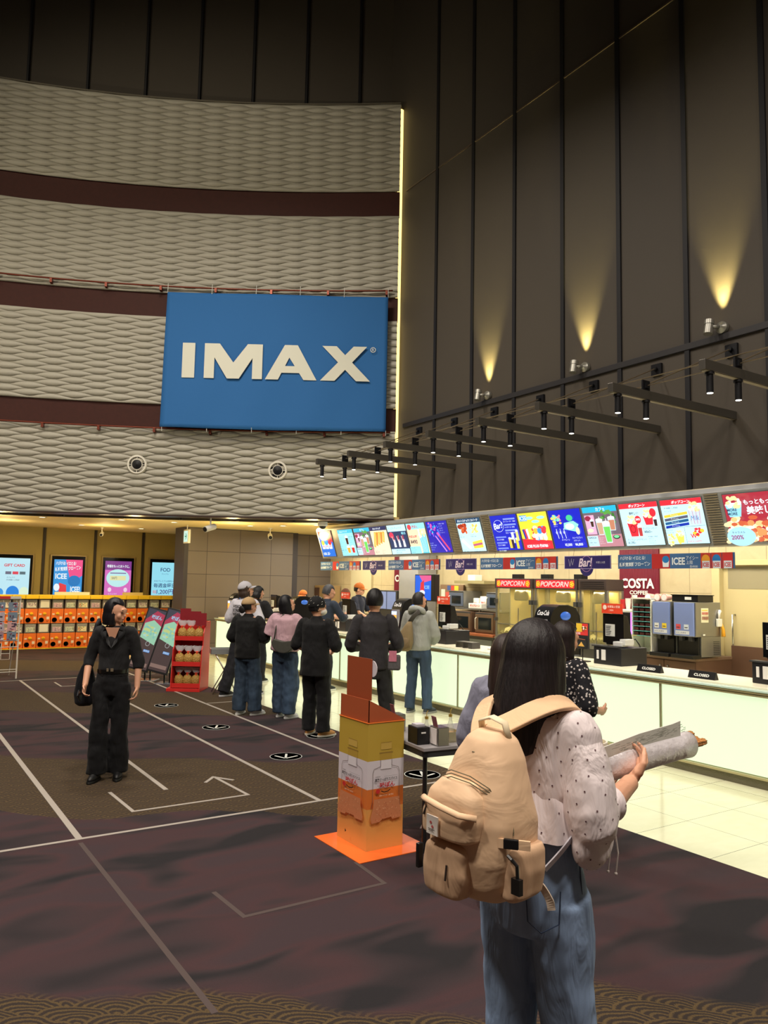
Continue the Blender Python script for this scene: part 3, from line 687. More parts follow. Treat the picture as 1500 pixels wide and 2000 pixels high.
def d_snack(ar, w, h):
    ar.rect(0, 0, w, h, PALE); ar.rect(0, h * .87, w, h * .13, (40, 70, 100)); ar.text('ホットスナック / スイーツ', w * .06, h * .895, h * .08, WH, w=w * .86, bold=.03, shear=.2)
    food(ar, w * .24, h * .7, w * .14, [(190, 70, 40), (214, 96, 50), (160, 50, 30)], 22, 1, .2); food(ar, w * .74, h * .7, w * .14, [(250, 222, 120), (236, 200, 90)], 26, 2, .12)
    ar.poly([(w * .1, h * .34), (w * .2, h * .4), (w * .5, h * .12), (w * .42, h * .08)], (245, 245, 236)); ar.poly([(w * .56, h * .3), (w * .98, h * .36), (w * .98, h * .12), (w * .58, h * .1)], (246, 210, 70)); ar.line([(w * .58, h * .2), (w * .96, h * .24)], h * .06, (190, 90, 130))
    for a_, b_ in ((.06, .5), (.56, .5), (.1, .06), (.6, .05)): lines(ar, w * a_, h * b_, w * .32, 2, h * .05, DK, 3)
def d_bar(ar, w, h):
    ar.rect(0, 0, w, h, (30, 40, 190)); ar.ring(w * .27, h * .7, w * .19, h * .17, w * .008, WH); ar.text('Bar!', w * .08, h * .6, h * .17, WH, w=w * .36, bold=.02, shear=.3, rot=.12)
    for i, s_ in enumerate(('ビーフィーター  ¥650', 'ハイボール  ¥700', 'モヒート  ¥750')): ar.rect(w * .5, h * (.86 - .16 * i), w * .44, h * .045, (130, 150, 240)); ar.text(s_, w * .5, h * (.79 - .16 * i), h * .045, WH, w=w * .44)
    for i in range(3): ar.rect(w * .08, h * (.36 - .16 * i), w * .4, h * .04, (120, 140, 240)); ar.text('カシス ¥650', w * .1, h * (.29 - .16 * i), h * .045, WH, w=w * .38)
    for x_, y_, c in ((.56, .06, (240, 200, 70)), (.7, .2, (240, 240, 240)), (.82, .04, (250, 210, 60)), (.66, .05, (60, 40, 50)), (.88, .26, (246, 220, 120))): ar.rect(w * x_, h * y_, w * .09, h * .28, c); ar.ell(w * (x_ + .045), h * (y_ + .28), w * .05, h * .03, WH)
def d_iceep(ar, w, h):
    ar.rect(0, 0, w, h, (246, 226, 60)); ar.poly([(0, 0), (w, 0), (w, h * .22), (0, h * .3)], RED); ar.rect(w * .05, h * .78, w * .26, h * .16, (40, 150, 220)); ar.text('ICEE', w * .06, h * .8, h * .12, WH, w=w * .24, bold=.03)
    food(ar, w * .65, h * .4, w * .22, [(240, 190, 60), (60, 150, 230), (226, 60, 70), (250, 236, 190)], 26, 6, .16)
    for i, c in enumerate(((240, 190, 60), (60, 150, 230), (226, 60, 70))): ar.poly([(w * (.5 + .14 * i), h * .26), (w * (.6 + .14 * i), h * .26), (w * (.62 + .14 * i), h * .46), (w * (.48 + .14 * i), h * .46)], WH); ar.ell(w * (.55 + .14 * i), h * .5, w * .08, h * .08, c); ar.ell(w * (.42 + .2 * i), h * (.86 if i != 1 else .76), w * .13, h * .04, (160, 220, 240))
    for i, c in enumerate(((40, 60, 160), (220, 50, 70), (240, 240, 250))): ar.poly([(w * (.14 + .06 * i), h * .3), (w * (.2 + .06 * i), h * .3), (w * (.18 + .06 * i), h * .58), (w * (.1 + .06 * i), h * .56)], c)
    ar.text('ICEE PLUS 各¥780', w * .16, h * .05, h * .1, WH, w=w * .78, bold=.04)
def d_blue(ar, w, h):
    ar.rect(0, 0, w, h, (24, 34, 190)); food(ar, w * .22, h * .75, w * .13, [(250, 120, 160), (120, 220, 200), (250, 210, 90)], 20, 2, .16); lines(ar, w * .12, h * .62, w * .26, 2, h * .05, WH, 4)
    ar.poly([(w * .42, h * .5), (w * .78, h * .42), (w * .9, h * .6), (w * .76, h * .7), (w * .46, h * .66)], (150, 220, 210)); ar.ell(w * .62, h * .56, w * .14, h * .08, (236, 240, 236)); ar.ell(w * .84, h * .44, w * .06, h * .1, (220, 226, 190)); ar.ell(w * .66, h * .78, w * .1, h * .08, (70, 200, 140))
    for x_ in (.18, .3, .42): ar.line([(w * x_, h * .52), (w * (x_ + .03), h * .26)], w * .015, WH); ar.ell(w * (x_ + .0), h * .42, w * .03, h * .04, (190, 200, 250))
    ar.text('キーチェーン', w * .3, h * .2, h * .05, WH, w=w * .24); ar.text('¥2,000', w * .36, h * .05, h * .08, WH, w=w * .22, bold=.02); ar.text('ヨッシー ポップコーン', w * .64, h * .24, h * .055, WH, w=w * .3); ar.text('バケット', w * .66, h * .17, h * .05, WH); ar.text('¥6,800', w * .68, h * .05, h * .08, WH, w=w * .26, bold=.02)
def bucket(ar, x, y, w, h, c=RED):
    ar.poly([(x + w * .16, y), (x + w * .84, y), (x + w, y + h), (x, y + h)], c); ar.ell(x + w / 2, y + h, w * .5, h * .12, (250, 250, 245))
    food(ar, x + w / 2, y + h * 1.15, w * .38, [(252, 246, 214), (244, 226, 160)], 16, 3, .16)
def d_pop1(ar, w, h):
    ar.rect(0, 0, w, h, PALE); ar.rect(0, h * .88, w, h * .12, RED); ar.text('ポップコーン', w * .26, h * .9, h * .075, WH, w=w * .5, bold=.03, shear=.15); ar.text('美味しく!', w * .24, h * .73, h * .07, (60, 60, 80), w=w * .24, bold=.02)
    bucket(ar, w * .14, h * .22, w * .28, h * .34); ar.ring(w * .28, h * .4, w * .07, h * .09, w * .012, (120, 20, 30)); bucket(ar, w * .6, h * .48, w * .26, h * .22); ar.ell(w * .47, h * .62, w * .08, h * .09, RED); ar.text('200%', w * .41, h * .6, h * .05, WH, w=w * .12, bold=.03); ar.ell(w * .88, h * .76, w * .08, h * .1, RED)
    glass_(ar, w * .42, h * .22, w * .12, h * .26, (190, 60, 60)); glass_(ar, w * .86, h * .44, w * .1, h * .2, (60, 40, 40))
    ar.text('ポップコーンペアセット', w * .1, h * .13, h * .05, DK, w=w * .5); ar.text('¥1,290~', w * .1, h * .05, h * .065, DK, w=w * .2, bold=.01); ar.text('ポップコーンセット', w * .56, h * .38, h * .05, DK, w=w * .36); ar.text('¥860~', w * .58, h * .3, h * .06, DK, bold=.01); lines(ar, w * .66, h * .2, w * .28, 4, h * .05, DK, 5)
def d_pop2(ar, w, h):
    ar.rect(0, 0, w, h, PALE); ar.rect(0, h * .88, w, h * .12, RED); ar.text('ポップコーン', w * .28, h * .9, h * .075, WH, w=w * .48, bold=.03, shear=.15); lines(ar, w * .08, h * .8, w * .4, 2, h * .07, DK, 6)
    for i, c in enumerate(((240, 200, 60), (90, 90, 110), (30, 90, 140), (20, 50, 170))): ar.poly([(w * .04, h * (.60 - .08 * i)), (w * .62, h * (.66 - .08 * i)), (w * .62, h * (.72 - .08 * i)), (w * .04, h * (.66 - .08 * i))], c); ar.text('キャラメル', w * .2, h * (.635 - .08 * i), h * .035, WH, w=w * .2)
    bucket(ar, w * .66, h * .42, w * .3, h * .34, (200, 214, 236)); ar.text('Milk', w * .7, h * .52, h * .1, (60, 140, 190), w=w * .2, shear=.2)
    for i in range(4): ar.line([(w * (.7 + .07 * i), h * .44), (w * (.68 + .085 * i), h * .74)], w * .008, (190, 70, 90))
    ar.line([(0, h * .38), (w, h * .40)], h * .006, DK); ar.line([(w * .5, 0), (w * .5, h * .38)], h * .006, DK); bucket(ar, w * .26, h * .04, w * .2, h * .18, (240, 216, 90)); food(ar, w * .25, h * .12, w * .16, [(250, 240, 170), (244, 220, 110)], 16, 4, .1)
    lines(ar, w * .05, h * .32, w * .2, 2, h * .06, DK, 8); ar.text('W', w * .64, h * .14, h * .1, RED, bold=.03); food(ar, w * .85, h * .27, w * .1, [RED, (250, 200, 60), WH], 10, 5, .2); ar.text('お好み HAPPY', w * .56, h * .05, h * .05, RED, w=w * .4)
def d_more(ar, w, h):
    ar.rect(0, 0, w, h, (170, 44, 60)); rn = random.Random(3)
    for i in range(150):
        x_ = rn.uniform(0.02, 0.98); y_ = rn.uniform(0.03, .52 if x_ < .6 else .6)
        ar.ell(w * x_, h * y_, w * .05 * rn.uniform(.6, 1.2), h * .055 * rn.uniform(.6, 1.2), rn.choice([(250, 226, 170), (232, 150, 90), (250, 240, 214), (206, 96, 60), (244, 196, 130)]), 8)
    bucket(ar, w * .07, h * .56, w * .2, h * .26, (150, 214, 232)); ar.text('MORE', w * .09, h * .68, h * .06, DK, w=w * .16, bold=.03); ar.text('MORE', w * .09, h * .6, h * .06, DK, w=w * .16, bold=.03)
    ar.text('もっともっと', w * .3, h * .8, h * .1, WH, w=w * .5, bold=.03); ar.text('美味しく', w * .32, h * .6, h * .17, WH, w=w * .6, bold=.03)
    ar.ell(w * .2, h * .16, w * .17, h * .2, (170, 220, 236)); ar.text('キャラメル', w * .1, h * .22, h * .05, DK, w=w * .2); ar.text('200%', w * .08, h * .1, h * .09, (150, 40, 110), w=w * .25, bold=.02); ar.ell(w * .9, h * .3, w * .12, h * .14, RED)
sl_ = [(14.99, 14.41, 'narrow blue and red drink screen, farthest left on the menu board', d_icee_small), (14.13, 13.51, 'pale cyan soft drink screen, second from the left', d_cola), (13.47, 12.86, 'small cafe drink screen beside the cyan soft drink screen', d_cafe), (12.86, 12.26, 'hot dog picture screen with dark blue heading', d_hotdog), (12.24, 11.62, 'dark blue set menu screen left of the ¥490 screen', d_set), (11.60, 11.02, 'orange and cyan screen reading ¥490', d_490), (10.99, 10.38, 'purple-blue screen with glowing sticks', d_purple), (10.13, 9.51, 'pale screen of fried snacks between the two louvres', d_snack), (9.27, 8.66, 'dark blue bar drinks screen reading Bar', d_bar), (8.64, 8.02, 'yellow and red frozen drink screen', d_iceep), (8.00, 7.38, 'deep blue screen priced ¥6,800', d_blue), (7.35, 6.75, 'large cafe screen with green drink near the right', d_cafe), (6.72, 6.11, 'pale popcorn screen with two red buckets', d_pop1), (6.08, 5.49, 'pale popcorn screen with blue striped bucket', d_pop2), (5.23, 4.20, 'large dark red popcorn screen at the right edge', d_more)]
for y1, y0, lab, d in sl_: screen(y1, y0, lab, d, 1.4)

# hanging banners under the menu board
def ban_icee(ar, w, h):
    ar.rect(0, 0, w, h, (70, 110, 160)); ar.poly([(w * .31, 0), (w * .4, h), (w * .62, h), (w * .54, 0)][:4], (70, 110, 160)); ar.rect(w * .32, 0, w * .16, h, (190, 50, 50)); ar.text('ハジける! イロとる!', w * .02, h * .62, h * .26, WH, w=w * .24, bold=.02); ar.text('新感覚炭酸フローズン', w * .015, h * .14, h * .3, WH, w=w * .29, bold=.03, rot=.02)
    ar.poly([(w * .42, h * .1), (w * .47, h * .1), (w * .475, h * .55), (w * .415, h * .55)], WH); ar.ell(w * .445, h * .62, w * .03, h * .24, (40, 130, 200)); ar.text('ICEE', w * .5, h * .24, h * .5, WH, w=w * .11, bold=.03); ar.text('アイシー', w * .62, h * .56, h * .26, WH, w=w * .1); ar.text('上陸', w * .62, h * .28, h * .24, WH, w=w * .06); ar.text('各¥500', w * .65, h * .04, h * .18, WH, w=w * .07)
    for i, c in enumerate(((230, 160, 50), (40, 120, 190), (200, 50, 50))): ar.rect(w * (.74 + .085 * i), 0, w * .08, h, (190, 60, 50)); ar.ell(w * (.78 + .085 * i), h * .55, w * .033, h * .34, c); ar.rect(w * (.752 + .085 * i), 0, w * .06, h * .48, (214, 222, 232)); ar.text('ICEE', w * (.756 + .085 * i), h * .1, h * .28, (190, 40, 50), w=w * .05, bold=.03)
def ban_bar(ar, w, h):
    ar.rect(0, 0, w, h, (180, 170, 210)); ar.rect(w * .012, h * .04, w * .976, h * .92, (48, 40, 110)); ar.ring(w * .49, h * .38, w * .12, h * .6, h * .03, (200, 150, 200)); ar.text('Bar!', w * .32, h * .14, h * .66, (236, 220, 236), w=w * .3, bold=.02, shear=.3, rot=.04)
    ar.text('料理とお酒', w * .7, h * .4, h * .16, (220, 216, 236), w=w * .18); ar.line([(w * .1, h * .75), (w * .13, h * .2), (w * .17, h * .8)], h * .03, (190, 190, 214)); ar.line([(w * .16, h * .7), (w * .19, h * .3), (w * .22, h * .75)], h * .03, (190, 190, 214))
bl_ = [(15.06, 13.37, 0, 'blue and red drink strip banner, farthest left'), (13.29, 12.46, 1, 'small purple bar banner, farthest left'), (12.35, 10.72, 0, 'blue and red drink strip banner above the cashier in the orange cap'), (10.56, 9.74, 1, 'small purple bar banner above the man with the sling bag'), (9.64, 7.93, 0, 'blue and red drink strip banner above the popcorn signs'), (7.80, 6.96, 1, 'small purple bar banner right above the popcorn machine'), (6.84, 5.17, 0, 'blue and red drink strip banner before the dark red coffee wall')]
for y1, y0, kd, lab in bl_:
    t = thing('strip_banner', lab, 'banner', (8.25, y1, 2.035), 0, 'banners hung under the menu board')
    w_ = y1 - y0; h_ = 0.185
    MB().box(-0.002, 0.004, -w_, 0, 0, h_).build('banner_sheet', M('ban_back', (60, 60, 90)), t)
    if kd: MB().lathe([(0.001, -0.002), (0.12, -0.002), (0.12, 0.003), (0.001, 0.003)], c=(0, -w_ * .49, 0.02), seg=28, axis='x').build('round_tab', M('ban_purple', (48, 40, 110)), t)
    ar = Art((-0.0035, 0, 0), (0, -1, 0), (0, 0, 1), INK); (ban_bar if kd else ban_icee)(ar, w_, h_); ar.build('print', t)
    MB().cyl((0, -w_ * .2, h_), (0.02, -w_ * .2, 0.28), 0.003, seg=6).cyl((0, -w_ * .8, h_), (0.02, -w_ * .8, 0.28), 0.003, seg=6).build('hanger', wire, t)
# ================================================================ ARCADE CORNER
org_m = M('capsule_orange', (236, 120, 50), rough=0.35, spec=0.5); yel = M('capsule_yellow', (246, 206, 50), rough=0.4)
blk = M('black_plastic', (20, 20, 22), rough=0.35); clearp = M('clear_case', (215, 215, 215), rough=0.08, alpha=0.28)
dgrey = M('dark_grey_plastic', (52, 52, 54), rough=0.5)
card_cols = [[(226, 222, 216), (150, 120, 150)], [(232, 230, 222)], [(200, 170, 190), (110, 70, 120), (236, 220, 220)], [(190, 200, 190), (120, 110, 70), (230, 230, 214)], [(236, 226, 190), (200, 90, 60), (120, 150, 120)]]
def capsule(kind, first=True):
    t = thing('capsule_machine', 'x', 'vending machine')
    MB().box(0.006, 0.294, 0.02, 0.40, 0, 0.36).build('body', org_m, t, bevel=0.006)
    MB().box(0.01, 0.29, 0.03, 0.38, 0.362, 0.594).build('capsule_bin', M('bin_dark', (70, 58, 56), rough=0.5), t)
    MB().box(0.03, 0.27, 0.018, 0.028, 0.375, 0.585).build('window', clearp, t)
    cc = card_cols[kind]; ar = Art((0, 0, 0), (1, 0, 0), (0, 0, 1), INK, mapf=lambda x, y, l: Vector((x, 0.016 - l, y)))
    ar.rect(0.05, 0.39, 0.20, 0.185 if kind == 1 else 0.12, cc[0]); rn = random.Random(kind)
    for i in range(0 if kind == 1 else 16): ar.rect(0.055 + rn.random() * 0.17, 0.395 + rn.random() * 0.10, 0.012 + rn.random() * 0.015, 0.01 + rn.random() * 0.015, rn.choice(cc[1:]))
    ar.build('display_card', t)
    MB().lathe([(0.001, 0.0), (0.04, 0.0), (0.042, 0.02), (0.001, 0.02)], c=(0.155, 0.0, 0.235), seg=20, axis='y').box(0.115, 0.195, -0.018, 0.0, 0.228, 0.242, Matrix.Rotation(0.0, 4, 'Y')).build('dial', M('dial_yellow', (240, 190, 40), rough=0.3), t)
    MB().lathe([(0.001, 0.02), (0.05, 0.02), (0.058, 0.005), (0.058, 0.02), (0.001, 0.021)], c=(0.085, 0.0, 0.085), seg=24, axis='y').build('chute', blk, t)
    MB().box(0.205, 0.265, 0.014, 0.02, 0.10, 0.165).box(0.03, 0.085, 0.014, 0.02, 0.21, 0.245).build('paper_label', M('label_white', (232, 222, 210)), t)
    MB().tube([(0.205, 0.012, 0.075), (0.21, 0.01, 0.055), (0.225, 0.01, 0.05), (0.24, 0.01, 0.055), (0.245, 0.012, 0.075)], 0.006, 6).build('coin_return', M('dark_red', (110, 30, 20)), t)
    return t
protos = [capsule(k) for k in range(5)]
used = set()
ordn = ['first', 'second', 'third', 'fourth', 'fifth', 'sixth', 'seventh', 'eighth', 'ninth', 'tenth', 'eleventh', 'twelfth', 'thirteenth', 'fourteenth', 'fifteenth']
kinds = [[0, 2, 0, 1, 2, 3, 4, 2, 0, 1, 3, 0, 3, 0, 3], [2, 0, 3, 1, 2, 3, 4, 0, 1, 2, 3, 0, 4, 2, 0]]
cases = {0: 'grey-purple card', 1: 'blank white card', 2: 'pink card', 3: 'green-grey card', 4: 'cream card'}
for row in range(2):
    for i in range(15):
        k = kinds[row][i]; src = protos[k]
        o = src if k not in used else copy_tree(src); used.add(k)
        o.location = (2.51 + 0.303 * i, 20.68, 0.62 if row == 0 else 0.02)
        tag(o, 'capsule toy machine with %s, %s row, %s from the left' % (cases[k], 'upper' if row == 0 else 'lower', ordn[i]), 'vending machine', 'orange capsule toy machines along the far wall')
t = thing('machine_canopy', 'long yellow capped ledge on top of the orange capsule machines', 'ledge', (2.51, 20.66, 1.222))
MB().box(-0.02, 4.56, -0.02, 0.46, 0.0, 0.10).build('ledge_board', yel, t, bevel=0.01)
mb = MB()
for i in range(16): mb.box(0.303 * i - 0.004, 0.303 * i + 0.004, -0.022, -0.018, 0.0, 0.09)
mb.build('joint_line', M('joint', (120, 90, 20)), t)
tag(MB().box(2.50, 7.06, 20.66, 21.1, 0.0, 0.016).build('yellow_plinth', yel), 'thin yellow plinth under the orange capsule machines', 'plinth')
tag(MB().box(3.78, 4.62, 20.7, 20.72, 1.325, 1.40).build('paper_notice', M('notice', (236, 232, 210))), 'long pale paper notice standing on the yellow ledge, left one', 'notice')
tag(MB().box(5.45, 5.98, 20.7, 20.72, 1.325, 1.40).build('paper_notice', M('notice2', (226, 206, 140))), 'short tan paper notice on the yellow ledge below the purple poster screen', 'notice')
# dark battens on the olive wall and screens
mb = MB()
for x in (2.34, 3.62, 4.90, 6.18): mb.box(x - 0.035, x + 0.035, 21.57, 21.61, 0, 3.05)
structure(mb.build('trim_10', M('batten', (40, 34, 32))))
def far_screen(x0, x1, lab, draw):
    t = thing('poster_screen', lab, 'screen', (x0 - 0.1, 21.58, 0.95), 0, 'upright poster screens on the far wall')
    W = x1 - x0 + 0.2
    MB().box(0, W, -0.05, 0.01, 0, 1.41).build('outer_frame', M('gold_frame', (140, 122, 84), rough=0.4, metal=0.3), t, bevel=0.006)
    MB().box(0.04, W - 0.04, -0.055, -0.048, 0.03, 1.37).build('black_glass', M('black_glass', (12, 13, 16), rough=0.1), t)
    ar = Art((0, 0, 0), (1, 0, 0), (0, 0, 1), EM, 1.0, mapf=lambda x, y, l: Vector((0.1 + x, -0.0555 - l, 0.07 + y))); draw(ar, x1 - x0, 1.21); ar.build('screen_picture', t)
def p1(ar, w, h):
    ar.rect(0, 0, w, h, (190, 232, 244)); ar.text('GIFT CARD', w * .2, h * .82, h * .06, (214, 60, 80), w=w * .7, bold=.03)
    for i in range(3): ar.rect(w * (.25 + .22 * i), h * .66, w * .18, h * .06, [(110, 110, 130), (220, 70, 90), (90, 110, 120)][i])
    lines(ar, w * .3, h * .58, w * .5, 2, h * .05, DK, 3); ar.ell(w * .5, h * .28, w * .2, h * .14, (30, 130, 220)); ar.ell(w * .85, h * .3, w * .14, h * .1, (220, 240, 210)); ar.ell(w * .1, h * .28, w * .12, h * .09, (60, 150, 220))
def p2(ar, w, h):
    ar.rect(0, 0, w, h, (50, 150, 220)); ar.poly([(w * .4, h), (w, h), (w, h * .66), (w * .6, h * .5)], (240, 80, 140)); ar.text('ハジける! イロとる!', w * .06, h * .88, h * .08, WH, w=w * .7, bold=.03); ar.text('新感覚炭酸フローズン', w * .05, h * .74, h * .09, WH, w=w * .9, bold=.03, rot=.1); ar.text('ICEE', w * .06, h * .58, h * .12, WH, w=w * .4, bold=.03)
    ar.ell(w * .72, h * .54, w * .22, h * .12, (30, 120, 190)); ar.poly([(w * .2, 0), (w * .5, 0), (w * .45, h * .45), (w * .2, h * .5)], (226, 60, 70)); ar.text('ICEE!', w * .6, h * .3, h * .12, WH, w=w * .34, bold=.03); ar.ell(w * .12, h * .4, w * .1, h * .08, WH)
def p3(ar, w, h):
    ar.rect(0, 0, w, h, (214, 110, 190)); ar.rect(0, h * .8, w, h * .2, (130, 60, 140)); ar.text('映画をもっとおトクに。', w * .08, h * .85, h * .07, WH, w=w * .84, bold=.03); ar.ell(w * .5, h * .62, w * .44, h * .2, (190, 236, 236)); ar.rect(w * .2, h * .57, w * .6, h * .1, (230, 226, 170)); ar.text('500円', w * .26, h * .59, h * .06, DK, w=w * .2); ar.rect(w * .2, h * .72, w * .6, h * .02, (120, 80, 150))
    ar.ell(w * .2, h * .36, w * .07, h * .05, (240, 210, 230)); ar.ell(w * .8, h * .36, w * .07, h * .05, (240, 210, 230)); lines(ar, w * .15, h * .25, w * .7, 2, h * .06, WH, 4); ar.rect(0, h * .1, w, h * .04, (246, 220, 240)); ar.text('1300円', w * .3, h * .02, h * .07, WH, w=w * .4, bold=.02)
def p4(ar, w, h):
    ar.rect(0, 0, w, h, (150, 222, 240)); ar.text('FOD', w * .32, h * .79, h * .085, (30, 50, 110), w=w * .36, bold=.01); ar.text('プレミアム', w * .36, h * .72, h * .03, (30, 50, 110)); ar.text('FODプレミアム会員なら', w * .1, h * .55, h * .04, (40, 70, 130), w=w * .8); ar.text('毎週金曜日', w * .08, h * .42, h * .1, (30, 50, 110), w=w * .84, bold=.01); ar.text('1,200円!', w * .2, h * .26, h * .12, (70, 50, 130), w=w * .74, bold=.01); ar.text('映画', w * .06, h * .28, h * .08, (220, 60, 90), w=w * .12)
far_screen(2.55, 3.30, 'pale blue poster screen reading GIFT CARD at the left edge', p1)
far_screen(3.88, 4.59, 'blue and pink drink poster screen on the far wall', p2)
far_screen(5.17, 5.87, 'purple and pink poster screen on the far wall', p3)
far_screen(6.44, 7.20, 'light blue poster screen priced 1,200 yen, rightmost on the far wall', p4)
# ceiling bits
wpl = M('white_plastic', (230, 228, 220), rough=0.4)
n = 0
for x, y, lab in ((2.2, 19.4, 'over the left end of the capsule machines'), (4.1, 19.6, 'above the capsule machines, second of the back row'), (5.6, 19.8, 'above the capsule machines, right'), (2.9, 17.7, 'middle of the warm ceiling, left'), (4.4, 17.1, 'middle of the warm ceiling'), (5.5, 16.9, 'right of the middle, before the exit sign'), (7.2, 16.6, 'above the panelled wall, left of three'), (7.75, 16.0, 'above the panelled wall, middle of three'), (8.2, 15.2, 'above the panelled wall, nearest the menu board')):
    t = thing('ceiling_downlight', 'small round recessed downlight ' + lab, 'light', (x, y, 3.045), 0, 'recessed downlights in the warm low ceiling')
    MB().lathe([(0.06, 0.0), (0.085, 0.0), (0.085, -0.008), (0.06, -0.004), (0.06, 0.0)], seg=24).build('trim_ring', wpl, t, smooth='auto')
    MB().lathe([(0.001, -0.001), (0.06, -0.001), (0.06, -0.003), (0.001, -0.003)], seg=24).build('lit_disc', M('down_lit', (255, 240, 200), emit=5), t)
t = thing('exit_sign', 'small hanging exit sign with green arrow beside the panelled wall', 'sign', (6.05, 17.6, 2.62))
MB().box(-0.03, 0.03, -0.16, 0.16, 0, 0.32).build('sign_box', wpl, t, bevel=0.004)
ar = Art((0, 0, 0), (1, 0, 0), (0, 0, 1), EM, 1.0, mapf=lambda x, y, l: Vector((-0.0305 - l, 0.14 - x, 0.03 + y))); ar.rect(0, 0, 0.28, 0.26, (200, 240, 226)); ar.line([(0.08, 0.13), (0.2, 0.13)], 0.03, (20, 140, 100)); ar.line([(0.14, 0.2), (0.2, 0.13), (0.14, 0.06)], 0.03, (20, 140, 100)); ar.build('sign_face', t)
MB().cyl((0, 0, 0.32), (0, 0, 0.44), 0.012).build('stem', wpl, t)
def cctv(x, y, lab, s=1.0, rz=0.0):
    t = thing('ceiling_camera', lab, 'camera', (x, y, 3.05), rz)
    MB().cyl((0, 0, 0), (0, 0, -0.02), 0.05 * s).cyl((0, 0, -0.02), (0, 0, -0.16 * s), 0.014 * s).build('mount', wpl, t, smooth='auto')
    MB().tube([(-0.13 * s, 0, -0.24 * s), (0.1 * s, 0, -0.17 * s)], 0.055 * s, 14).build('camera_body', wpl, t, smooth='auto')
    MB().tube([(-0.14 * s, 0, -0.243 * s), (-0.128 * s, 0, -0.239 * s)], 0.045 * s, 14).build('lens', blk, t)
cctv(5.6, 14.9, 'white bullet camera hanging from the bulkhead edge near the panelled wall', 1.1, 0.4)
cctv(4.75, 20.3, 'tiny white camera hanging above the capsule machines', 0.8, 1.2)
cctv(7.9, 17.0, 'white camera hanging before the panelled wall', 1.0, 1.2)
t = thing('dome_camera', 'white dome camera under the bulkhead near the menu board', 'camera', (7.55, 13.75, 3.0))
MB().lathe([(0.001, 0), (0.1, 0), (0.1, -0.07), (0.085, -0.09), (0.001, -0.09)], seg=24).build('base', wpl, t, smooth='auto'); MB().ell((0, 0, -0.09), (0.07, 0.07, 0.06)).build('dome', blk, t, smooth=True)
# tripod-like tilted screens
def tilted(x, y, rz, lab):
    t = thing('sign_stand', lab, 'screen', (x, y, 0), rz)
    MB().box(-0.17, 0.17, -0.16, 0.16, 0, 0.012).build('base_plate', M('glossy_plate', (150, 160, 176), rough=0.12, metal=0.6), t, bevel=0.004)
    MB().box(-0.06, -0.035, -0.012, 0.012, 0.012, 0.85).box(0.035, 0.06, -0.012, 0.012, 0.012, 0.85).build('post', blk, t)
    rot = Matrix.Translation((0, -0.04, 0.72)) @ Matrix.Rotation(R(-14), 4, 'X') @ Matrix.Rotation(R(13), 4, 'Y')
    MB().box(-0.185, 0.185, -0.03, 0.02, -0.56, 0.56, rot).build('screen_case', blk, t, bevel=0.005)
    ar = Art((0, 0, 0), (1, 0, 0), (0, 0, 1), EM, .75, mapf=lambda x, y, l: rot @ Vector((-0.16 + x, -0.031 - l, -0.53 + y)))
    w, h = 0.32, 1.06
    ar.rect(0, 0, w, h, (84, 66, 64)); ar.rect(0, h * .82, w, h * .18, (70, 70, 84)); ar.poly([(0, h * .6), (w, h * .7), (w, h * .94), (w * .5, h * .98), (0, h * .8)], (190, 60, 90)); ar.text('味ぽん', w * .3, h * .84, h * .07, (170, 220, 250), w=w * .6, bold=.03)
    ar.poly([(w * .04, h * .5), (w * .95, h * .42), (w, h * .74), (w * .5, h * .82), (w * .05, h * .74)], (170, 226, 190)); food(ar, w * .5, h * .62, w * .34, [(190, 236, 220), (214, 230, 150), (150, 214, 200)], 30, 3, .12)
    ar.rect(w * .5, h * .28, w * .35, h * .04, (110, 170, 240)); ar.text('新発売', w * .52, h * .285, h * .03, WH, w=w * .3); ar.ring(w * .6, h * .42, w * .12, h * .04, .008, (190, 190, 190)); ar.rect(w * .05, h * .04, w * .9, h * .06, (150, 120, 110))
    ar.build('screen_picture', t)
tilted(4.12, 13.75, -0.62, 'tilted black framed food sign screen, the left and farther of two')
tilted(4.30, 13.22, -0.62, 'tilted black framed food sign screen, right one beside the red snack display')
# red snack display with bags
redc = M('red_card', (200, 44, 40), rough=0.4); 
t = thing('snack_display', 'red cardboard snack display stand beside the tilted sign screens', 'display stand', (4.38, 12.32, 0), -0.62)
MB().box(-0.30, 0.24, -0.26, 0.26, 0, 0.05).build('plinth', redc, t, bevel=0.003)
mb = MB(); mb.loft([[(x, -0.26, 0.05), (x, 0.26, 0.05), (x, 0.26, 1.10), (x, 0.02, 1.10), (x, -0.12, 0.92), (x, -0.14, 0.72), (x, -0.2, 0.66)] for x in (0.225, 0.24)]); mb.build('side_panel', redc, t)
mb = MB(); mb.loft([[(x, -0.26, 0.05), (x, 0.26, 0.05), (x, 0.26, 1.10), (x, 0.02, 1.10), (x, -0.12, 0.92), (x, -0.14, 0.72), (x, -0.2, 0.66)] for x in (-0.24, -0.225)]); mb.build('side_panel', redc, t)
MB().box(-0.225, 0.225, 0.245, 0.26, 0.05, 1.10).build('back_panel', redc, t)
for z, yd in ((0.06, -0.24), (0.40, -0.24), (0.80, -0.14)): MB().box(-0.225, 0.225, yd, 0.245, z, z + 0.012).box(-0.225, 0.225, yd - 0.004, yd + 0.004, z, z + 0.07).build('shelf', redc, t)
for i, (x, z) in enumerate(((-0.17, 1.10), (0.04, 1.06), (0.17, 1.04))):
    MB().box(x - 0.09, x + 0.09, 0.2 - 0.14 * i, 0.206 - 0.14 * i, z, z + 0.20).box(x - 0.03, x + 0.02, 0.198 - 0.14 * i, 0.2 - 0.14 * i, z + 0.06, z + 0.11).build('header_card', [M('maroon', (130, 26, 36), rough=0.5)], t)
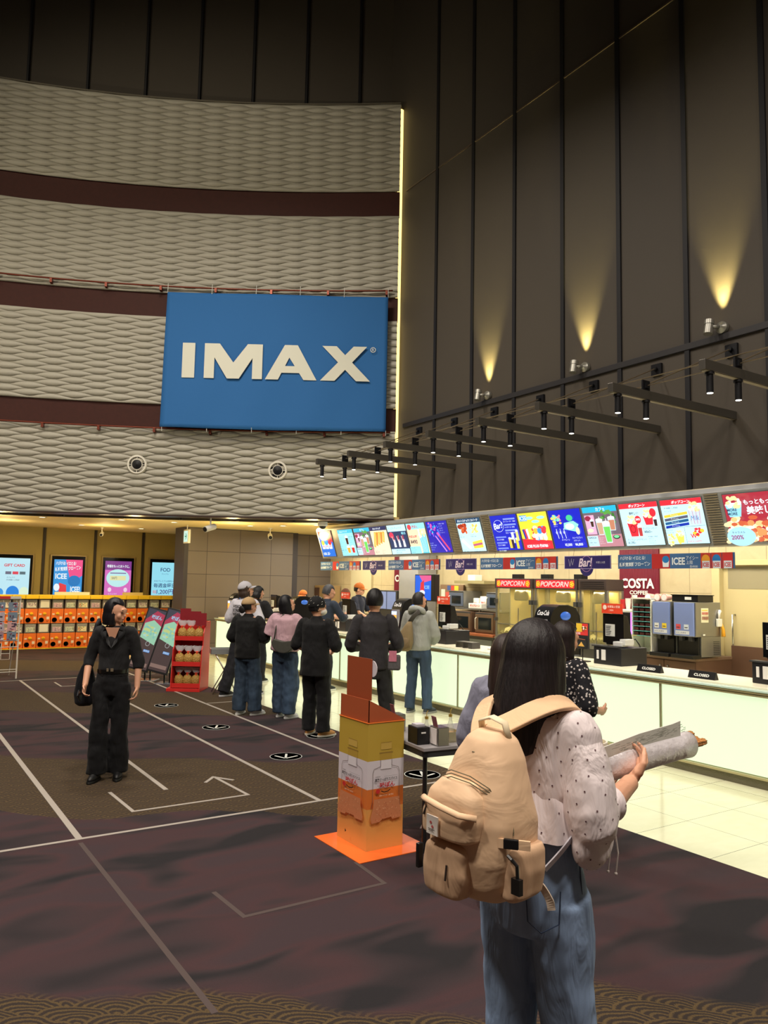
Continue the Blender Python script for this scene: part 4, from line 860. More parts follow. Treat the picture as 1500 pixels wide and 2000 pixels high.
bagm = M('snack_fill', (176, 140, 70), rough=0.5, bump=1.0, bscale=55, vary=0.5, vscale=60); film = M('clear_film', (235, 235, 240), rough=0.12, alpha=0.35, spec=0.8)
def bag(lx, ly, lz, lab, first=[None]):
    if first[0] is None:
        b = thing('snack_bag', lab, 'snack bag')
        mb = MB(); mb.loft([[(a * math.cos(k * PI / 6), c * math.sin(k * PI / 6), z) for k in range(12)] for a, c, z in ((0.055, 0.03, 0.0), (0.075, 0.05, 0.02), (0.078, 0.055, 0.11), (0.062, 0.045, 0.16), (0.03, 0.02, 0.185), (0.018, 0.018, 0.2))]); mb.build('snack', bagm, b, smooth=True)
        mb = MB(); mb.loft([[(a * math.cos(k * PI / 6), c * math.sin(k * PI / 6), z + (0.012 * math.sin(k * 2.1) if z > .25 else 0)) for k in range(12)] for a, c, z in ((0.02, 0.02, 0.195), (0.06, 0.02, 0.235), (0.098, 0.018, 0.30))], cap=False); mb.build('bag_top', film, b, smooth=True)
        MB().tube([(0.024 * math.cos(k * PI / 5), 0.024 * math.sin(k * PI / 5), 0.212) for k in range(11)], 0.008, 6).box(-0.01, 0.01, -0.03, -0.02, 0.17, 0.215).build('ribbon', M('orange_ribbon', (224, 70, 40), rough=0.4), b)
        first[0] = b; o = b
    else: o = copy_tree(first[0])
    c_, s_ = math.cos(-0.62), math.sin(-0.62)
    o.location = (4.38 + lx * c_ - ly * s_, 12.32 + lx * s_ + ly * c_, lz); o.rotation_euler = (0, 0, -0.62 + lx)
    tag(o, lab, 'snack bag', 'snack bags on the red display')
for z, ly, nm in ((0.813, -0.04, 'top shelf'), (0.413, -0.13, 'middle shelf'), (0.073, -0.13, 'bottom shelf')):
    for lx, sd in ((-0.14, 'left'), (0.0, 'middle'), (0.14, 'right')):
        bag(lx, ly, z, 'clear bag of golden snacks, %s of the %s of the red display' % (sd, nm))
# folding stand with tray
t = thing('folding_stand', 'small chrome folding cross-leg stand with a wire tray beside the red display', 'stand', (4.75, 11.75, 0), -0.3)
chrm = M('chrome2', (190, 190, 186), rough=0.2, metal=0.9)
for y in (-0.16, 0.16):
    MB().tube([(-0.19, y, 0.0), (0.16, y, 0.62)], 0.009, 8).build('leg', chrm, t, smooth=True); MB().tube([(0.19, y, 0.0), (-0.16, y, 0.62)], 0.009, 8).build('leg', chrm, t, smooth=True)
MB().cyl((-0.15, -0.16, 0.07), (-0.15, 0.16, 0.07), 0.006).cyl((0.15, -0.16, 0.07), (0.15, 0.16, 0.07), 0.006).build('crossbar', chrm, t)
MB().box(-0.24, 0.24, -0.18, 0.18, 0.62, 0.63).box(-0.24, 0.24, -0.18, -0.172, 0.63, 0.70).box(-0.24, 0.24, 0.172, 0.18, 0.63, 0.70).box(-0.24, -0.232, -0.18, 0.18, 0.63, 0.70).build('tray', M('silver_tray', (170, 172, 172), rough=0.3, metal=0.6), t)
# wire leaflet rack at the left edge
t = thing('leaflet_rack', 'white wire leaflet rack full of flyers, cut off by the left edge', 'rack', (1.55, 14.85, 0), 0.08)
wh = M('wire_white', (208, 200, 186), rough=0.4)
for x in (-0.6, 0.0, 0.62): MB().cyl((x, 0, 0), (x, 0.02, 1.42), 0.014, seg=8).cyl((x, 0.55, 0.0), (x, 0.05, 1.36), 0.010, seg=8).build('upright', wh, t)
mb = MB()
for z in (0.12, 0.16, 0.55, 0.66, 0.80, 0.95, 1.12, 1.38): mb.cyl((-0.6, 0, z), (0.62, 0, z), 0.007, seg=6)
for x in [-0.6 + 0.105 * i for i in range(12)]: mb.cyl((x, -0.01, 0.62 if int(x * 100) % 2 else 0.4), (x, -0.01, 1.36), 0.004, seg=6)
for x0 in (-0.5, -0.05, 0.35): mb.tube([(x0, -0.02, 0.62), (x0, -0.02, 0.34), (x0 + 0.14, -0.02, 0.34), (x0 + 0.14, -0.02, 0.62)], 0.006, 6); mb.cyl((x0, -0.02, 0.44), (x0 + 0.14, -0.02, 0.44), 0.005, seg=6)
mb.cyl((-0.6, 0.5, 0.06), (0.62, 0.5, 0.06), 0.01, seg=6); mb.build('wire_grid', wh, t)
MB().box(-0.6, 0.45, -0.016, -0.006, 1.385, 1.43).build('red_header', M('hdr_red', (190, 40, 44)), t); MB().box(0.45, 0.62, -0.016, -0.006, 1.385, 1.43).build('white_header', wh, t)
rn = random.Random(4); proto = None; nn_ = 0
for r_ in range(4):
    for c_ in range(6):
        x = -0.5 + 0.2 * c_; z = 0.66 + 0.17 * r_
        colr = [(150, 120, 132), (170, 158, 170), (120, 110, 130), (190, 150, 150), (110, 126, 142)][rn.randrange(5)]
        mb = MB(); mb.box(-0.075, 0.075, -0.002, 0.002, 0, 0.155)
        f = mb.build('flyer', M('fly_%d' % (colr[0]), colr, rough=0.5))
        ar = Art((0, 0, 0), (1, 0, 0), (0, 0, 1), INK, mapf=lambda x_, y_, l: Vector((-0.07 + x_, -0.0022 - l, y_)))
        for q in range(7): ar.rect(rn.uniform(0, .1), rn.uniform(0.01, .12), rn.uniform(.01, .05), rn.uniform(.008, .03), rn.choice([(70, 50, 70), (214, 200, 206), (140, 50, 70), (60, 60, 80)]))
        ar.build('print', f)
        f.location = (1.55 + x + 0.0, 14.83 + 0.08 * x - 0.0 , z); f.rotation_euler = (R(-3), 0, 0.08)
        tag(f, 'small printed flyer in the wire rack, %s from the left in the %s row up' % (ordn[c_], ordn[r_]), 'flyer', 'flyers in the wire rack')

# ================================================================ KITCHEN
stl = M('stainless', (150, 150, 148), rough=0.3, metal=0.8); stl_d = M('stainless_dark', (92, 90, 88), rough=0.35, metal=0.7)
brw = M('cabinet_brown', (92, 66, 52), rough=0.45, vary=0.08); lam = M('counter_rust', (150, 84, 52), rough=0.4)
gls = M('case_glass', (200, 190, 130), rough=0.05, alpha=0.22, spec=0.8); dkgl = M('oven_glass', (26, 32, 34), rough=0.08)
# floor of the kitchen and back counters
t = thing('kitchen_cabinet', 'brown base cabinet under the two juice dispensers', 'cabinet', (9.6, 6.63, 0))
MB().box(0, 0.88, 0, 1.55, 0.05, 0.78).build('body', brw, t, bevel=0.004); MB().box(-0.02, 0.88, -0.01, 1.56, 0.78, 0.82).build('top', M('cab_top', (116, 92, 76), rough=0.4), t, bevel=0.004)
for y in (0.01, 0.52, 1.03):
    d = MB().box(-0.012, 0, y, y + 0.5, 0.08, 0.76).build('door', brw, t, bevel=0.003); MB().ell((-0.02, y + (0.44 if y < .5 else 0.06), 0.68), 0.014).build('knob', stl, d, smooth=True)
MB().box(0.84, 0.88, -0.58, 0, 0.0, 0.98).build('end_panel', brw, t)
t = thing('kitchen_cabinet', 'steel base cabinet with rust-brown top under the stacked ovens', 'cabinet', (9.75, 11.0, 0))
MB().box(0, 0.7, 0, 1.7, 0.05, 0.80).build('body', stl_d, t, bevel=0.004); MB().box(-0.03, 0.7, -0.01, 1.7, 0.80, 0.845).build('top', lam, t, bevel=0.004)
MB().box(-0.012, 0, 0.05, 0.8, 0.1, 0.74).box(-0.012, 0, 0.85, 1.6, 0.1, 0.74).build('door', M('door_dk', (96, 98, 92), rough=0.4), t)
t = thing('kitchen_cabinet', 'plain steel base cabinet farther along the kitchen wall behind the cashiers', 'cabinet', (9.8, 14.47, 0))
MB().box(0, 0.68, 0, 4.0, 0.05, 0.84).build('body', stl_d, t, bevel=0.004); MB().box(-0.02, 0.68, -0.0, 4.0, 0.84, 0.88).build('top', stl, t, bevel=0.004)
t = thing('kitchen_cabinet', 'dark base cabinet under the popcorn machines', 'cabinet', (9.72, 8.25, 0))
MB().box(0, 0.75, 0, 2.68, 0.05, 0.79).build('body', M('cab_dk', (70, 68, 66), rough=0.4), t, bevel=0.004); MB().box(-0.02, 0.75, 0, 2.68, 0.79, 0.83).build('top', stl, t, bevel=0.004)

def oven(Y0, Y1, z0, z1, X, lab, kind=0):
    t = thing('convection_oven' if kind == 0 else 'microwave_oven', lab, 'oven', (X, Y0, z0)); W = Y1 - Y0; Hh_ = z1 - z0
    MB().box(0.02, 0.5, 0, W, 0.0, Hh_).build('case', stl if kind else M('oven_case', (120, 92, 74), rough=0.35, metal=0.5), t, bevel=0.006)
    d = MB().box(0, 0.022, 0.02, W - 0.02, 0.03, Hh_ - 0.04).build('door', M('oven_door', (136, 112, 92), rough=0.3, metal=0.6) if kind == 0 else M('mw_door', (104, 116, 140), rough=0.3, metal=0.4), t, bevel=0.004)
    MB().box(-0.004, 0.0, 0.07, W - 0.12, 0.08, Hh_ - 0.1).build('window', dkgl, d); MB().tube([(0, W - 0.06, 0.07), (-0.035, W - 0.06, 0.09), (-0.035, W - 0.06, Hh_ - 0.12), (0, W - 0.06, Hh_ - 0.1)], 0.009, 8).build('handle', M('handle_w', (220, 216, 200), rough=0.3, metal=0.5), d, smooth=True)
    MB().box(0.005, 0.02, 0.02, W - 0.02, Hh_ - 0.035, Hh_ - 0.005).build('control_strip', dgrey, t)
oven(11.80, 12.40, 0.845, 1.25, 9.85, 'brown-fronted oven on the rust counter, left one')
oven(11.12, 11.68, 0.845, 1.25, 9.85, 'brown-fronted oven on the rust counter, right one beside the popcorn machine')
t = thing('wall_shelf', 'steel shelf above the two brown-fronted ovens', 'shelf', (9.95, 11.0, 1.28))
MB().box(0, 0.5, 0, 1.75, 0, 0.03).build('board', stl, t, bevel=0.003); MB().box(0.1, 0.14, 0.75, 0.79, -0.43, 0.0).box(0.1, 0.14, 1.6, 1.64, -0.43, 0.0).build('post', stl, t)
oven(12.20, 12.68, 1.312, 1.65, 9.98, 'small blue-grey microwave on the shelf, left one', 1)
oven(11.08, 11.50, 1.312, 1.64, 9.98, 'small grey microwave on the shelf, right one beside the popcorn machine', 1)
pb = M('paper_bag', (236, 232, 224), rough=0.6)
for i, (y, z, w_, h_, lab) in enumerate(((11.75, 1.312, 0.24, 0.24, 'white paper bag with red print standing between the microwaves, tall one'), (12.0, 1.312, 0.16, 0.2, 'narrow white paper bag between the microwaves, left'),)):
    t = thing('paper_bag', lab, 'paper bag', (10.15, y, z)); MB().box(0, 0.12, -w_ / 2, w_ / 2, 0, h_).build('bag', pb, t, bevel=0.012)
    ar = Art((-0.002, w_ * .32, h_ * .3), (0, -1, 0), (0, 0, 1), INK); ar.text('味ぽん', 0, 0, h_ * .3, (210, 50, 50), w=w_ * .64, bold=.03); ar.build('print', t)
t = thing('paper_tray', 'low white paper tray with red writing in front of the paper bags', 'tray', (10.0, 11.85, 1.312)); MB().box(0, 0.14, -0.2, 0.2, 0, 0.10).build('tray', pb, t, bevel=0.01); ar = Art((-0.002, .15, 0.03), (0, -1, 0), (0, 0, 1), INK); ar.text('ポップコーン', 0, 0, 0.05, (210, 50, 50), w=.3, bold=.03); ar.build('print', t)
# popcorn machines
neon_r = M('neon_red', (255, 60, 70), emit=2.2); neon_y = M('neon_yellow', (255, 190, 30), emit=2.0); hdr = M('header_dark', (70, 58, 56), rough=0.4, metal=0.3)
corn = M('popcorn_heap', (240, 222, 150), rough=0.8, bump=1.0, bscale=40, vary=0.3, vscale=50)
def popper(Y0, Y1, lab, neon=True):
    t = thing('popcorn_machine', lab, 'popcorn machine', (9.7, Y0, 0.83)); W = Y1 - Y0; H_ = 1.08
    MB().box(0, 0.40, 0, W, 0, 0.05).build('base', stl, t, bevel=0.004)
    for y in (0, W - 0.05):
        for x in (0, 0.35): MB().box(x, x + 0.05, y, y + 0.05, 0.05, 0.90).build('corner_post', stl, t)
    MB().box(-0.02, 0.40, 0, W, 0.90, H_).build('header', hdr, t, bevel=0.004)
    MB().box(0.01, 0.014, 0.05, W - 0.05, 0.05, 0.90).build('glass_front', gls, t); MB().box(0.05, 0.35, 0.01, 0.014, 0.05, 0.90).build('glass_side', gls, t)
    MB().box(0.0, 0.01, 0.05, W - 0.05, 0.24, 0.255).box(0.0, 0.01, W * .38, W * .38 + 0.012, 0.05, 0.55).build('glass_rail', stl, t)
    MB().box(0.33, 0.35, 0.05, W - 0.05, 0.05, 0.90).build('back_lining', M('lining', (220, 200, 130), rough=0.3, metal=0.2), t)
    MB().lathe([(0.001, 0.86), (0.10, 0.86), (0.13, 0.80), (0.13, 0.68), (0.11, 0.66), (0.001, 0.66)], c=(0.19, W * .5, 0.02), seg=24).build('kettle', stl_d, t, smooth='auto')
    mb = MB(); n = 14; g = [[mb.bm.verts.new((0.06 + 0.26 * i / n, 0.06 + (W - 0.12) * j / n, 0.055 + 0.12 * (0.5 + 0.5 * math.sin(i * .5) * math.cos(j * .7)) + 0.02 * math.sin(i * 5 + j * 3))) for j in range(n + 1)] for i in range(n + 1)]
    for i in range(n):
        for j in range(n): mb.bm.faces.new((g[i][j], g[i + 1][j], g[i + 1][j + 1], g[i][j + 1]))
    o = mb.build('popcorn', corn, t, smooth=True); o['kind'] = 'stuff'
    l = lamp('AREA', 'popcorn_lamp', (9.89, Y0 + W / 2, 1.70), (9.89, Y0 + W / 2, 0), 14, (1, 0.75, 0.32), size=0.25)
    if neon:
        ar = Art((-0.021, W - 0.06, 0.925), (0, -1, 0), (0, 0, 1), lambda c, k: M('neon_%s' % str(c), c, emit=k), 1.2)
        w_ = W - 0.12; ar.rect(0, 0, w_, 0.13, (214, 20, 34))
        for cx_ in (0.05, w_ - 0.05):
            for a in range(5): ar.ring(cx_ + 0.028 * math.cos(a * 1.257), 0.065 + 0.03 * math.sin(a * 1.257), 0.022, 0.024, 0.009, (255, 176, 20), 12)
        ar.text('POPCORN', 0.11, 0.02, 0.09, (255, 150, 150), w=w_ - 0.22, bold=.02, shear=.25, stretch=True); ar.build('neon_sign', t)
    else:
        mb = MB()
        for i in range(4): mb.box(-0.024, -0.019, 0.04 + 0.0, W - 0.04, 0.93 + 0.033 * i, 0.94 + 0.033 * i)
        mb.build('vent_slots', blk, t)
    MB().box(-0.035, 0.0, 0.0, 0.07, 0.62, 0.70).box(-0.035, 0, W - 0.07, W, 0.62, 0.70).box(-0.035, 0, W - 0.07, W, 0.3, 0.36).build('hinge', dgrey, t)
popper(9.92, 10.90, 'glass popcorn machine with red POPCORN neon sign, the left one')
popper(8.88, 9.88, 'glass popcorn machine with red POPCORN neon sign, the right one')
popper(8.27, 8.85, 'narrower glass warming cabinet with vented header right of the popcorn signs', False)
for y_, lab in ((10.45, 'small dark box on top of the left popcorn machine'), (9.72, 'small black box on top of the right popcorn machine, left end'), (8.95, 'small black box on top of the right popcorn machine, right end')):
    tag(MB().box(9.78, 9.92, y_ - 0.09, y_ + 0.09, 1.91, 1.99).build('junction_box', blk, None, bevel=.004), lab, 'box')
# coffee walls
maroon = M('coffee_maroon', (116, 30, 48), rough=0.4)
def coffee(Y1, Y0, z0, z1, lab, tz):
    t = thing('wall_panel', lab, 'wall panel', (10.46, Y1, z0)); W = Y1 - Y0
    mb = MB(); n = int(W / 0.03)
    for i in range(n): mb.box(0.012, 0.04, -W * (i + 1) / n + 0.004, -W * i / n, 0, z1 - z0)
    mb.box(0.02, 0.04, -W, 0, 0, z1 - z0); mb.build('slatted_panel', maroon, t)
    ar = Art((0.0, -W * .06, 0), (0, -1, 0), (0, 0, 1), INK, step=0.001); ar.text('COSTA', 0, tz - z0 + 0.10, 0.165, (240, 236, 226), w=W * .84, bold=.035, stretch=True); ar.text('COFFEE', W * .22, tz - z0, 0.065, (240, 236, 226), w=W * .46, bold=.03, stretch=True); ar.build('lettering', t)
coffee(8.66, 7.88, 0.9, 2.6, 'dark red ribbed wall panel reading COFFEE behind the coffee machine', 1.675)
coffee(15.42, 14.5, 1.52, 2.6, 'dark red wall panel with cut-off white letters behind the man in black', 1.715)
o = MB().box(9.95, 10.45, 13.72, 14.45, 0, 3.0).build('kitchen_pillar', M('grey_pillar', (140, 138, 136), rough=0.5, vary=0.06)); tag(structure(o)); o.name = 'wall_pillar'
structure(MB().box(10.44, 10.52, 16.4, 17.4, 1.0, 2.35).build('trim_11', M('hatch', (196, 184, 148), rough=0.5)))
# coffee machine
t = thing('coffee_machine', 'coffee machine with blue display and purple lit edge below the coffee wall', 'coffee machine', (9.6, 7.68, 0.83))
MB().box(0, 0.5, 0, 0.40, 0, 0.62).build('body', wpl, t, bevel=0.01); MB().box(-0.015, 0.0, 0.05, 0.40, 0.30, 0.58).build('display_panel', blk, t)
ar = Art((-0.017, 0.33, 0.40), (0, -1, 0), (0, 0, 1), EM, 1.3); ar.rect(0, 0, .16, .12, (30, 110, 240)); ar.rect(.02, .03, .04, .08, (150, 220, 255)); ar.rect(.09, .02, .05, .08, (120, 200, 255)); ar.build('display', t)
MB().box(-0.018, 0.0, 0.0, 0.045, 0.26, 0.58).build('light_edge', M('purple_lit', (190, 110, 250), emit=1.6), t); MB().box(-0.05, 0, 0.08, 0.36, 0.0, 0.05).box(-0.03, 0, 0.18, 0.26, 0.2, 0.3).build('drip_tray', dgrey, t)
cupw = M('cup_white', (232, 230, 226), rough=0.4); cupr = M('cup_red', (200, 50, 56), rough=0.4)
pc_ = None
def cup(x, y, z, lab, mat_, grp, n=1, rot=None):
    t = thing('paper_cup', lab, 'cup', (x, y, z), 0, grp)
    for i in range(n):
        MB().lathe([(0.001, 0), (0.03, 0), (0.042, 0.1), (0.044, 0.1), (0.044, 0.106), (0.001, 0.106)], c=(0, 0, i * 0.018), seg=18).build('cup_wall', mat_, t, smooth='auto')
    if rot: t.rotation_euler = rot
i = 0
for y, z, m_, n_, lab in ((8.0, 1.46, cupr, 3, 'stack of red paper cups on the coffee machine, leftmost'), (7.9, 1.46, cupw, 4, 'stack of white paper cups on the coffee machine, middle'), (7.78, 1.46, cupw, 7, 'taller stack of white paper cups on the coffee machine, right')):
    cup(9.75, y, z, lab, m_, 'cup stacks on the coffee machine', n_)
t = thing('capsule_rack', 'white rack of small bottle pods left of the dispensers', 'rack', (9.5, 7.30, 1.08))
MB().box(0.02, 0.3, 0, 0.02, -0.25, 0.55).box(0.02, 0.3, 0.33, 0.35, -0.25, 0.55).box(0.28, 0.3, 0, 0.35, -0.25, 0.55).box(0.0, 0.3, 0, 0.35, 0.54, 0.56).build('frame', wpl, t)
mb = MB()
for k in range(7): mb.box(0.0, 0.28, 0.02, 0.33, 0.07 * k, 0.07 * k + 0.008)
mb.build('shelf', M('teal_edge', (100, 180, 180)), t)
rn = random.Random(2); mb = MB(); 
for k in range(7):
    for j in range(3): mb.box(0.02, 0.1, 0.035 + 0.1 * j, 0.105 + 0.1 * j, 0.07 * k + 0.01, 0.07 * k + 0.05)
o = mb.build('pods', M('pods', (92, 44, 44), rough=0.4), t); o['kind'] = 'stuff'
MB().box(-0.004, 0.0, 0.25, 0.33, 0.0, 0.006).build('label_strip', yel, t)
# juice dispensers
tankb = M('tank_front', (122, 138, 190), rough=0.25, emit=0.12)
def tank(Y0, Y1, lab, cols_):
    t = thing('juice_dispenser', lab, 'drink dispenser', (9.5, Y0, 0.82)); W = Y1 - Y0
    MB().box(0.02, 0.60, 0, W, 0.30, 0.78).build('tank', stl, t, bevel=0.005); MB().box(0.0, 0.02, 0.02, W - 0.015, 0.31, 0.77).build('front_panel', tankb, t, bevel=0.004)
    MB().box(0.14, 0.60, 0, W, 0.02, 0.30).build('base', stl, t, bevel=0.004); MB().box(0.10, 0.14, 0.02, W - 0.02, 0.05, 0.30).build('splash_panel', blk, t)
    MB().box(-0.06, 0.14, 0, W, 0.0, 0.05).build('drip_tray', blk, t, bevel=0.004)
    MB().box(0.02, 0.09, 0.07, 0.12, 0.24, 0.30).box(0.02, 0.09, W - 0.13, W - 0.08, 0.24, 0.30).build('nozzle', dgrey, t)
    ar = Art((-0.001, W - 0.04, 0.33), (0, -1, 0), (0, 0, 1), INK, step=0.001); ar.rect(0, 0, .22, .05, (214, 218, 230)); ar.text('ボタンを押す', .01, .01, .025, (40, 50, 90), w=.19)
    for k, c in enumerate(cols_): ar.rect(.01 + .13 * k, .07, .075, .07, c); ar.rect(.02 + .13 * k, .09, .05, .012, (60, 60, 70))
    ar.build('sticker', t)
    return t
tank(6.96, 7.28, 'blue-fronted steel juice dispenser with a yellow sticker, left of the pair', [(230, 232, 236), (236, 206, 60)])
t = tank(6.57, 6.92, 'blue-fronted steel juice dispenser with a red sticker, right of the pair', [(214, 80, 90), (214, 224, 240)])
ar = Art((0.14, -0.002, 0.50), (1, 0, 0), (0, 0, 1), INK, step=0.001); ar.rect(0, 0, .17, .20, (234, 228, 196)); ar.rect(.02, .165, .13, .012, (236, 206, 60))
for k in range(5): ar.rect(.02 + .028 * k, .11, .018, .035, (190, 70, 70)); ar.rect(.02 + .028 * k, .04, .02, .045, (150, 90, 80))
ar.rect(.02, -.18, .05, .02, (240, 240, 236)); ar.build('notice', t)
mb = MB()
for k in range(8): mb.box(0.42 + 0.0, 0.56, -0.004, 0.001, 0.05 + 0.025 * k, 0.058 + 0.025 * k)
mb.build('vent', dgrey, t)
t = thing('hand_tool', 'white and yellow hand tool hanging on the side of the right juice dispenser', 'tool', (9.98, 6.53, 1.12))
MB().box(0, 0.1, 0.0, 0.035, 0.14, 0.25).build('holder', wpl, t, bevel=0.006); MB().tube([(0.09, 0.02, 0.2), (0.13, 0.01, 0.1), (0.12, 0.0, 0.0)], [0.015, 0.024, 0.03], 8).build('handle', M('tool_yellow', (240, 170, 40)), t, smooth=True); MB().tube([(0.05, 0.02, 0.25), (0.06, 0.02, 0.33), (0.09, 0.03, 0.36)], [0.014, 0.02, 0.026], 8).build('head', M('tool_white', (226, 220, 214)), t, smooth=True)
for k, y in enumerate((7.42, 7.26, 7.14)):
    t = thing('paper_cup', 'pink paper cup lying on its side on the juice dispensers, %s of three' % ('left', 'middle', 'right')[k], 'cup', (9.60, y, 1.655), 0, 'cups lying on the juice dispensers')
    MB().lathe([(0.001, 0), (0.055, 0), (0.055, 0.008), (0.052, 0.01), (0.04, 0.14), (0.001, 0.14)], seg=20, axis='x').build('cup_wall', M('cup_pink', (214, 160, 150), rough=0.4), t, smooth='auto'); MB().lathe([(0.001, -0.002), (0.045, -0.002), (0.045, 0.0), (0.001, 0.0)], seg=20, axis='x').build('cup_base', cupw, t)
t = thing('black_tray_box', 'open black plastic box on top of the right juice dispenser', 'box', (9.62, 6.60, 1.602)); MB().box(0, 0.36, 0, 0.42, 0, 0.09).build('box', blk, t, bevel=0.004); MB().box(-0.01, 0.37, -0.01, 0.43, 0.09, 0.10).build('rim', blk, t); MB().box(-0.012, -0.002, 0.1, 0.2, 0.03, 0.07).build('label', cupw, t)
# left kitchen pieces
t = thing('ice_dispenser', 'blue-grey twin dispenser on the far kitchen counter behind the man in black', 'drink dispenser', (9.95, 14.55, 0.88)); MB().box(0, 0.5, 0, 0.78, 0.0, 0.73).build('body', stl_d, t, bevel=0.01); MB().box(-0.01, 0, 0.03, 0.37, 0.3, 0.7).box(-0.01, 0, 0.41, 0.75, 0.3, 0.7).build('front_panel', tankb, t)
t = thing('brown_machine', 'brown box machine at the far left end of the kitchen wall', 'machine', (10.0, 17.95, 0.88)); MB().box(0, 0.45, 0, 0.62, 0, 0.8).build('body', M('tanbox', (150, 124, 84), rough=0.5), t, bevel=0.01); MB().box(-0.01, 0, 0.34, 0.6, 0.08, 0.74).build('panel', M('brownpanel', (80, 54, 40)), t)
t = thing('digital_sign', 'upright blue screen with red figure art behind the grey hoodie man', 'screen', (8.6, 11.96, 1.46)); MB().box(0, 0.12, -0.62, 0.0, 0, 0.5).build('case', blk, t, bevel=0.006); MB().cyl((0.06, -0.28, -1.44), (0.06, -0.28, 0), 0.02).box(-0.1, 0.2, -0.45, -0.1, -1.46, -1.43).build('stand', blk, t)
ar = Art((-0.002, -0.02, 0.02), (0, -1, 0), (0, 0, 1), EM, 1.1); w_, h_ = 0.50, 0.46; ar.rect(0, 0, w_, h_, (20, 100, 230)); ar.poly([(w_ * .25, h_), (w_, h_), (w_, h_ * .8), (w_ * .5, h_ * .7)], (230, 90, 150)); ar.poly([(w_ * .3, h_ * .2), (w_ * .6, h_ * .2), (w_ * .55, h_ * .8), (w_ * .35, h_ * .7)], (226, 50, 60)); ar.ell(w_ * .45, h_ * .3, w_ * .18, h_ * .1, WH); ar.text('ICEE', w_ * .58, h_ * .45, h_ * .14, (140, 200, 250), w=w_ * .34, bold=.03); ar.build('screen_picture', t)
t = thing('projector_box', 'small white box with cable on top of the kitchen shelf unit', 'box', (10.2, 12.1, 1.86)); MB().box(0, 0.2, 0, 0.22, 0, 0.12).build('box', wpl, t, bevel=0.01); MB().box(-0.05, 0.28, -0.35, 0.6, -0.06, 0).build('shelf_board', M('olive_board', (150, 138, 96)), t)
t = thing('notice_board', 'cluster of red, blue and yellow notices on the kitchen wall left of the microwaves', 'notice board', (10.44, 13.55, 1.35)); MB().box(0, 0.04, -0.8, 0, 0, 0.42).build('board', M('board_brown', (140, 110, 84)), t); ar = Art((-0.002, 0, 0), (0, -1, 0), (0, 0, 1), INK, step=0.001)
for x_, y_, w_, h_, c in ((.25, .3, .12, .1, (70, 90, 150)), (.38, .3, .12, .1, (200, 70, 60)), (.5, .3, .14, .1, (230, 200, 60)), (.2, .1, .3, .16, (210, 90, 80)), (.04, .12, .14, .2, (226, 220, 206)), (.55, .1, .14, .16, (236, 230, 226))): ar.rect(x_, y_, w_, h_, c)
ar.build('notices', t)

# ================================================================ THINGS ON THE SERVICE COUNTER
def drink_tower(x, y, z, s, lab, rz=0.0):
    t = thing('drink_tower', lab, 'drink dispenser', (x, y, z), rz)
    gb = M('gloss_black', (14, 14, 18), rough=0.28, spec=0.4)
    # arched body (front faces -x)
    prof = [(-0.2, 0.0), (-0.2, 0.34), (-0.19, 0.48), (-0.14, 0.58), (-0.04, 0.635), (0.12, 0.64), (0.26, 0.6), (0.33, 0.5), (0.35, 0.36), (0.34, 0.0)]
    MB().loft([[(px * s, w * s * k_, pz * s) for px, pz in prof] for w, k_ in ((-0.155, .86), (-0.155, 1), (0.155, 1), (0.155, .86))]).build('housing', gb, t, smooth='auto', bevel=0.02 * s)
    # glass shaped front window
    pf = [(0.075, 0.03), (0.072, 0.12), (0.085, 0.22), (0.105, 0.32), (0.112, 0.40), (0.105, 0.46)]
    mb = MB(); 
    mb.loft([[(-0.205 * s - 0.05 * s * math.sin(PI * k / 8), -w * s * math.cos(PI * k / 8), z_ * s) for k in range(9)] for w, z_ in pf], cap=False, closed=False)
    mb.build('glass_rim', M('silver_rim', (190, 190, 200), rough=0.2, metal=0.6), t, smooth=True)
    mb = MB(); mb.loft([[(-0.215 * s - 0.05 * s * math.sin(PI * k / 8), -w * .82 * s * math.cos(PI * k / 8), z_ * s) for k in range(9)] for w, z_ in [(0.07, 0.05), (0.07, 0.12), (0.084, 0.22), (0.1, 0.32), (0.104, 0.37)]], cap=False, closed=False)
    mt, nt, b, tc = node_mat('lit_cola_%d' % int(y * 10)); sp_ = nt.nodes.new('ShaderNodeSeparateXYZ'); nt.links.new(tc.outputs['Object'], sp_.inputs[0])
    cr = ramp(nt, mth(nt, 'ADD', mth(nt, 'DIVIDE', sp_.outputs['Z'], 0.37 * s), mth(nt, 'MULTIPLY', mth(nt, 'SUBTRACT', noise_t(nt, tc.outputs['Object'], 28, 2), 0.5), 0.5)), [(0.05, col((90, 20, 14))), (0.4, col((190, 50, 20))), (0.62, col((255, 130, 20))), (0.85, col((255, 160, 60)))])
    nt.links.new(cr, b.inputs['Base Color']); nt.links.new(cr, b.inputs['Emission Color']); b.inputs['Emission Strength'].default_value = 1.0
    mb.build('lit_drink', mt, t, smooth=True)
    mb = MB(); mb.loft([[(-0.215 * s - 0.05 * s * math.sin(PI * k / 8), -w * .85 * s * math.cos(PI * k / 8), z_ * s) for k in range(9)] for w, z_ in [(0.104, 0.375), (0.105, 0.43)]], cap=False, closed=False); mb.build('lit_head', M('lit_head', (180, 200, 250), emit=1.0), t, smooth=True)
    MB().ell((0.08 * s, -0.135 * s, 0.5 * s), (0.09 * s, 0.03 * s, 0.055 * s)).build('blue_badge', M('badge_blue', (60, 110, 210), rough=.2, emit=.25), t, smooth=True)
    ar = Art((-0.178 * s, 0.1 * s, 0.505 * s), (0, -1, 0), (0.35, 0, 1), INK, step=0.003); ar.text('Coca-Cola', 0.0, 0.0, 0.065 * s, (236, 236, 240), w=0.2 * s, bold=.02, shear=.3, stretch=True); ar.build('script_logo', t)
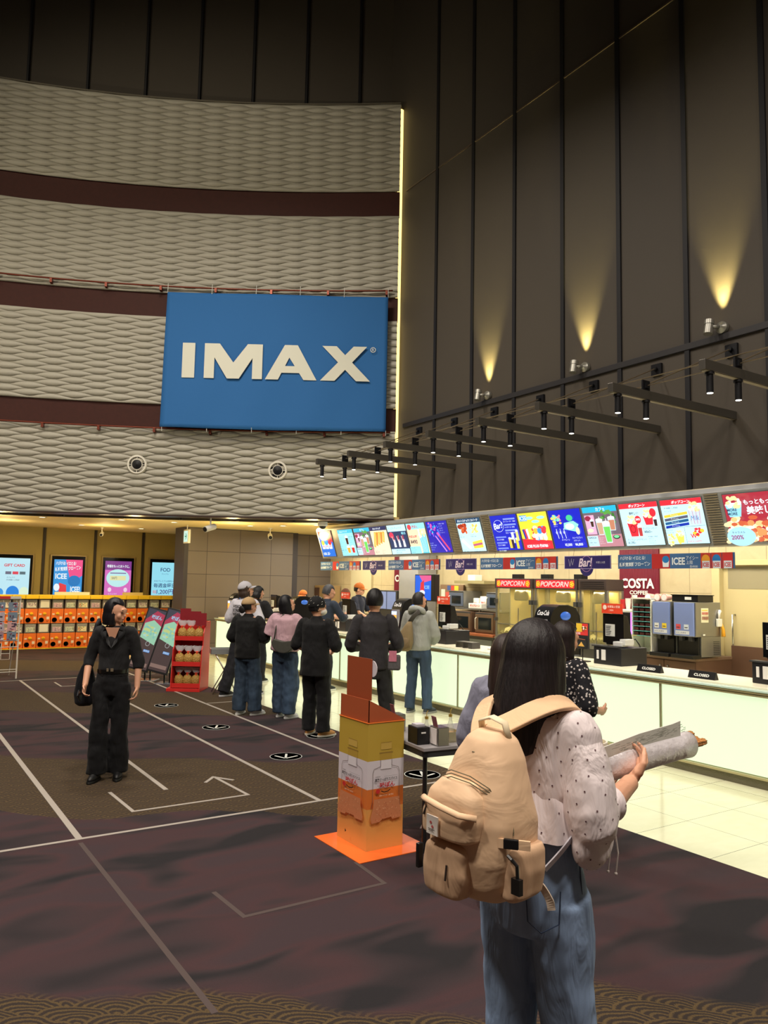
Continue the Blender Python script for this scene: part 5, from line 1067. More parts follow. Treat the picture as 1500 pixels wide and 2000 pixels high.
drink_tower(7.35, 10.45, 0.90, 1.0, 'black glossy soda tower with amber lit glass beside the grey hoodie man')
drink_tower(7.35, 7.15, 0.90, 1.02, 'black glossy soda tower behind the heads of the two dark-haired women')
drink_tower(7.40, 14.42, 0.90, 0.9, 'glossy soda tower between the pink-shirt woman and the man with the patterned beanie')
drink_tower(7.25, 17.3, 0.90, 0.9, 'glossy soda tower farthest left, behind the white cap')
def pos(x, y, lab, poster=True, rz=0.0):
    t = thing('cash_register', lab, 'cash register', (x, y, 0.90), rz)
    MB().box(-0.19, 0.26, -0.20, 0.20, 0.0, 0.20).build('cash_drawer', M('drawer_black', (38, 38, 42), rough=0.35, metal=0.2), t, bevel=0.006)
    MB().box(-0.196, -0.19, 0.02, 0.08, 0.05, 0.17).box(-0.196, -0.19, 0.12, 0.15, 0.06, 0.16).build('drawer_label', cupw, t)
    MB().box(-0.2, -0.1, -0.16, 0.22, 0.20, 0.215).build('ledge', dgrey, t)
    mb = MB(); mb.loft([[(xx, yy, zz) for xx, zz in ((-0.02, 0.22), (0.16, 0.22), (0.05, 0.56), (-0.03, 0.57))] for yy in (-0.10, 0.16)]); mb.build('terminal_body', blk, t, bevel=0.008)
    MB().box(-0.05, -0.035, -0.12, 0.18, 0.24, 0.58).build('customer_display', M('display_black', (14, 15, 18), rough=0.15), t, bevel=0.004)
    MB().box(-0.14, -0.03, -0.17, -0.04, 0.215, 0.27).box(-0.12, 0.04, -0.2, -0.12, 0.23, 0.30).build('card_reader', M('reader_white', (206, 206, 204), rough=0.35), t, bevel=0.008)
    MB().tube([(0.0, -0.16, 0.27), (0.06, -0.2, 0.30), (0.1, -0.22, 0.24), (0.12, -0.22, 0.21)], 0.008, 6).build('cable', blk, t, smooth=True)
    ar = Art((-0.052, 0.14, 0.32), (0, -1, 0), (0, 0, 1), INK, step=0.001); ar.rect(0, 0, .14, .14, (206, 206, 200))
    for k in range(6): ar.rect(.01, .012 + .02 * k, .06 + .01 * (k % 3), .008, (70, 70, 80))
    ar.build('notice_sheet', t)
    if poster:
        MB().box(-0.08, -0.07, -0.13, 0.17, 0.585, 0.70).build('header_sign', M('sign_orange', (224, 70, 44), rough=0.4), t); ar = Art((-0.082, 0.16, 0.60), (0, -1, 0), (0, 0, 1), INK, step=0.001); ar.text('お支払い方法', .08, .05, .03, (246, 230, 220), w=.2, bold=.02); ar.ell(.04, .055, .028, .028, (240, 220, 210)); ar.text('ご案内', .1, .012, .022, (246, 230, 220)); ar.build('sign_print', t)
    return t
pos(7.28, 9.25, 'black cash register with orange sign beside the grey hoodie man')
pos(7.28, 6.05, 'black cash register with orange sign behind the floral blouse woman')
pos(7.30, 12.2, 'black cash register in front of the masked man in black', True)
pos(7.30, 4.10, 'black cash register cut off by the right edge', False, -0.1)
pos(7.35, 15.4, 'black cash register beside the white cap shopper', False)
t = thing('menu_card', 'small upright two-part menu card beside the right cash register', 'menu card', (7.12, 6.55, 0.90)); MB().box(0.0, 0.015, -0.2, 0, 0.15, 0.46).build('frame', M('card_frame', (70, 70, 72), rough=0.3), t); MB().box(-0.05, 0.06, -0.18, -0.02, 0, 0.012).cyl((0.0075, -0.1, 0.0), (0.0075, -0.1, 0.16), 0.006).build('foot', blk, t)
ar = Art((-0.002, -0.01, 0.16), (0, -1, 0), (0, 0, 1), INK, step=0.001); ar.rect(0, .15, .18, .14, (226, 60, 60)); ar.rect(0, .19, .09, .10, (240, 200, 60)); food(ar, .13, .23, .03, [(250, 220, 120), (250, 250, 240), (90, 50, 40)], 10, 2, .2); ar.text('ICEE', .01, .16, .025, WH, bold=.02); ar.rect(0, 0, .18, .14, (36, 38, 40)); ar.poly([(.04, .02), (.14, .02), (.11, .05), (.09, .075), (.07, .05)], (230, 180, 90)); ar.line([(.03, .11), (.15, .10)], .006, (200, 110, 90)); ar.build('card_print', t)
for (x, y, lab) in ((6.97, 5.37, 'black CLOSED plate on the counter, the left one'), (6.97, 4.74, 'black CLOSED plate on the counter, the right one nearer the edge')):
    t = thing('closed_plate', lab, 'sign', (x, y, 0.90), 0, 'closed plates on the counter')
    mb = MB(); mb.loft([[(-0.035, y_, 0), (0.035, y_, 0), (0.004, y_, 0.075), (-0.004, y_, 0.075)] for y_ in (-0.15, 0.15)]); mb.build('plate', blk, t)
    nv_ = Vector((0.031, 0, 0.075)).normalized(); ar = Art((-0.037, 0.085, 0.0), (0, -1, 0), nv_, INK, step=0.001); ar.text('CLOSED', 0, .024, .028, (236, 236, 230), w=.17, bold=.03, stretch=True); ar.build('lettering', t)
t = thing('metal_stand', 'low grey metal stand on the counter right of the hoodie man', 'stand', (7.0, 8.45, 0.90)); MB().box(-0.05, 0.1, -0.16, 0.2, 0.07, 0.085).box(-0.05, 0.1, -0.16, -0.08, 0, 0.07).box(-0.05, 0.1, 0.18, 0.2, 0, 0.07).box(-0.05, 0.1, 0.03, 0.045, 0, 0.07).build('frame', stl_d, t)
t = thing('white_tray', 'shallow white tray on the counter beside the metal stand', 'tray', (7.2, 7.95, 0.90)); MB().box(-0.1, 0.15, -0.2, 0.2, 0, 0.03).build('tray', cupw, t, bevel=0.01)
t = thing('pump_bottle', 'small white pump bottle on the far left end of the counter', 'bottle', (7.0, 16.75, 0.90)); MB().lathe([(0.001, 0), (0.05, 0), (0.05, 0.1), (0.02, 0.13), (0.001, 0.13)], seg=18).build('bottle', cupw, t, smooth='auto'); MB().cyl((0, 0, 0.13), (0, 0, 0.18), 0.008).box(-0.05, 0.01, -0.008, 0.008, 0.18, 0.19).build('pump', cupw, t)
t = thing('receipt_printer', 'small black printer on the counter end beside the pump bottle', 'printer', (7.05, 17.0, 0.90)); MB().box(-0.08, 0.1, -0.08, 0.08, 0, 0.11).build('case', blk, t, bevel=0.01)

# ================================================================ CARDBOARD STAND, TABLE, BIN
mat_o = M('orange_mat', (240, 112, 50), rough=0.12, spec=0.6)
ang = math.atan2(4.46 - 4.84, 3.14 - 2.89)   # measured base edge direction
# ---- orange mat and cardboard stand (measured: axis aligned)
t = tag(MB().box(2.705, 3.285, 4.32, 4.93, 0.0, 0.006).build('floor_mat', mat_o, bevel=0.001), 'glossy orange floor mat under the tall cardboard stand', 'mat')
t = thing('cardboard_stand', 'tall yellow and orange cardboard display stand with spice jar print', 'display stand', (2.85, 4.475, 0.006))
W, D = 0.295, 0.385
y_top = M('stand_ochre', (196, 164, 66), rough=0.35); card_o = M('stand_orange', (222, 122, 56), rough=0.35); card_w = M('stand_white', (222, 214, 222), rough=0.4); card_t = M('stand_tan', (228, 166, 90), rough=0.35); brn = M('stand_brown', (160, 76, 44), rough=0.5)
b_ = MB(); b_.mi = 0; b_.box(0, W, 0, D, 0.0, 0.27); b_.mi = 1; b_.box(0, W, 0, D, 0.27, 0.40); b_.mi = 2; b_.box(0, W, 0, D, 0.40, 0.585); b_.mi = 3; b_.box(0, W, 0, D, 0.585, 0.842)
b_.build('column', [card_t, card_o, card_w, y_top], t)
MB().box(-0.004, W + 0.004, -0.004, D + 0.004, 0.836, 0.842).build('top_edge', M('edge_orange', (255, 130, 50)), t)
mb = MB(); mb.prism([(0.004, 0.842), (W - 0.004, 0.842), (W - 0.004, 0.852), (0.004, 0.992)], 0.004, Matrix.Translation((0, 0.008, 0)) @ Matrix.Rotation(PI / 2, 4, 'X'))
mb.box(0.004, 0.009, 0.004, D - 0.004, 0.842, 0.992); mb.prism([(0.004, 0.842), (W - 0.004, 0.842), (W - 0.004, 0.852), (0.004, 0.992)], 0.004, Matrix.Translation((0, D - 0.004, 0)) @ Matrix.Rotation(PI / 2, 4, 'X'))
mb.build('tray_rim', M('rim_brown', (176, 86, 50), rough=0.5), t)
MB().box(0.03, 0.035, 0.02, 0.345, 0.985, 1.265).build('back_card', brn, t)
MB().lathe([(0.001, 0), (0.055, 0), (0.055, 0.004), (0.001, 0.004)], c=(0.037, 0.02, 1.20), seg=28, axis='x').build('round_tab', card_w, t)
mb = MB()
for i in range(3):
    for j in range(3): mb.cyl((0.08 + 0.08 * i, 0.08 + 0.11 * j, 0.8), (0.08 + 0.08 * i, 0.08 + 0.11 * j, 0.90 - 0.03 * i), 0.022, seg=14)
o = mb.build('packet_tops', M('jar_orange', (240, 150, 60), rough=0.4), t); o['kind'] = 'stuff'
def jar_print(mapf, w):
    ar = Art((0, 0, 0), (1, 0, 0), (0, 0, 1), INK, mapf=mapf); c = w / 2; s = w / 0.3
    ar.rect(c - .05 * s, .585, .10 * s, .055, (186, 152, 62)); ar.rect(c - .056 * s, .63, .112 * s, .006, (150, 120, 56)); ar.rect(c - .045 * s, .655, .09 * s, .045, (206, 172, 84)); ar.rect(c - .045 * s, .70, .09 * s, .003, (160, 130, 60))
    ar.poly([(c - .045 * s, .525), (c + .045 * s, .525), (c + .045 * s, .585), (c - .045 * s, .585)], (232, 226, 232)); ar.line([(c - .045 * s, .585), (c - .045 * s, .545), (c - .1 * s, .53), (c - .108 * s, .505), (c - .108 * s, .33), (c - .12 * s, .27)], .003, (110, 96, 90)); ar.line([(c + .045 * s, .585), (c + .045 * s, .545), (c + .1 * s, .53), (c + .108 * s, .505), (c + .108 * s, .33), (c + .12 * s, .27)], .003, (110, 96, 90))
    ar.text('mizkan', c - .09 * s, .475, .01, (60, 50, 50), w=.06 * s); ar.line([(c - .02 * s, .478), (c + .09 * s, .478)], .0012, (120, 110, 110)); ar.text('黒麹さっぱりスパイス', c - .095 * s, .448, .021, (40, 34, 36), w=.185 * s, bold=.02, stretch=True); ar.text('by', c - .075 * s, .415, .01, (40, 34, 36)); ar.text('味ぽん', c - .055 * s, .405, .036, (200, 50, 56), w=.125 * s, bold=.035, stretch=True)
    ar.ell(c - .07 * s, .385, .017 * s, .016, (206, 50, 50)); ar.line([(c - .045 * s, .385), (c - .02 * s, .375), (c + .01 * s, .378), (c + .03 * s, .39)], .006, (40, 30, 30)); ar.text('焼肉やサラダ・揚げ物に', c - .06 * s, .35, .01, (250, 226, 200), w=.12 * s)
    ar.poly([(c - .105 * s, .335), (c + .105 * s, .335), (c + .108 * s, .29), (c + .13 * s, .225), (c + .12 * s, .195), (c + .05 * s, .19), (c + .04 * s, .205), (c - .04 * s, .2), (c - .05 * s, .185), (c - .12 * s, .18), (c - .13 * s, .215), (c - .11 * s, .28)], (206, 134, 92)); rn = random.Random(3)
    for k in range(60): ar.ell(c + rn.uniform(-.1, .1) * s, rn.uniform(.2, .325), .003, .003, rn.choice([(224, 164, 120), (180, 104, 70), (230, 180, 140)]), 6)
    return ar
ar = jar_print(lambda x, y, l: Vector((x, -0.0006 - l, y)), W); ar.build('jar_print', t)
ar = jar_print(lambda x, y, l: Vector((-0.0006 - l, D - x, y)), D); ar.ell(.2, .1, .012, .014, (30, 26, 26), 3); ar.build('jar_print', t)

# ---- condiment table
tz = -0.12
t = thing('folding_table', 'grey-topped table with dark steel legs behind the cardboard stand', 'table', (3.13, 4.22, 0), tz)
MB().box(0, 1.15, 0, 0.72, 0.675, 0.70).build('tabletop', M('table_top', (150, 146, 148), rough=0.3), t, bevel=0.004)
MB().box(0.01, 1.14, 0.01, 0.04, 0.635, 0.675).box(0.01, 1.14, 0.68, 0.71, 0.635, 0.675).box(0.01, 0.04, 0.01, 0.71, 0.635, 0.675).build('apron', dgrey, t)
for x, y in ((0.05, 0.07), (1.10, 0.07), (0.05, 0.65), (1.10, 0.65)):
    l = MB().cyl((x, y, 0.03), (x, y, 0.66), 0.016).build('leg', M('leg_dark', (60, 58, 58), rough=0.25, metal=0.7), t, smooth='auto'); MB().cyl((x, y, 0.0), (x, y, 0.035), 0.02).build('foot_cap', blk, l)
def tb(u, v, z=0.70): c, s = math.cos(tz), math.sin(tz); return (3.13 + u * c - v * s, 4.22 + u * s + v * c, z)
ar = Art(tb(0.42, 0.28, 0.7005), (math.cos(tz), math.sin(tz), 0), (-math.sin(tz), math.cos(tz), 0), INK); ar.poly([(0, 0), (.1, .02), (.16, .0), (.12, .07), (.05, .05)], (170, 60, 84)); ar.line([(.02, .06), (.14, .06)], .006, (190, 90, 110)); tag(ar.build('table_notice'), 'thin red printed notice taped flat on the grey table', 'notice')
steelb = M('brushed', (170, 168, 162), rough=0.25, metal=0.9)
def napkin(u, v, lab, sign=None):
    p = tb(u, v); t = thing('napkin_holder', lab, 'napkin holder', p, tz, 'steel napkin holders on the grey table'); MB().box(-0.045, 0.045, -0.055, 0.055, 0, 0.125).build('case', steelb, t, bevel=0.006); MB().box(-0.048, -0.0455, -0.04, 0.04, 0.01, 0.115).build('napkins', M('napkin', (226, 216, 212), rough=0.8), t)
    MB().box(-0.002, 0.002, -0.03, 0.03, 0.12, 0.20, Matrix.Rotation(R(-14), 4, 'Y')).build('card', M('card_maroon', (140, 80, 88), rough=0.5), t)
napkin(0.155, 0.06, 'steel napkin holder on the grey table, nearest beside the black box'); napkin(0.12, 0.62, 'steel napkin holder behind the cardboard stand at the far side of the grey table')
p = tb(0.055, 0.17); t = thing('utensil_box', 'small black open box on the near corner of the grey table', 'box', p, tz); MB().box(-0.05, 0.05, -0.07, 0.07, 0, 0.115).build('box', blk, t, bevel=0.005); MB().box(-0.02, 0.015, -0.0715, -0.0705, 0.075, 0.085).build('slot', cupw, t)
MB().box(-0.035, 0.03, -0.03, 0.04, 0.10, 0.13).build('napkin_packs', M('packs', (190, 186, 196), rough=0.7), t)
p = tb(0.30, 0.17); t = thing('sauce_tray', 'small steel tray with yellow residue beside the napkin holder', 'tray', p, tz); mb = MB(); mb.box(-0.06, 0.06, -0.08, 0.08, 0, 0.006).box(-0.06, -0.055, -0.08, 0.08, 0.006, 0.07).box(0.055, 0.06, -0.08, 0.08, 0.006, 0.07).box(-0.06, 0.06, -0.08, -0.075, 0.006, 0.07).box(-0.06, 0.06, 0.075, 0.08, 0.006, 0.07); mb.build('tray', M('tray_steel', (186, 178, 150), rough=0.3, metal=0.7), t, bevel=0.002); MB().box(-0.055, 0.055, -0.075, 0.075, 0.006, 0.02).build('residue', M('mustard', (220, 190, 90), rough=0.6), t)
glb = M('bottle_clear', (215, 222, 214), rough=0.05, alpha=0.35, spec=0.9)
for u, v, lab in ((0.19, 0.30, 'slim clear oil bottle with gold pourer behind the napkin holder, left one'), (0.34, 0.22, 'slim clear oil bottle with gold pourer standing by the sauce tray, right one')):
    z_ = 0.70 if u < .3 else 0.72
    p = tb(u, v, z_); t = thing('oil_bottle', lab, 'bottle', p); MB().lathe([(0.001, 0), (0.032, 0), (0.034, 0.01), (0.026, 0.06), (0.012, 0.11), (0.011, 0.135), (0.001, 0.135)], seg=20).build('glass', glb, t, smooth='auto'); MB().lathe([(0.001, 0.004), (0.03, 0.004), (0.029, 0.03), (0.001, 0.03)], seg=20).build('oil', M('oil', (190, 130, 60), rough=0.2), t, smooth='auto')
    MB().cyl((0, 0, 0.132), (0, 0, 0.15), 0.013).tube([(0, 0, 0.15), (0, 0, 0.175), (0.012, 0, 0.19)], 0.003, 6).build('pourer', M('gold_cap', (200, 170, 80), rough=0.3, metal=0.7), t)
t = thing('waste_bin', 'black waste bin lined with a crumpled clear bag under the grey table', 'bin', (3.47, 4.42, 0))
MB().lathe([(0.001, 0), (0.10, 0), (0.125, 0.26), (0.12, 0.26), (0.098, 0.012), (0.001, 0.012)], seg=28).build('bin', blk, t, smooth='auto')
mb = MB(); rn = random.Random(8); rings = []
for r_, z_, a_ in ((0.10, 0.20, .004), (0.115, 0.275, .008), (0.131, 0.285, .012), (0.142, 0.24, .018), (0.15, 0.17, .022), (0.14, 0.11, .02), (0.16, 0.08, .02)): rings.append([((r_ + a_ * math.sin(k * 1.9 + z_ * 30) + rn.uniform(-a_, a_) * .7) * math.cos(2 * PI * k / 40), (r_ + a_ * math.sin(k * 2.3 + z_ * 17) + rn.uniform(-a_, a_) * .7) * math.sin(2 * PI * k / 40), z_ + rn.uniform(-a_, a_)) for k in range(40)])
mb.loft(rings, cap=False); mb.build('liner_bag', M('liner', (225, 230, 232), rough=0.12, alpha=0.42, spec=1.0), t)
# ================================================================ PEOPLE
def remesh(o, voxel, smooth=3, disp=0.0, dscale=0.12):
    m_ = o.modifiers.new('r', 'REMESH'); m_.mode = 'VOXEL'; m_.voxel_size = voxel; m_.use_smooth_shade = True
    if smooth: s_ = o.modifiers.new('s', 'SMOOTH'); s_.factor = 0.5; s_.iterations = smooth
    if disp:
        tx = bpy.data.textures.new('folds', 'CLOUDS'); tx.noise_scale = dscale; tx.noise_depth = 1
        d_ = o.modifiers.new('d', 'DISPLACE'); d_.texture = tx; d_.strength = disp; d_.mid_level = 0.5; d_.texture_coords = 'LOCAL'
    dg = bpy.context.evaluated_depsgraph_get(); dg.update()
    me = bpy.data.meshes.new_from_object(o.evaluated_get(dg)); old = o.data
    o.modifiers.clear(); o.data = me; bpy.data.meshes.remove(old)
    for p in o.data.polygons: p.use_smooth = True
    return o
def ering(c, rx, ry, n=28, yaw=0.0, fwd=None, sq=1.0):
    out = []
    for k in range(n):
        a = 2 * PI * k / n; x = rx * math.copysign(abs(math.cos(a)) ** sq, math.cos(a)); y = ry * math.copysign(abs(math.sin(a)) ** sq, math.sin(a))
        out.append((c[0] + x * math.cos(yaw) - y * math.sin(yaw), c[1] + x * math.sin(yaw) + y * math.cos(yaw), c[2]))
    return out
def limb(mb, pts, rs, seg=14):
    P_ = []; R_ = []
    for i in range(len(pts) - 1):
        a, b_ = Vector(pts[i]), Vector(pts[i + 1])
        for k in range(4): t_ = k / 4; P_.append(a.lerp(b_, t_)); R_.append(rs[i] * (1 - t_) + rs[i + 1] * t_)
    P_.append(Vector(pts[-1])); R_.append(rs[-1])
    # smooth the bend a little
    for _ in range(1):
        Q = P_[:]
        for i in range(1, len(P_) - 1): Q[i] = P_[i] * .5 + (P_[i - 1] + P_[i + 1]) * .25
        P_ = Q
    mb.tube(P_, R_, seg)
def hand(mb, Wp, d, n, side, curl=0.35, s=1.0, thumb=0.6, curls=None, tn=.25):
    d = Vector(d).normalized(); n = Vector(n); n = (n - d * n.dot(d)).normalized(); t_ = d.cross(n) * side; Wp = Vector(Wp)
    rot = Matrix((t_, d, n)).transposed()
    mb.ell(Wp + d * .045 * s, (.040 * s, .052 * s, .014 * s), rot); mb.ell(Wp + d * .02 * s, (.03 * s, .035 * s, .018 * s), rot); mb.ell(Wp + d * .035 * s + t_ * .028 * s + n * .006, (.017 * s, .03 * s, .015 * s), rot)
    for i, (off, L_) in enumerate(((.030, .070), (.010, .080), (-.010, .074), (-.029, .058))):
        p = Wp + d * (.085 - .004 * abs(i - 1)) * s + t_ * off * s; a = 0.1; pts = [p - d * .02 * s, p]; cl = curls[i] if curls else curl * (1 + .12 * i)
        for f_ in (.45, .32, .25):
            a += cl; q = pts[-1] + (d * math.cos(a) + n * math.sin(a) + t_ * off * 1.2) .normalized() * L_ * f_ * s; pts.append(q)
        mb.tube(pts, [.0085 * s, .0088 * s, .008 * s, .0074 * s, .0055 * s], 8)
        mb.ell(pts[-1], .006 * s, seg=8, rings=6)
    p = Wp + d * .02 * s + t_ * .032 * s; q = p + (d * .55 + t_ * thumb + n * tn).normalized() * .034 * s; r_ = q + (d * .85 + t_ * .25 * thumb + n * (tn + .15)).normalized() * .03 * s; u_ = r_ + (d * .95 + n * (tn + .1)).normalized() * .024 * s
    mb.tube([p - t_ * .015 * s, p, q, r_, u_], [.013 * s, .0135 * s, .011 * s, .0095 * s, .006 * s], 8); mb.ell(u_, .0068 * s, seg=8, rings=6)
def denim(name, c, dark=0.6, fade=1.25):
    if name in MC: return MC[name]
    mt, nt, b, tc = node_mat(name); P = tc.outputs['Object']
    n1 = noise_t(nt, mapping(nt, P, (7, 7, 1.2)), 1.6, 3, .5); n2 = noise_t(nt, P, 320, 2); cc = col(c)
    cr = ramp(nt, n1, [(0.3, tuple(x * dark for x in cc[:3]) + (1,)), (0.7, tuple(min(1, x * fade) for x in cc[:3]) + (1,))])
    nt.links.new(mixc(nt, mth(nt, 'MULTIPLY', n2, .35), cr, tuple(x * .6 for x in cc[:3]) + (1,)), b.inputs['Base Color']); b.inputs['Roughness'].default_value = .85
    bp = nt.nodes.new('ShaderNodeBump'); bp.inputs['Strength'].default_value = .55; bp.inputs['Distance'].default_value = .03
    nt.links.new(noise_t(nt, mapping(nt, P, (9, 9, 2.2)), 1.5, 3, 1.2), bp.inputs['Height']); nt.links.new(bp.outputs[0], b.inputs['Normal'])
    MC[name] = mt; return mt
def cloth(name, c, rough=.8, fold=.5, fs=(7, 7, 3), dots=None):
    if name in MC: return MC[name]
    mt, nt, b, tc = node_mat(name); P = tc.outputs['Object']; b.inputs['Base Color'].default_value = col(c); b.inputs['Roughness'].default_value = rough; b.inputs['Sheen Weight'].default_value = .05; b.inputs['Specular IOR Level'].default_value = .25
    if dots:
        dc, sc_, thr, rnd = dots; v_ = nt.nodes.new('ShaderNodeTexVoronoi'); v_.inputs['Scale'].default_value = sc_; v_.inputs['Randomness'].default_value = rnd; nt.links.new(P, v_.inputs['Vector'])
        f_ = mth(nt, 'LESS_THAN', v_.outputs['Distance'], thr); nt.links.new(mixc(nt, f_, col(c), col(dc)), b.inputs['Base Color'])
    bp = nt.nodes.new('ShaderNodeBump'); bp.inputs['Strength'].default_value = fold; bp.inputs['Distance'].default_value = .03
    nt.links.new(noise_t(nt, mapping(nt, P, fs), 1.3, 3, 1.5), bp.inputs['Height']); nt.links.new(bp.outputs[0], b.inputs['Normal'])
    MC[name] = mt; return mt
def hair_mat(name, c):
    if name in MC: return MC[name]
    mt, nt, b, tc = node_mat(name); cc = col(c); P = tc.outputs['Object']
    n1 = noise_t(nt, mapping(nt, P, (55, 55, 2.5)), 3, 3)
    nt.links.new(ramp(nt, n1, [(.3, tuple(x * .6 for x in cc[:3]) + (1,)), (.75, tuple(min(1, x * 1.7) for x in cc[:3]) + (1,))]), b.inputs['Base Color']); b.inputs['Roughness'].default_value = .5; b.inputs['Specular IOR Level'].default_value = .35
    bp = nt.nodes.new('ShaderNodeBump'); bp.inputs['Strength'].default_value = .5; bp.inputs['Distance'].default_value = .004; nt.links.new(n1, bp.inputs['Height']); nt.links.new(bp.outputs[0], b.inputs['Normal'])
    MC[name] = mt; return mt
skin = M('skin', (214, 160, 130), rough=.5, vary=.06, vscale=20); skin_b = M('lip', (186, 96, 92), rough=.4); eye_m = M('eye_dark', (30, 22, 20), rough=.2)

def hair_shell(parent, hm, kind, s):
    """hair grown over the skull in the head's own frame (+Y is the face)"""
    mb = MB(); n = 72; m_ = 26; rings = []
    spec = {'short': (0.0, .50, 1.06), 'bob': (.115, .42, 1.10), 'long': (.34, .45, 1.10), 'crop': (-.01, .55, 1.04), 'shoulder': (.22, .44, 1.12), 'wave': (.09, .45, 1.12)}[kind]
    drop, fa, kx = spec
    for i in range(m_ + 1):
        v = i / m_; ring = []
        for k in range(n):
            a = 2 * PI * k / n; ca, sa = math.cos(a), math.sin(a)
            front = sa > 0 and abs(ca) < math.sin(fa * PI)     # face opening, half-width
            if v < .62 or drop <= 0:
                ph = (v / .62) * PI * .56 if drop > 0 else v * PI * .66
                r_ = math.sin(ph); z = math.cos(ph)
            else:
                ph0 = PI * .56; u_ = (v - .62) / .38; r_ = math.sin(ph0) * (1 + (.05 * math.sin(u_ * PI) - .10 * u_ ** 2 if kind != 'wave' else .1 * math.sin(u_ * PI))); z = math.cos(ph0) - u_ * drop / (.118)
            rr = 1 + .010 * math.sin(k * 5.3 + 2 * math.sin(v * 5)) + .006 * math.sin(k * 11.1)
            x = .084 * kx * r_ * ca * rr; y = .102 * r_ * sa * rr - .012; zz = .118 * z + .010
            if front and z < .40 + .25 * abs(ca):
                f_ = min(1, (.40 + .25 * abs(ca) - z) / .10); x *= 1 - .22 * f_; y *= 1 - .30 * f_
                if z < -.3: y = min(y, .03)
            if drop > .1 and z < -.5: y = min(y, .045)
            ring.append((x * s, y * s, zz * s))
        rings.append(ring)
    mb.loft(rings)
    return mb.build('hair', hm, parent, smooth=True)

def head_parts(mb, c, s, rot):
    def e(p, r, q=None): mb.ell(c + rot @ (Vector(p) * s), tuple(x * s for x in r), rot if q is None else rot @ q)
    e((0, -.008, .012), (.074, .094, .100)); e((0, .02, -.045), (.056, .066, .064)); e((0, .056, -.082), (.026, .030, .024)); e((0, -.01, -.05), (.062, .07, .06))
    e((0, .088, .012), (.045, .016, .03)); e((0, .094, -.022), (.009, .016, .028)); e((0, .103, -.036), (.0135, .014, .010)); e((.032, .062, -.038), (.024, .022, .028)); e((-.032, .062, -.038), (.024, .022, .028)); e((0, .083, -.062), (.022, .015, .012)); e((0, .075, -.083), (.016, .018, .012))
    for sx in (-1, 1): e((sx * .076, -.008, -.018), (.009, .019, .030), Matrix.Rotation(.25 * sx, 3, 'Z'))

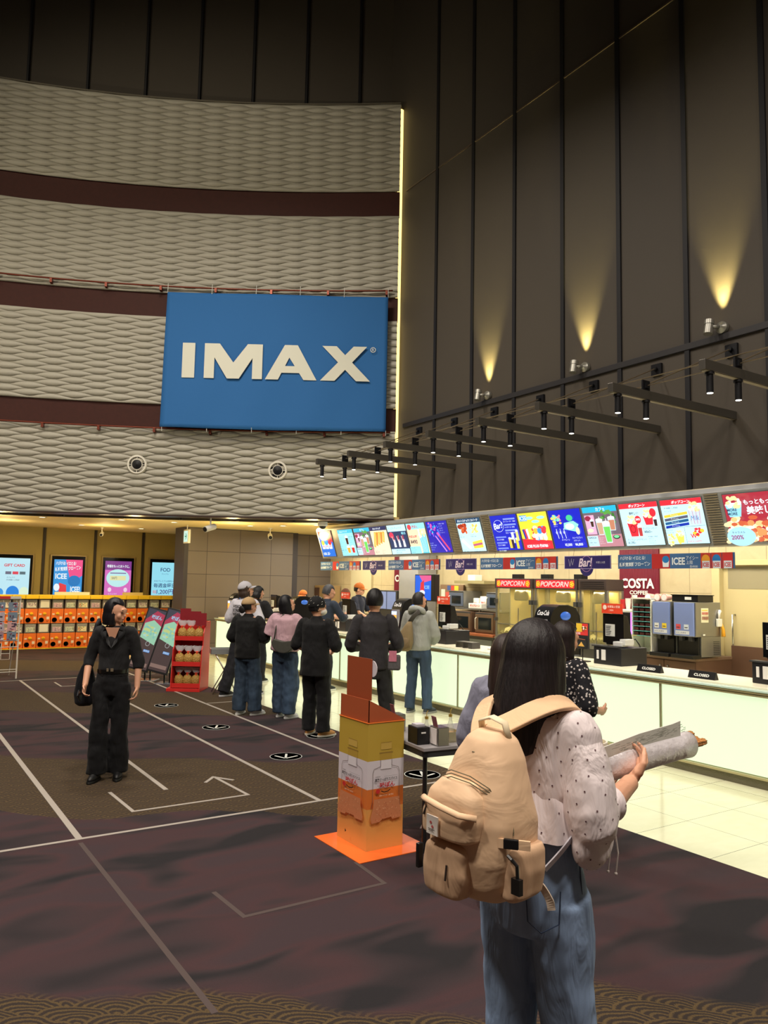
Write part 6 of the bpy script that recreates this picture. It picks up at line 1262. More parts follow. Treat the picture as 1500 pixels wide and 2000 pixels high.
def person(lab, loc, rz, H=1.65, feet=((-.11, 0), (.11, 0)), foot_yaw=(0.15, -0.15), arms=None, arms_world=None, hy=0.0, hp=0.0, lean=0.0, hair='short', hair_c=(26, 22, 24),
           top=None, bottom=None, shoes=(30, 30, 32), sole=(220, 220, 216), voxel=.0075, fat=1.0, mask=None, cat='person', female=False, tuck=False, zoff=0.0, collar=None, hair_fn=None, hands=(True, True), curl=.45, hn=None):
    s = H / 1.65
    t = thing('person', lab, cat, (loc[0], loc[1], zoff), rz)
    inv = (Matrix.Translation((loc[0], loc[1], zoff)) @ Matrix.Rotation(rz, 4, 'Z')).inverted()
    ly = math.sin(lean)
    def T(x, y, z): return Vector((x * s, (y + max(0, z - .92) * ly) * s, (z - max(0, z - .92) * (1 - math.cos(lean))) * s))
    hipz = .90; shw = (.150 if female else .168) * (fat * .5 + .5)
    SH = [T(-shw, 0, 1.345), T(shw, 0, 1.345)]
    EL = []; WR = []
    for i in range(2):
        sx = -1 if i == 0 else 1
        if arms_world and arms_world[i]: e, w_ = (inv @ Vector(q) for q in arms_world[i][:2])
        else:
            ex, ey, ez, wx, wy, wz = arms[i] if arms else (.24, -.02, 1.06, .25, .06, .83)
            e, w_ = T(sx * ex, ey, ez), T(sx * wx, wy, wz)
        EL.append(e); WR.append(w_)
    AN = [Vector((fx * s, fy * s, .075 * s)) for fx, fy in feet]
    HIP = [T(-.085, 0, hipz), T(.085, 0, hipz)]
    KN = [HIP[i].lerp(AN[i], .5) + Vector((0, .035 * s, 0.0)) for i in range(2)]
    HC = T(0, .015, 1.535); rot = Matrix.Rotation(hy, 3, 'Z') @ Matrix.Rotation(hp, 3, 'X')
    # ---- body, one surface
    mb = MB()
    mb.loft([ering(T(0, 0, z), rx * s * fat, ry * s * fat) for z, rx, ry in ((.80, .10, .08), (.86, .122, .08), (.94, .116, .08), (1.05, .120, .085), (1.2, .135, .095), (1.32, .155, .09), (1.375, .13, .065), (1.40, .06, .05))])
    limb(mb, [T(0, -.005, 1.36), T(0, .0, 1.43), HC + rot @ Vector((0, -.012, -.05)) * s], [.056 * s, .048 * s, .05 * s])
    for i in range(2):
        limb(mb, [SH[i] * .92 + T(0, 0, 1.34) * .08, SH[i], EL[i], WR[i]], [.045 * s, .047 * s, .037 * s, .026 * s])
        limb(mb, [HIP[i], KN[i], AN[i]], [.056 * s * fat, .046 * s, .036 * s])
        if hands[i]:
            d = (WR[i] - EL[i]).normalized(); n_ = Vector((1 if i == 0 else -1, 0.15, 0)) if abs(d.z) > .6 else Vector((1 if i == 0 else -1, 0, .4))
            if hn and hn[i]: n_ = Vector(hn[i])
            hand(mb, WR[i], d + Vector((0, .05, 0)), n_, -1 if i == 0 else 1, curl=curl, s=s * (.93 if female else 1.02))
    head_parts(mb, HC, s, rot)
    o = mb.build('body', skin, t); remesh(o, voxel, 2)
    # ---- face details and hair
    hd = bpy.data.objects.new('head_frame', None)
    bpy.data.objects.remove(hd)
    def he(nm, parts, mat_):
        m2 = MB()
        for p, r in parts: m2.ell(HC + rot @ (Vector(p) * s), tuple(x * s for x in r), rot, 12, 8)
        return m2.build(nm, mat_, t, smooth=True)
    for sx in (-1, 1): he('eye', [((sx * .031, .0885, -.004), (.013, .006, .0065))], eye_m); he('eyebrow', [((sx * .032, .095, .017), (.017, .005, .0035))], hair_mat('hair_%d' % hair_c[0], hair_c))
    if not mask: he('mouth', [((0, .0955, -.062), (.019, .005, .0065))], skin_b)
    else:
        m2 = MB(); m2.ell(HC + rot @ (Vector((0, .056, -.055)) * s), (.060 * s, .062 * s, .046 * s), rot, 20, 14)
        m2.tube([HC + rot @ (Vector((x, y, z)) * s) for x, y, z in ((-.052, .06, -.05), (-.075, .0, -.02))], .002, 5).tube([HC + rot @ (Vector((x, y, z)) * s) for x, y, z in ((.052, .06, -.05), (.075, .0, -.02))], .002, 5); m2.build('face_mask', M('mask_%d' % mask[0], mask, rough=.7), t, smooth=True)
    if hair:
        h_ = hair_shell(t, hair_mat('hair_%d' % hair_c[0], hair_c), hair, s * 1.02); h_.matrix_local = Matrix.Translation(HC) @ rot.to_4x4()
    # ---- top
    tp = dict(c=(20, 20, 22), hem=.78, sleeve=1.0, loose=1.0, mat=None, wide=1.0, sw=1.0); tp.update(top or {})
    tm = tp['mat'] or cloth('top_%s' % '_'.join(map(str, tp['c'])), tp['c']); L_ = tp['loose']; hz = tp['hem']; Wd = tp['wide']
    prof = [(z, rx, ry) for z, rx, ry in ((1.395, .085, .065), (1.375, .135, .085), (1.33, .168, .100), (1.24, .164, .114), (1.12, .154, .114), (1.0, .158, .120), (.92, .168, .124), (.80, .174, .126), (.70, .178, .126)) if z > hz]
    if tp.get('neck', 1): prof.insert(0, (1.432, .060, .056))
    lz, lrx, lry = prof[-1]; prof.append((hz, lrx * tp.get('flare', 1.02), lry * tp.get('flare', 1.02)))
    mb = MB(); mb.loft([ering(T(0, -.005, z), (rx if z > 1.34 else rx * L_ * Wd) * s * fat, (ry if z > 1.34 else ry * L_) * s * fat, 32) for z, rx, ry in prof])
    for i in range(2):
        f_ = tp['sleeve']; e, w_ = EL[i], WR[i]; sw = tp['sw'] * L_
        start = SH[i] * .8 + T(0, 0, 1.33) * .2
        if f_ <= .5: pts = [start, SH[i], SH[i].lerp(e, f_ * 2)]; rs = [.066, .070 * L_, .070 * sw]
        else: pts = [start, SH[i], e, e.lerp(w_, (f_ - .5) * 2)]; rs = [.066, .062 * L_, .058 * sw, .046 * sw * tp.get('cuff', 1.0)]
        limb(mb, pts, [x * s for x in rs], 18)
    o = mb.build('shirt' if not tp.get('name') else tp['name'], tm, t); remesh(o, .010, 3, tp.get('fold', .022), .14)
    # ---- bottom
    bt = dict(c=(30, 30, 34), w=1.0, mat=None, hemz=.05, name='trousers'); bt.update(bottom or {})
    bm_ = bt['mat'] or cloth('bot_%s' % '_'.join(map(str, bt['c'])), bt['c'], fs=(8, 8, 2))
    mb = MB(); mb.loft([ering(T(0, 0, z), rx * s * fat, ry * s * fat, 28) for z, rx, ry in ((.76, .13, .11), (.82, .165, .118), (.90, .162, .118), (.98, .145, .105), (1.03, .132, .098))])
    for i in range(2):
        a = AN[i].copy(); a.z = bt['hemz'] * s + .01
        sx = -1 if i == 0 else 1
        limb(mb, [HIP[i] + Vector((sx * .0, 0, -.03)), KN[i], a], [.096 * s * fat, .078 * s * bt['w'], .074 * s * bt['w'] * bt.get('flare', 1.0)], 20)
    o = mb.build(bt['name'], bm_, t); remesh(o, .010, 3, bt.get('fold', .024), .11)
    # ---- shoes
    shm = M('shoe_%s' % '_'.join(map(str, shoes)), shoes, rough=.5); slm = M('sole_%s' % '_'.join(map(str, sole)), sole, rough=.5)
    for i in range(2):
        m3 = Matrix.Translation((AN[i].x, AN[i].y, 0)) @ Matrix.Rotation(foot_yaw[i], 4, 'Z'); k = s * (.92 if female else 1.0)
        def sh(z, ry0, ry1, w_): return [m3 @ Vector((w_ * math.cos(a) * k * (1 - .12 * max(0, -math.sin(a))), ((ry0 + ry1) / 2 + (ry1 - ry0) / 2 * math.sin(a)) * k, z * k)) for a in (2 * PI * q / 24 for q in range(24))]
        mb = MB(); mb.loft([sh(.022, -.07, .185, .044), sh(.045, -.07, .18, .045), sh(.065, -.065, .14, .040), (sh(.088, -.06, .07, .034)), sh(.115, -.055, .045, .031)]); so = mb.build('shoe', shm, t, smooth=True)
        mb = MB(); mb.loft([sh(0.0, -.075, .19, .044), sh(.008, -.08, .20, .049), sh(.026, -.078, .195, .048)]); mb.build('sole', slm, so, smooth='auto')
    return dict(t=t, T=T, HC=HC, rot=rot, s=s, SH=SH, EL=EL, WR=WR, HIP=HIP, inv=inv)
def cap(p, c, lab=None, back=False, brimc=None, tilt=.0):
    t, HC, rot, s = p['t'], p['HC'], p['rot'], p['s']; m_ = cloth('cap_%s' % '_'.join(map(str, c)), c, fold=.15)
    def W_(v): return HC + rot @ (Matrix.Rotation(tilt, 3, 'X') @ Vector(v)) * s
    mb = MB(); rings = []
    for i in range(9):
        ph = PI * .5 * i / 8; rings.append([W_((.093 * math.cos(ph) * math.cos(a), .110 * math.cos(ph) * math.sin(a) - .012, .030 + .104 * math.sin(ph))) for a in (2 * PI * k / 32 for k in range(32))])
    mb.loft(rings); mb.ell(W_((0, -.012, .135)), .008 * s, seg=8, rings=6); o = mb.build('cap', m_, t, smooth=True)
    mb = MB(); g = 1 if not back else -1; up = []; lo = []
    for k in range(13):
        a = PI * .14 + PI * .72 * k / 12; inn = (.090 * math.cos(a), g * (.105 * math.sin(a)) - .012); out = (.092 * math.cos(a), g * (.105 + .075 * math.sin(a - PI * .14) ** .5 if 0 < k < 12 else .105 * math.sin(a)) - .012)
        out = (.085 * math.cos(a) * 1.02, g * (.105 * math.sin(a) + .07 * math.sin(PI * k / 12) ** .6) - .012)
        up.append([W_((inn[0], inn[1], .036)), W_((out[0], out[1], .026 - .012 * abs(math.cos(a)))), W_((out[0], out[1], .020 - .012 * abs(math.cos(a)))), W_((inn[0], inn[1], .028))])
    mb.loft(up); mb.build('brim', m_ if not brimc else cloth('brim', brimc, fold=.1), o, smooth='auto')
    return o
def text_on(p, s_list, org, u, v, c, nm='print'):
    ar = Art(org, u, v, INK)
    for (tx, x, y, h, w_) in s_list: ar.text(tx, x, y, h, c, w=w_, bold=.04, stretch=bool(w_))
    return ar.build(nm, p['t'])

dk_denim = denim('denim_dark', (44, 62, 82)); md_denim = denim('denim_mid', (52, 72, 96)); lt_denim = denim('denim_light', (140, 164, 200), .75, 1.2)
# ---- walking woman in black, facing us, looking to her left
p = person('woman in a black shirt and black trousers walking toward the camera, face turned aside', (1.86, 7.26), R(152), H=1.60, feet=((-.085, -.03), (.085, .06)), arms=((.225, -.03, 1.08, .235, .04, .83), (.225, -.02, 1.09, .215, .12, .86)),
           hy=R(72), hp=R(-4), hair='bob', hair_c=(16, 15, 20), top=dict(c=(30, 30, 32), neck=0, hem=.93, sleeve=.66, loose=.96, sw=1.02), bottom=dict(c=(14, 14, 17), w=.98, flare=1.3), shoes=(14, 14, 16), sole=(20, 20, 20), female=True, curl=.5, fat=.92)
t_ = p['t']; s = p['s']; bk = cloth('top_30_30_32', (30, 30, 32))
mb = MB()
for sx in (-1, 1): mb.loft([[p['T'](sx * .0, .115, 1.20), p['T'](sx * .03, .122, 1.22), p['T'](sx * .03, .116, 1.22)], [p['T'](sx * .055, .085, 1.36), p['T'](sx * .11, .095, 1.33), p['T'](sx * .11, .085, 1.33)], [p['T'](sx * .06, .0, 1.42), p['T'](sx * .10, -.02, 1.385), p['T'](sx * .10, -.02, 1.38)]])
mb.build('collar', bk, t_, smooth=True)
mb = MB(); mb.prism([(-.06, 0), (.06, 0), (0, -.16)], .012, Matrix.Translation(p['T'](0, .098, 1.385)) @ Matrix.Rotation(R(82), 4, 'X')); mb.build('neck_opening', skin, t_)
MB().loft([ering(p['T'](0, 0, z), .141 * s, .107 * s) for z in (.965, 1.0)]).build('belt', M('belt', (12, 12, 12), rough=.3), t_, smooth='auto')
MB().box(-.03, -.005, .107, .114, .957, .985).box(.012, .03, .107, .114, .957, .985).build('buckle', M('buckle_gold', (230, 220, 190), rough=.2, metal=.9), t_)
# her dark shoulder bag (top-level)
def world(p, v): return (p['inv'].inverted() @ Vector(v))
bp_ = world(p, p['T'](.24, -.08, .92)); bp_2 = world(p, p['T'](-.0, 0, 0))
t = thing('shoulder_bag', 'soft black slouchy bag hanging at the walking woman\'s side', 'bag', world(p, (.27 * s, -.10, .62)), R(152))
mb = MB(); mb.loft([[(rx * math.cos(a), ry * math.sin(a), z) for a in (2 * PI * k / 24 for k in range(24))] for z, rx, ry in ((0, .05, .03), (.03, .09, .055), (.12, .105, .06), (.24, .085, .05), (.36, .05, .03), (.40, .03, .02))]); o = mb.build('bag_body', cloth('bag_black', (16, 16, 22), rough=.6), t, smooth=True); remesh(o, .01, 2, .02)
MB().tube([(0.0, 0.02, .38), (-.05, .06, .60), (-.09, .08, .74), (-.10, .03, .79)], .010, 8, flat=1.6).tube([(0.0, -.02, .38), (-.05, -.06, .60), (-.09, -.04, .74), (-.10, .03, .79)], .010, 8, flat=1.6).build('strap', cloth('bag_black', (16, 16, 22)), t, smooth=True)
wp = world(p, p['WR'][1] + (p['WR'][1] - p['EL'][1]).normalized() * .10 + Vector((.02, .03, 0)))
t = thing('mobile_phone', 'small dark phone held in the walking woman\'s hand', 'phone', wp, R(150)); MB().box(-.006, .006, -.04, .07, -.03, .03, Matrix.Rotation(R(35), 4, 'X')).build('phone_body', M('phone_blk', (30, 30, 34), rough=.2), t, bevel=.003)

# ---- queue: tan cap in black top
p = person('person in black sweatshirt, dark jeans and tan cap standing in the queue', (4.24, 9.72), R(-50), H=1.55, feet=((-.11, .0), (.12, .04)), foot_yaw=(.0, -.45), arms=((.26, -.02, 1.08, .20, .18, 1.05), (.27, .02, 1.08, .14, .20, 1.06)), hy=R(-38), hp=R(4), hair='short', hair_c=(24, 20, 20), top=dict(c=(19, 19, 20), hem=.80, sleeve=.92, loose=1.16, sw=1.22, flare=.96), bottom=dict(mat=dk_denim, w=1.30, flare=1.05, name='jeans'), shoes=(206, 206, 208), sole=(226, 226, 222))
cap(p, (170, 142, 104))
MB().ell((0, 0, 0), (.05, .02, .05)).build('hair_bun', hair_mat('hair_24', (24, 20, 20)), p['t'], smooth=True).location = p['HC'] + p['rot'] @ Vector((0, -.11, -.04))
# ---- queue: white cap, white shirt with lettering
p = person('tall person in white shirt with black back lettering and pale grey cap at the counter', (4.88, 11.35), R(-62), H=1.76, feet=((-.16, -.22), (.10, .12)), foot_yaw=(-.2, -.3), arms=((.27, -.02, 1.10, .24, .2, 1.02), (.27, .0, 1.10, .22, .2, 1.0)), hy=R(-32), hp=R(8), hair='wave', hair_c=(54, 40, 32), top=dict(c=(196, 194, 204), hem=.84, sleeve=.55, loose=1.16, sw=1.25), bottom=dict(c=(24, 24, 30), w=1.2), shoes=(30, 30, 34), sole=(200, 200, 205))
cap(p, (178, 176, 184), tilt=.1)
text_on(p, [('VISION', 0, .12, .045, .19), ('STREET', 0, .06, .045, .19), ('WEAR', 0, .0, .045, .15)], p['T'](-.10, -.148, 1.16), (1, 0, 0), (0, 0, 1), (24, 24, 28), 'back_lettering')
# ---- dark haired person behind at the counter
p = person('dark-haired person in black looking down at the counter beside the white cap shopper', (5.72, 12.75), R(-62), H=1.68, arms=((.24, .08, 1.12, .12, .32, 1.1), (.24, .08, 1.12, .12, .32, 1.08)), hy=R(-25), hp=R(-22), hair='wave', hair_c=(20, 18, 20), top=dict(c=(26, 26, 30), hem=.84, sleeve=.5, loose=1.1), bottom=dict(c=(24, 24, 28), w=1.1), shoes=(30, 30, 30))
# ---- pink shirt woman
p = person('woman with black bob hair in a loose pink shirt and wide blue jeans', (4.60, 9.32), R(-58), H=1.59, feet=((-.08, .02), (.10, -.03)), foot_yaw=(.1, -.35), arms=((.25, .0, 1.10, .20, .2, 1.12), (.30, .06, 1.10, .20, .24, 1.14)), hy=R(-40), hp=R(16), hair=None, hair_c=(16, 14, 17), top=dict(c=(184, 150, 160), hem=.90, sleeve=.46, loose=1.22, sw=1.5, flare=.9), bottom=dict(mat=md_denim, w=1.50, flare=.85, name='jeans', fold=.03), shoes=(214, 214, 216), sole=(230, 230, 228), female=True, fat=1.05)
h_ = hair_shell(p['t'], hair_mat('hair_16', (16, 14, 17)), 'bob', 1.06); h_.matrix_local = Matrix.Translation(p['HC']) @ p['rot'].to_4x4(); h_.name = 'hair'
q = world(p, p['T'](.10, -.20, .92))
t = thing('shoulder_bag', 'olive-grey crescent shoulder bag on the pink shirt woman\'s back', 'bag', q, R(-58))
mb = MB(); mb.loft([[(x, y * w_, z) for x, y, z in [(-.17 + .34 * k / 10 if False else .17 * math.cos(PI + PI * k / 10), .035, .10 + .13 * math.sin(PI + PI * k / 10)) for k in range(11)] + [(.15, .035, .14), (.0, .035, .12), (-.15, .035, .15)]] for w_ in (-1, 1)]); o = mb.build('bag_body', cloth('olive_bag', (72, 72, 66), rough=.45, fold=.2), t); remesh(o, .008, 4)
MB().tube([(-.15, .0, .13), (-.16, .06, .30), (-.12, .10, .42), (-.06, .15, .50)], .010, 8).build('strap', cloth('olive_bag', (72, 72, 66)), t, smooth=True)
# ---- masked man in black with patterned beanie
p = person('man in black overshirt and trousers with patterned black beanie and white mask', (4.38, 8.06), R(-55), H=1.60, feet=((-.10, .05), (.12, .0)), foot_yaw=(.1, -.5), arms=((.26, -.02, 1.07, .17, .14, .98), (.27, .0, 1.07, .15, .18, 1.0)), hy=R(-50), hp=R(2), hair='crop', hair_c=(20, 18, 18), top=dict(c=(20, 20, 22), hem=.72, sleeve=.55, loose=1.12, sw=1.25, name='overshirt'), bottom=dict(c=(24, 24, 26), w=1.12, flare=1.0), shoes=(196, 140, 78), sole=(226, 220, 206), mask=(226, 222, 214))
mb = MB(); rings = []
for i in range(11):
    ph = -.12 * PI + PI * .62 * i / 10; rings.append([p['HC'] + p['rot'] @ (Vector((.094 * math.cos(ph) * math.cos(a), .112 * math.cos(ph) * math.sin(a) - .014, .035 + .105 * math.sin(ph))) * p['s']) for a in (2 * PI * k / 30 for k in range(30))])
mb.loft(rings); bn = mb.build('beanie', cloth('beanie', (20, 20, 22), fold=.2), p['t'], smooth=True)
mb = MB(); rn = random.Random(11)
for i in range(34):
    ph = rn.uniform(-.05, .42) * PI; a = rn.uniform(0, 2 * PI); da = rn.uniform(.6, 1.1) * .13
    pts = [p['HC'] + p['rot'] @ (Vector((.0955 * math.cos(ph + q_ * .08) * math.cos(a + q_ * da), .1135 * math.cos(ph + q_ * .08) * math.sin(a + q_ * da) - .014, .035 + .1065 * math.sin(ph + q_ * .08))) * p['s']) for q_ in (0, 1)]
    mb.tube(pts, .0022, 5)
mb.build('dash_print', M('dash_white', (226, 224, 216)), bn)
# ---- man in black jacket, back to us
p = person('man in dark jacket with short black hair, seen from behind in the queue', (4.42, 6.86), R(-34), H=1.72, fat=.88, feet=((-.22, .10), (.20, -.05)), arms=((.25, .0, 1.08, .16, .2, 1.06), (.25, .0, 1.08, .16, .2, 1.04)), hy=R(-14), hp=R(0), hair='short', hair_c=(20, 18, 20), top=dict(c=(50, 48, 51), hem=.86, sleeve=.95, loose=1.05, sw=1.1, name='jacket'), bottom=dict(c=(40, 40, 40), w=1.0), shoes=(30, 30, 30))
q = world(p, p['T'](.20, -.12, .86))
t = thing('small_pouch', 'small pink and grey pouch at the hip of the man in the dark jacket', 'pouch', q, R(-38)); mb = MB(); mb.loft([[(x, y, z) for x, y in ((-.06, -.03), (.07, -.03), (.07, .03), (-.06, .03))] for z in (0, .16)]); mb.build('pouch_body', cloth('pouch_grey', (90, 88, 90)), t, bevel=.02); MB().box(-.05, .03, -.036, -.03, .09, .2).build('pink_flap', cloth('pouch_pink', (196, 120, 140)), t, bevel=.006)
# ---- grey hoodie man at the counter
p = person('man in grey hoodie and blue jeans standing at the counter, seen from behind', (6.40, 8.79), R(-62), H=1.66, feet=((-.12, -.02), (.12, .05)), foot_yaw=(.1, -.3), arms=((.25, .04, 1.06, .17, .20, .98), (.25, .04, 1.06, .12, .20, .96)), hy=R(-24), hp=R(2), hair='short', hair_c=(30, 26, 26), top=dict(c=(150, 152, 147), hem=.86, sleeve=.95, loose=1.10, sw=1.15, name='hoodie', flare=.93), bottom=dict(mat=md_denim, w=.98, name='jeans'), shoes=(60, 66, 76), sole=(150, 150, 150))
mb = MB(); mb.loft([[p['T'](r_ * math.cos(a), -.055 + r_ * .75 * math.sin(a), z + .05 * -math.sin(a)) for a in (2 * PI * k / 24 for k in range(24))] for r_, z in ((.06, 1.36), (.125, 1.345), (.14, 1.385), (.115, 1.43), (.075, 1.425))]); o = mb.build('hood', cloth('top_150_152_147', (150, 152, 147)), p['t'], smooth=True)
q = world(p, p['T'](-.10, -.20, .88))
t = thing('sling_bag', 'tan sling bag with dark wide strap across the hoodie man\'s back', 'bag', q, R(-62))
mb = MB(); mb.loft([[(rx * math.cos(a) + ox, ry * math.sin(a), z) for a in (2 * PI * k / 24 for k in range(24))] for z, rx, ry, ox in ((-.03, .05, .03, -.01), (.0, .10, .06, -.01), (.10, .115, .07, 0), (.22, .10, .06, .01), (.32, .06, .04, .04), (.38, .03, .02, .06))]); o = mb.build('bag_body', cloth('khaki', (128, 110, 80), rough=.7), t, smooth=True)
mb = MB(); mb.loft([[(rx * math.cos(a), -.045 + ry * math.sin(a), z) for a in (2 * PI * k / 20 for k in range(20))] for z, rx, ry in ((.01, .05, .03), (.03, .085, .045), (.13, .085, .045), (.16, .05, .03))]); mb.build('front_pocket', cloth('khaki2', (112, 94, 68)), t, smooth=True)
mb = MB(); mb.tube([(.06, 0, .37), (.12, .01, .46), (.18, .06, .53)], .032, 8, flat=.25); mb.build('strap', cloth('strap_dk', (70, 66, 62)), t, smooth=True)
# ---- man in navy at the till behind the masked man
p = person('man with glasses and grey-black hair in navy jacket bending over the counter', (6.28, 11.35), R(-75), H=1.74, lean=R(10), arms=((.26, .16, 1.12, .14, .38, 1.12), (.26, .16, 1.12, .10, .36, 1.14)), hy=R(-28), hp=R(-18), hair='crop', hair_c=(58, 58, 62), top=dict(c=(40, 48, 62), hem=.84, sleeve=.95, loose=1.08, name='jacket'), bottom=dict(c=(30, 32, 38), w=1.05), shoes=(30, 30, 34))
m2 = MB()
for sx in (-1, 1): m2.tube([p['HC'] + p['rot'] @ Vector((sx * .033 + .02 * math.cos(a), .104, -.004 + .016 * math.sin(a))) for a in (2 * PI * k / 12 for k in range(13))], .0014, 5); m2.tube([p['HC'] + p['rot'] @ Vector(v) for v in ((sx * .053, .10, 0), (sx * .08, .0, .0))], .0014, 5)
m2.build('glasses', M('wire_dark', (40, 40, 40)), p['t'])
# ---- cashiers
p = person('cashier in dark navy uniform with brown cap and black mask leaning at the till', (7.95, 13.2), R(100), H=1.66, lean=R(14), arms=((.24, .12, 1.14, .16, .36, 1.05), (.24, .12, 1.14, .14, .36, 1.03)), hy=R(20), hp=R(-20), hair='short', hair_c=(22, 18, 18), top=dict(c=(34, 38, 52), hem=.80, sleeve=.5, loose=1.05), bottom=dict(c=(28, 28, 32)), mask=(26, 26, 28))
cap(p, (110, 70, 54))
p = person('cashier with orange-brown cap standing behind the masked cashier', (8.45, 13.75), R(-150), H=1.76, arms=((.24, .1, 1.12, .18, .3, 1.0), (.24, .1, 1.12, .18, .3, 1.0)), hy=R(10), hp=R(-8), hair='short', hair_c=(24, 20, 20), top=dict(c=(36, 40, 54), hem=.80, sleeve=.5), bottom=dict(c=(28, 28, 32)))
cap(p, (186, 104, 44))
p = person('cashier with orange cap and pale mask behind the soda tower, left of the beanie man', (7.8, 15.0), R(125), H=1.58, arms=((.22, .1, 1.1, .14, .3, 1.0), (.22, .1, 1.1, .14, .3, 1.0)), hy=R(-5), hp=R(-10), hair='short', hair_c=(24, 20, 20), top=dict(c=(32, 36, 50), hem=.80, sleeve=.5), bottom=dict(c=(28, 28, 32)), mask=(216, 200, 170), female=True)
cap(p, (196, 110, 56))
# ---- floral blouse woman
floral = cloth('floral', (24, 24, 30), rough=.75, fold=.35, dots=((198, 190, 186), 42, .30, .9))
p = person('woman in black blouse with small white flowers and cream trousers, behind the foreground girl', (4.08, 3.86), R(-92), H=1.535, feet=((-.10, .0), (.10, .0)), arms=((.23, .04, 1.06, .14, .24, 1.0), (.25, .0, 1.05, .14, .24, 1.0)), hy=R(-6), hp=R(-4), hair=None, hair_c=(24, 16, 16), top=dict(mat=floral, hem=.84, sleeve=.52, loose=1.08, sw=1.22, flare=1.04, name='blouse'), bottom=dict(c=(206, 190, 156), w=1.05), shoes=(20, 20, 22), female=True, voxel=.007)
h_ = hair_shell(p['t'], hair_mat('hair_24b', (30, 20, 20)), 'shoulder', 1.0); h_.matrix_local = Matrix.Translation(p['HC']) @ p['rot'].to_4x4(); h_.name = 'hair'
# ================================================================ FOREGROUND
# third person, mostly hidden behind the girl
p = person('brown-haired person in a grey top mostly hidden behind the girl with the backpack', (3.02, 3.30), R(-60), H=1.50, arms=((.25, .0, 1.0, .2, .2, .95), (.2, .0, 1.05, .14, .2, 1.0)), hy=R(0), hp=R(-10), hair=None, hair_c=(40, 26, 22), top=dict(c=(134, 134, 152), hem=.80, sleeve=.62, loose=1.15, sw=1.3), bottom=dict(c=(46, 46, 54)), shoes=(30, 30, 30), female=True)
h_ = hair_shell(p['t'], hair_mat('hair_40', (46, 30, 26)), 'long', 1.0); h_.matrix_local = Matrix.Translation(p['HC']) @ p['rot'].to_4x4(); h_.name = 'hair'
# the girl with the backpack
GX, GY, GR = 1.74, 1.775, R(-78)
blouse = cloth('dotted_blouse', (224, 212, 214), rough=.75, fold=.5, fs=(9, 9, 3))
p = person('girl with long dark hair, white dotted blouse and blue jeans, back to the camera', (GX, GY), GR, H=1.68, feet=((-.10, -.02), (.10, .02)), foot_yaw=(.1, -.1), arms_world=(((1.86, 2.02, 1.10), (2.10, 1.88, 1.12)), ((1.765, 1.572, 1.115), (2.02, 1.632, 1.192))), hy=R(-6), hp=R(-6), hair=None, hair_c=(26, 20, 22), top=dict(mat=blouse, neck=0, hem=1.06, sleeve=.36, loose=.98, sw=1.0, name='blouse', flare=1.15, fold=.016), bottom=dict(mat=lt_denim, w=1.04, flare=.90, name='jeans', fold=.016), shoes=(220, 220, 220), female=True, voxel=.0045, hands=(True, False), hn=((0, 0, 1), None))
t_, s = p['t'], p['s']; inv = p['inv']
def WL(*v): return inv @ Vector(v)
# right hand holding the package: palm up under it, thumb over its near side
mb = MB(); Wp = WL(2.02, 1.632, 1.192)
hand(mb, Wp, Matrix.Rotation(-GR, 3, 'Z') @ Vector((.82, .22, .40)), Matrix.Rotation(-GR, 3, 'Z') @ Vector((0, .62, .78)), 1, s=.98, thumb=.75, curls=(.45, .5, .55, .6), tn=.3)
mb.tube([Wp - (Wp - WL(1.79, 1.555, 1.115)) * 0 + (WL(1.765, 1.572, 1.115) - Wp) * .5, Wp + (WL(1.765, 1.572, 1.115) - Wp) * .2, Wp], [.035, .029, .023], 12)
o = mb.build('right_hand', skin, t_); remesh(o, .004, 2)
# puffed translucent-looking sleeves and peplum
E1 = WL(1.765, 1.572, 1.115); S1 = p['SH'][1]; C1 = WL(1.862, 1.596, 1.152)
mb = MB(); limb(mb, [S1 + Vector((-.02, 0, .0)), S1.lerp(E1, .35) + Vector((.02, 0, 0)), E1 + Vector((.01, -.01, -.005)), C1], [.060, .072, .078, .040], 26)
mb.ell(E1 + Vector((-.005, .02, -.05)), (.048, .09, .080)); mb.ell(E1 + Vector((-.01, .05, -.02)), (.042, .07, .065)); o = mb.build('sleeve', blouse, t_); remesh(o, .006, 9, .014, .10)
mb = MB(); mb.loft([[C1 + Vector(v) for v in ring] for ring in ([( .052 * math.cos(a) * r_, y_, .052 * math.sin(a) * r_) for a in (2 * PI * k / 30 for k in range(30))] for r_, y_ in ((.78, -.012), (.85, .004), (.98, .016), (1.02, .024)))], cap=False); o = mb.build('sleeve_cuff', blouse, t_, smooth=True)
E0 = p['EL'][0]; S0 = p['SH'][0]; C0 = E0.lerp(p['WR'][0], .35)
mb = MB(); limb(mb, [S0, S0.lerp(E0, .4) + Vector((-.02, 0, 0)), E0, C0], [.062, .08, .10, .05], 24); o = mb.build('sleeve', blouse, t_); remesh(o, .008, 4, .02, .07)
rings = []
for z, rx, ry in ((1.225, .125, .092), (1.20, .134, .10), (1.15, .158, .118), (1.10, .176, .136), (1.045, .190, .150)):
    rings.append([(rx * s * (1 + (.045 * math.sin(k * 1.05) * (1.225 - z) / .18)) * math.cos(2 * PI * k / 96), ry * s * (1 + .045 * math.sin(k * 1.05) * (1.225 - z) / .18) * math.sin(2 * PI * k / 96) - .005, z * s) for k in range(96)])
mb = MB(); mb.loft(rings, cap=False); o = mb.build('peplum', blouse, t_, smooth=True)
MB().loft([ering((0, -.005, z * s), rx * s, ry * s, 48) for z, rx, ry in ((1.215, .128, .095), (1.245, .129, .096), (1.25, .127, .094))]).build('waist_band', blouse, t_, smooth=True)
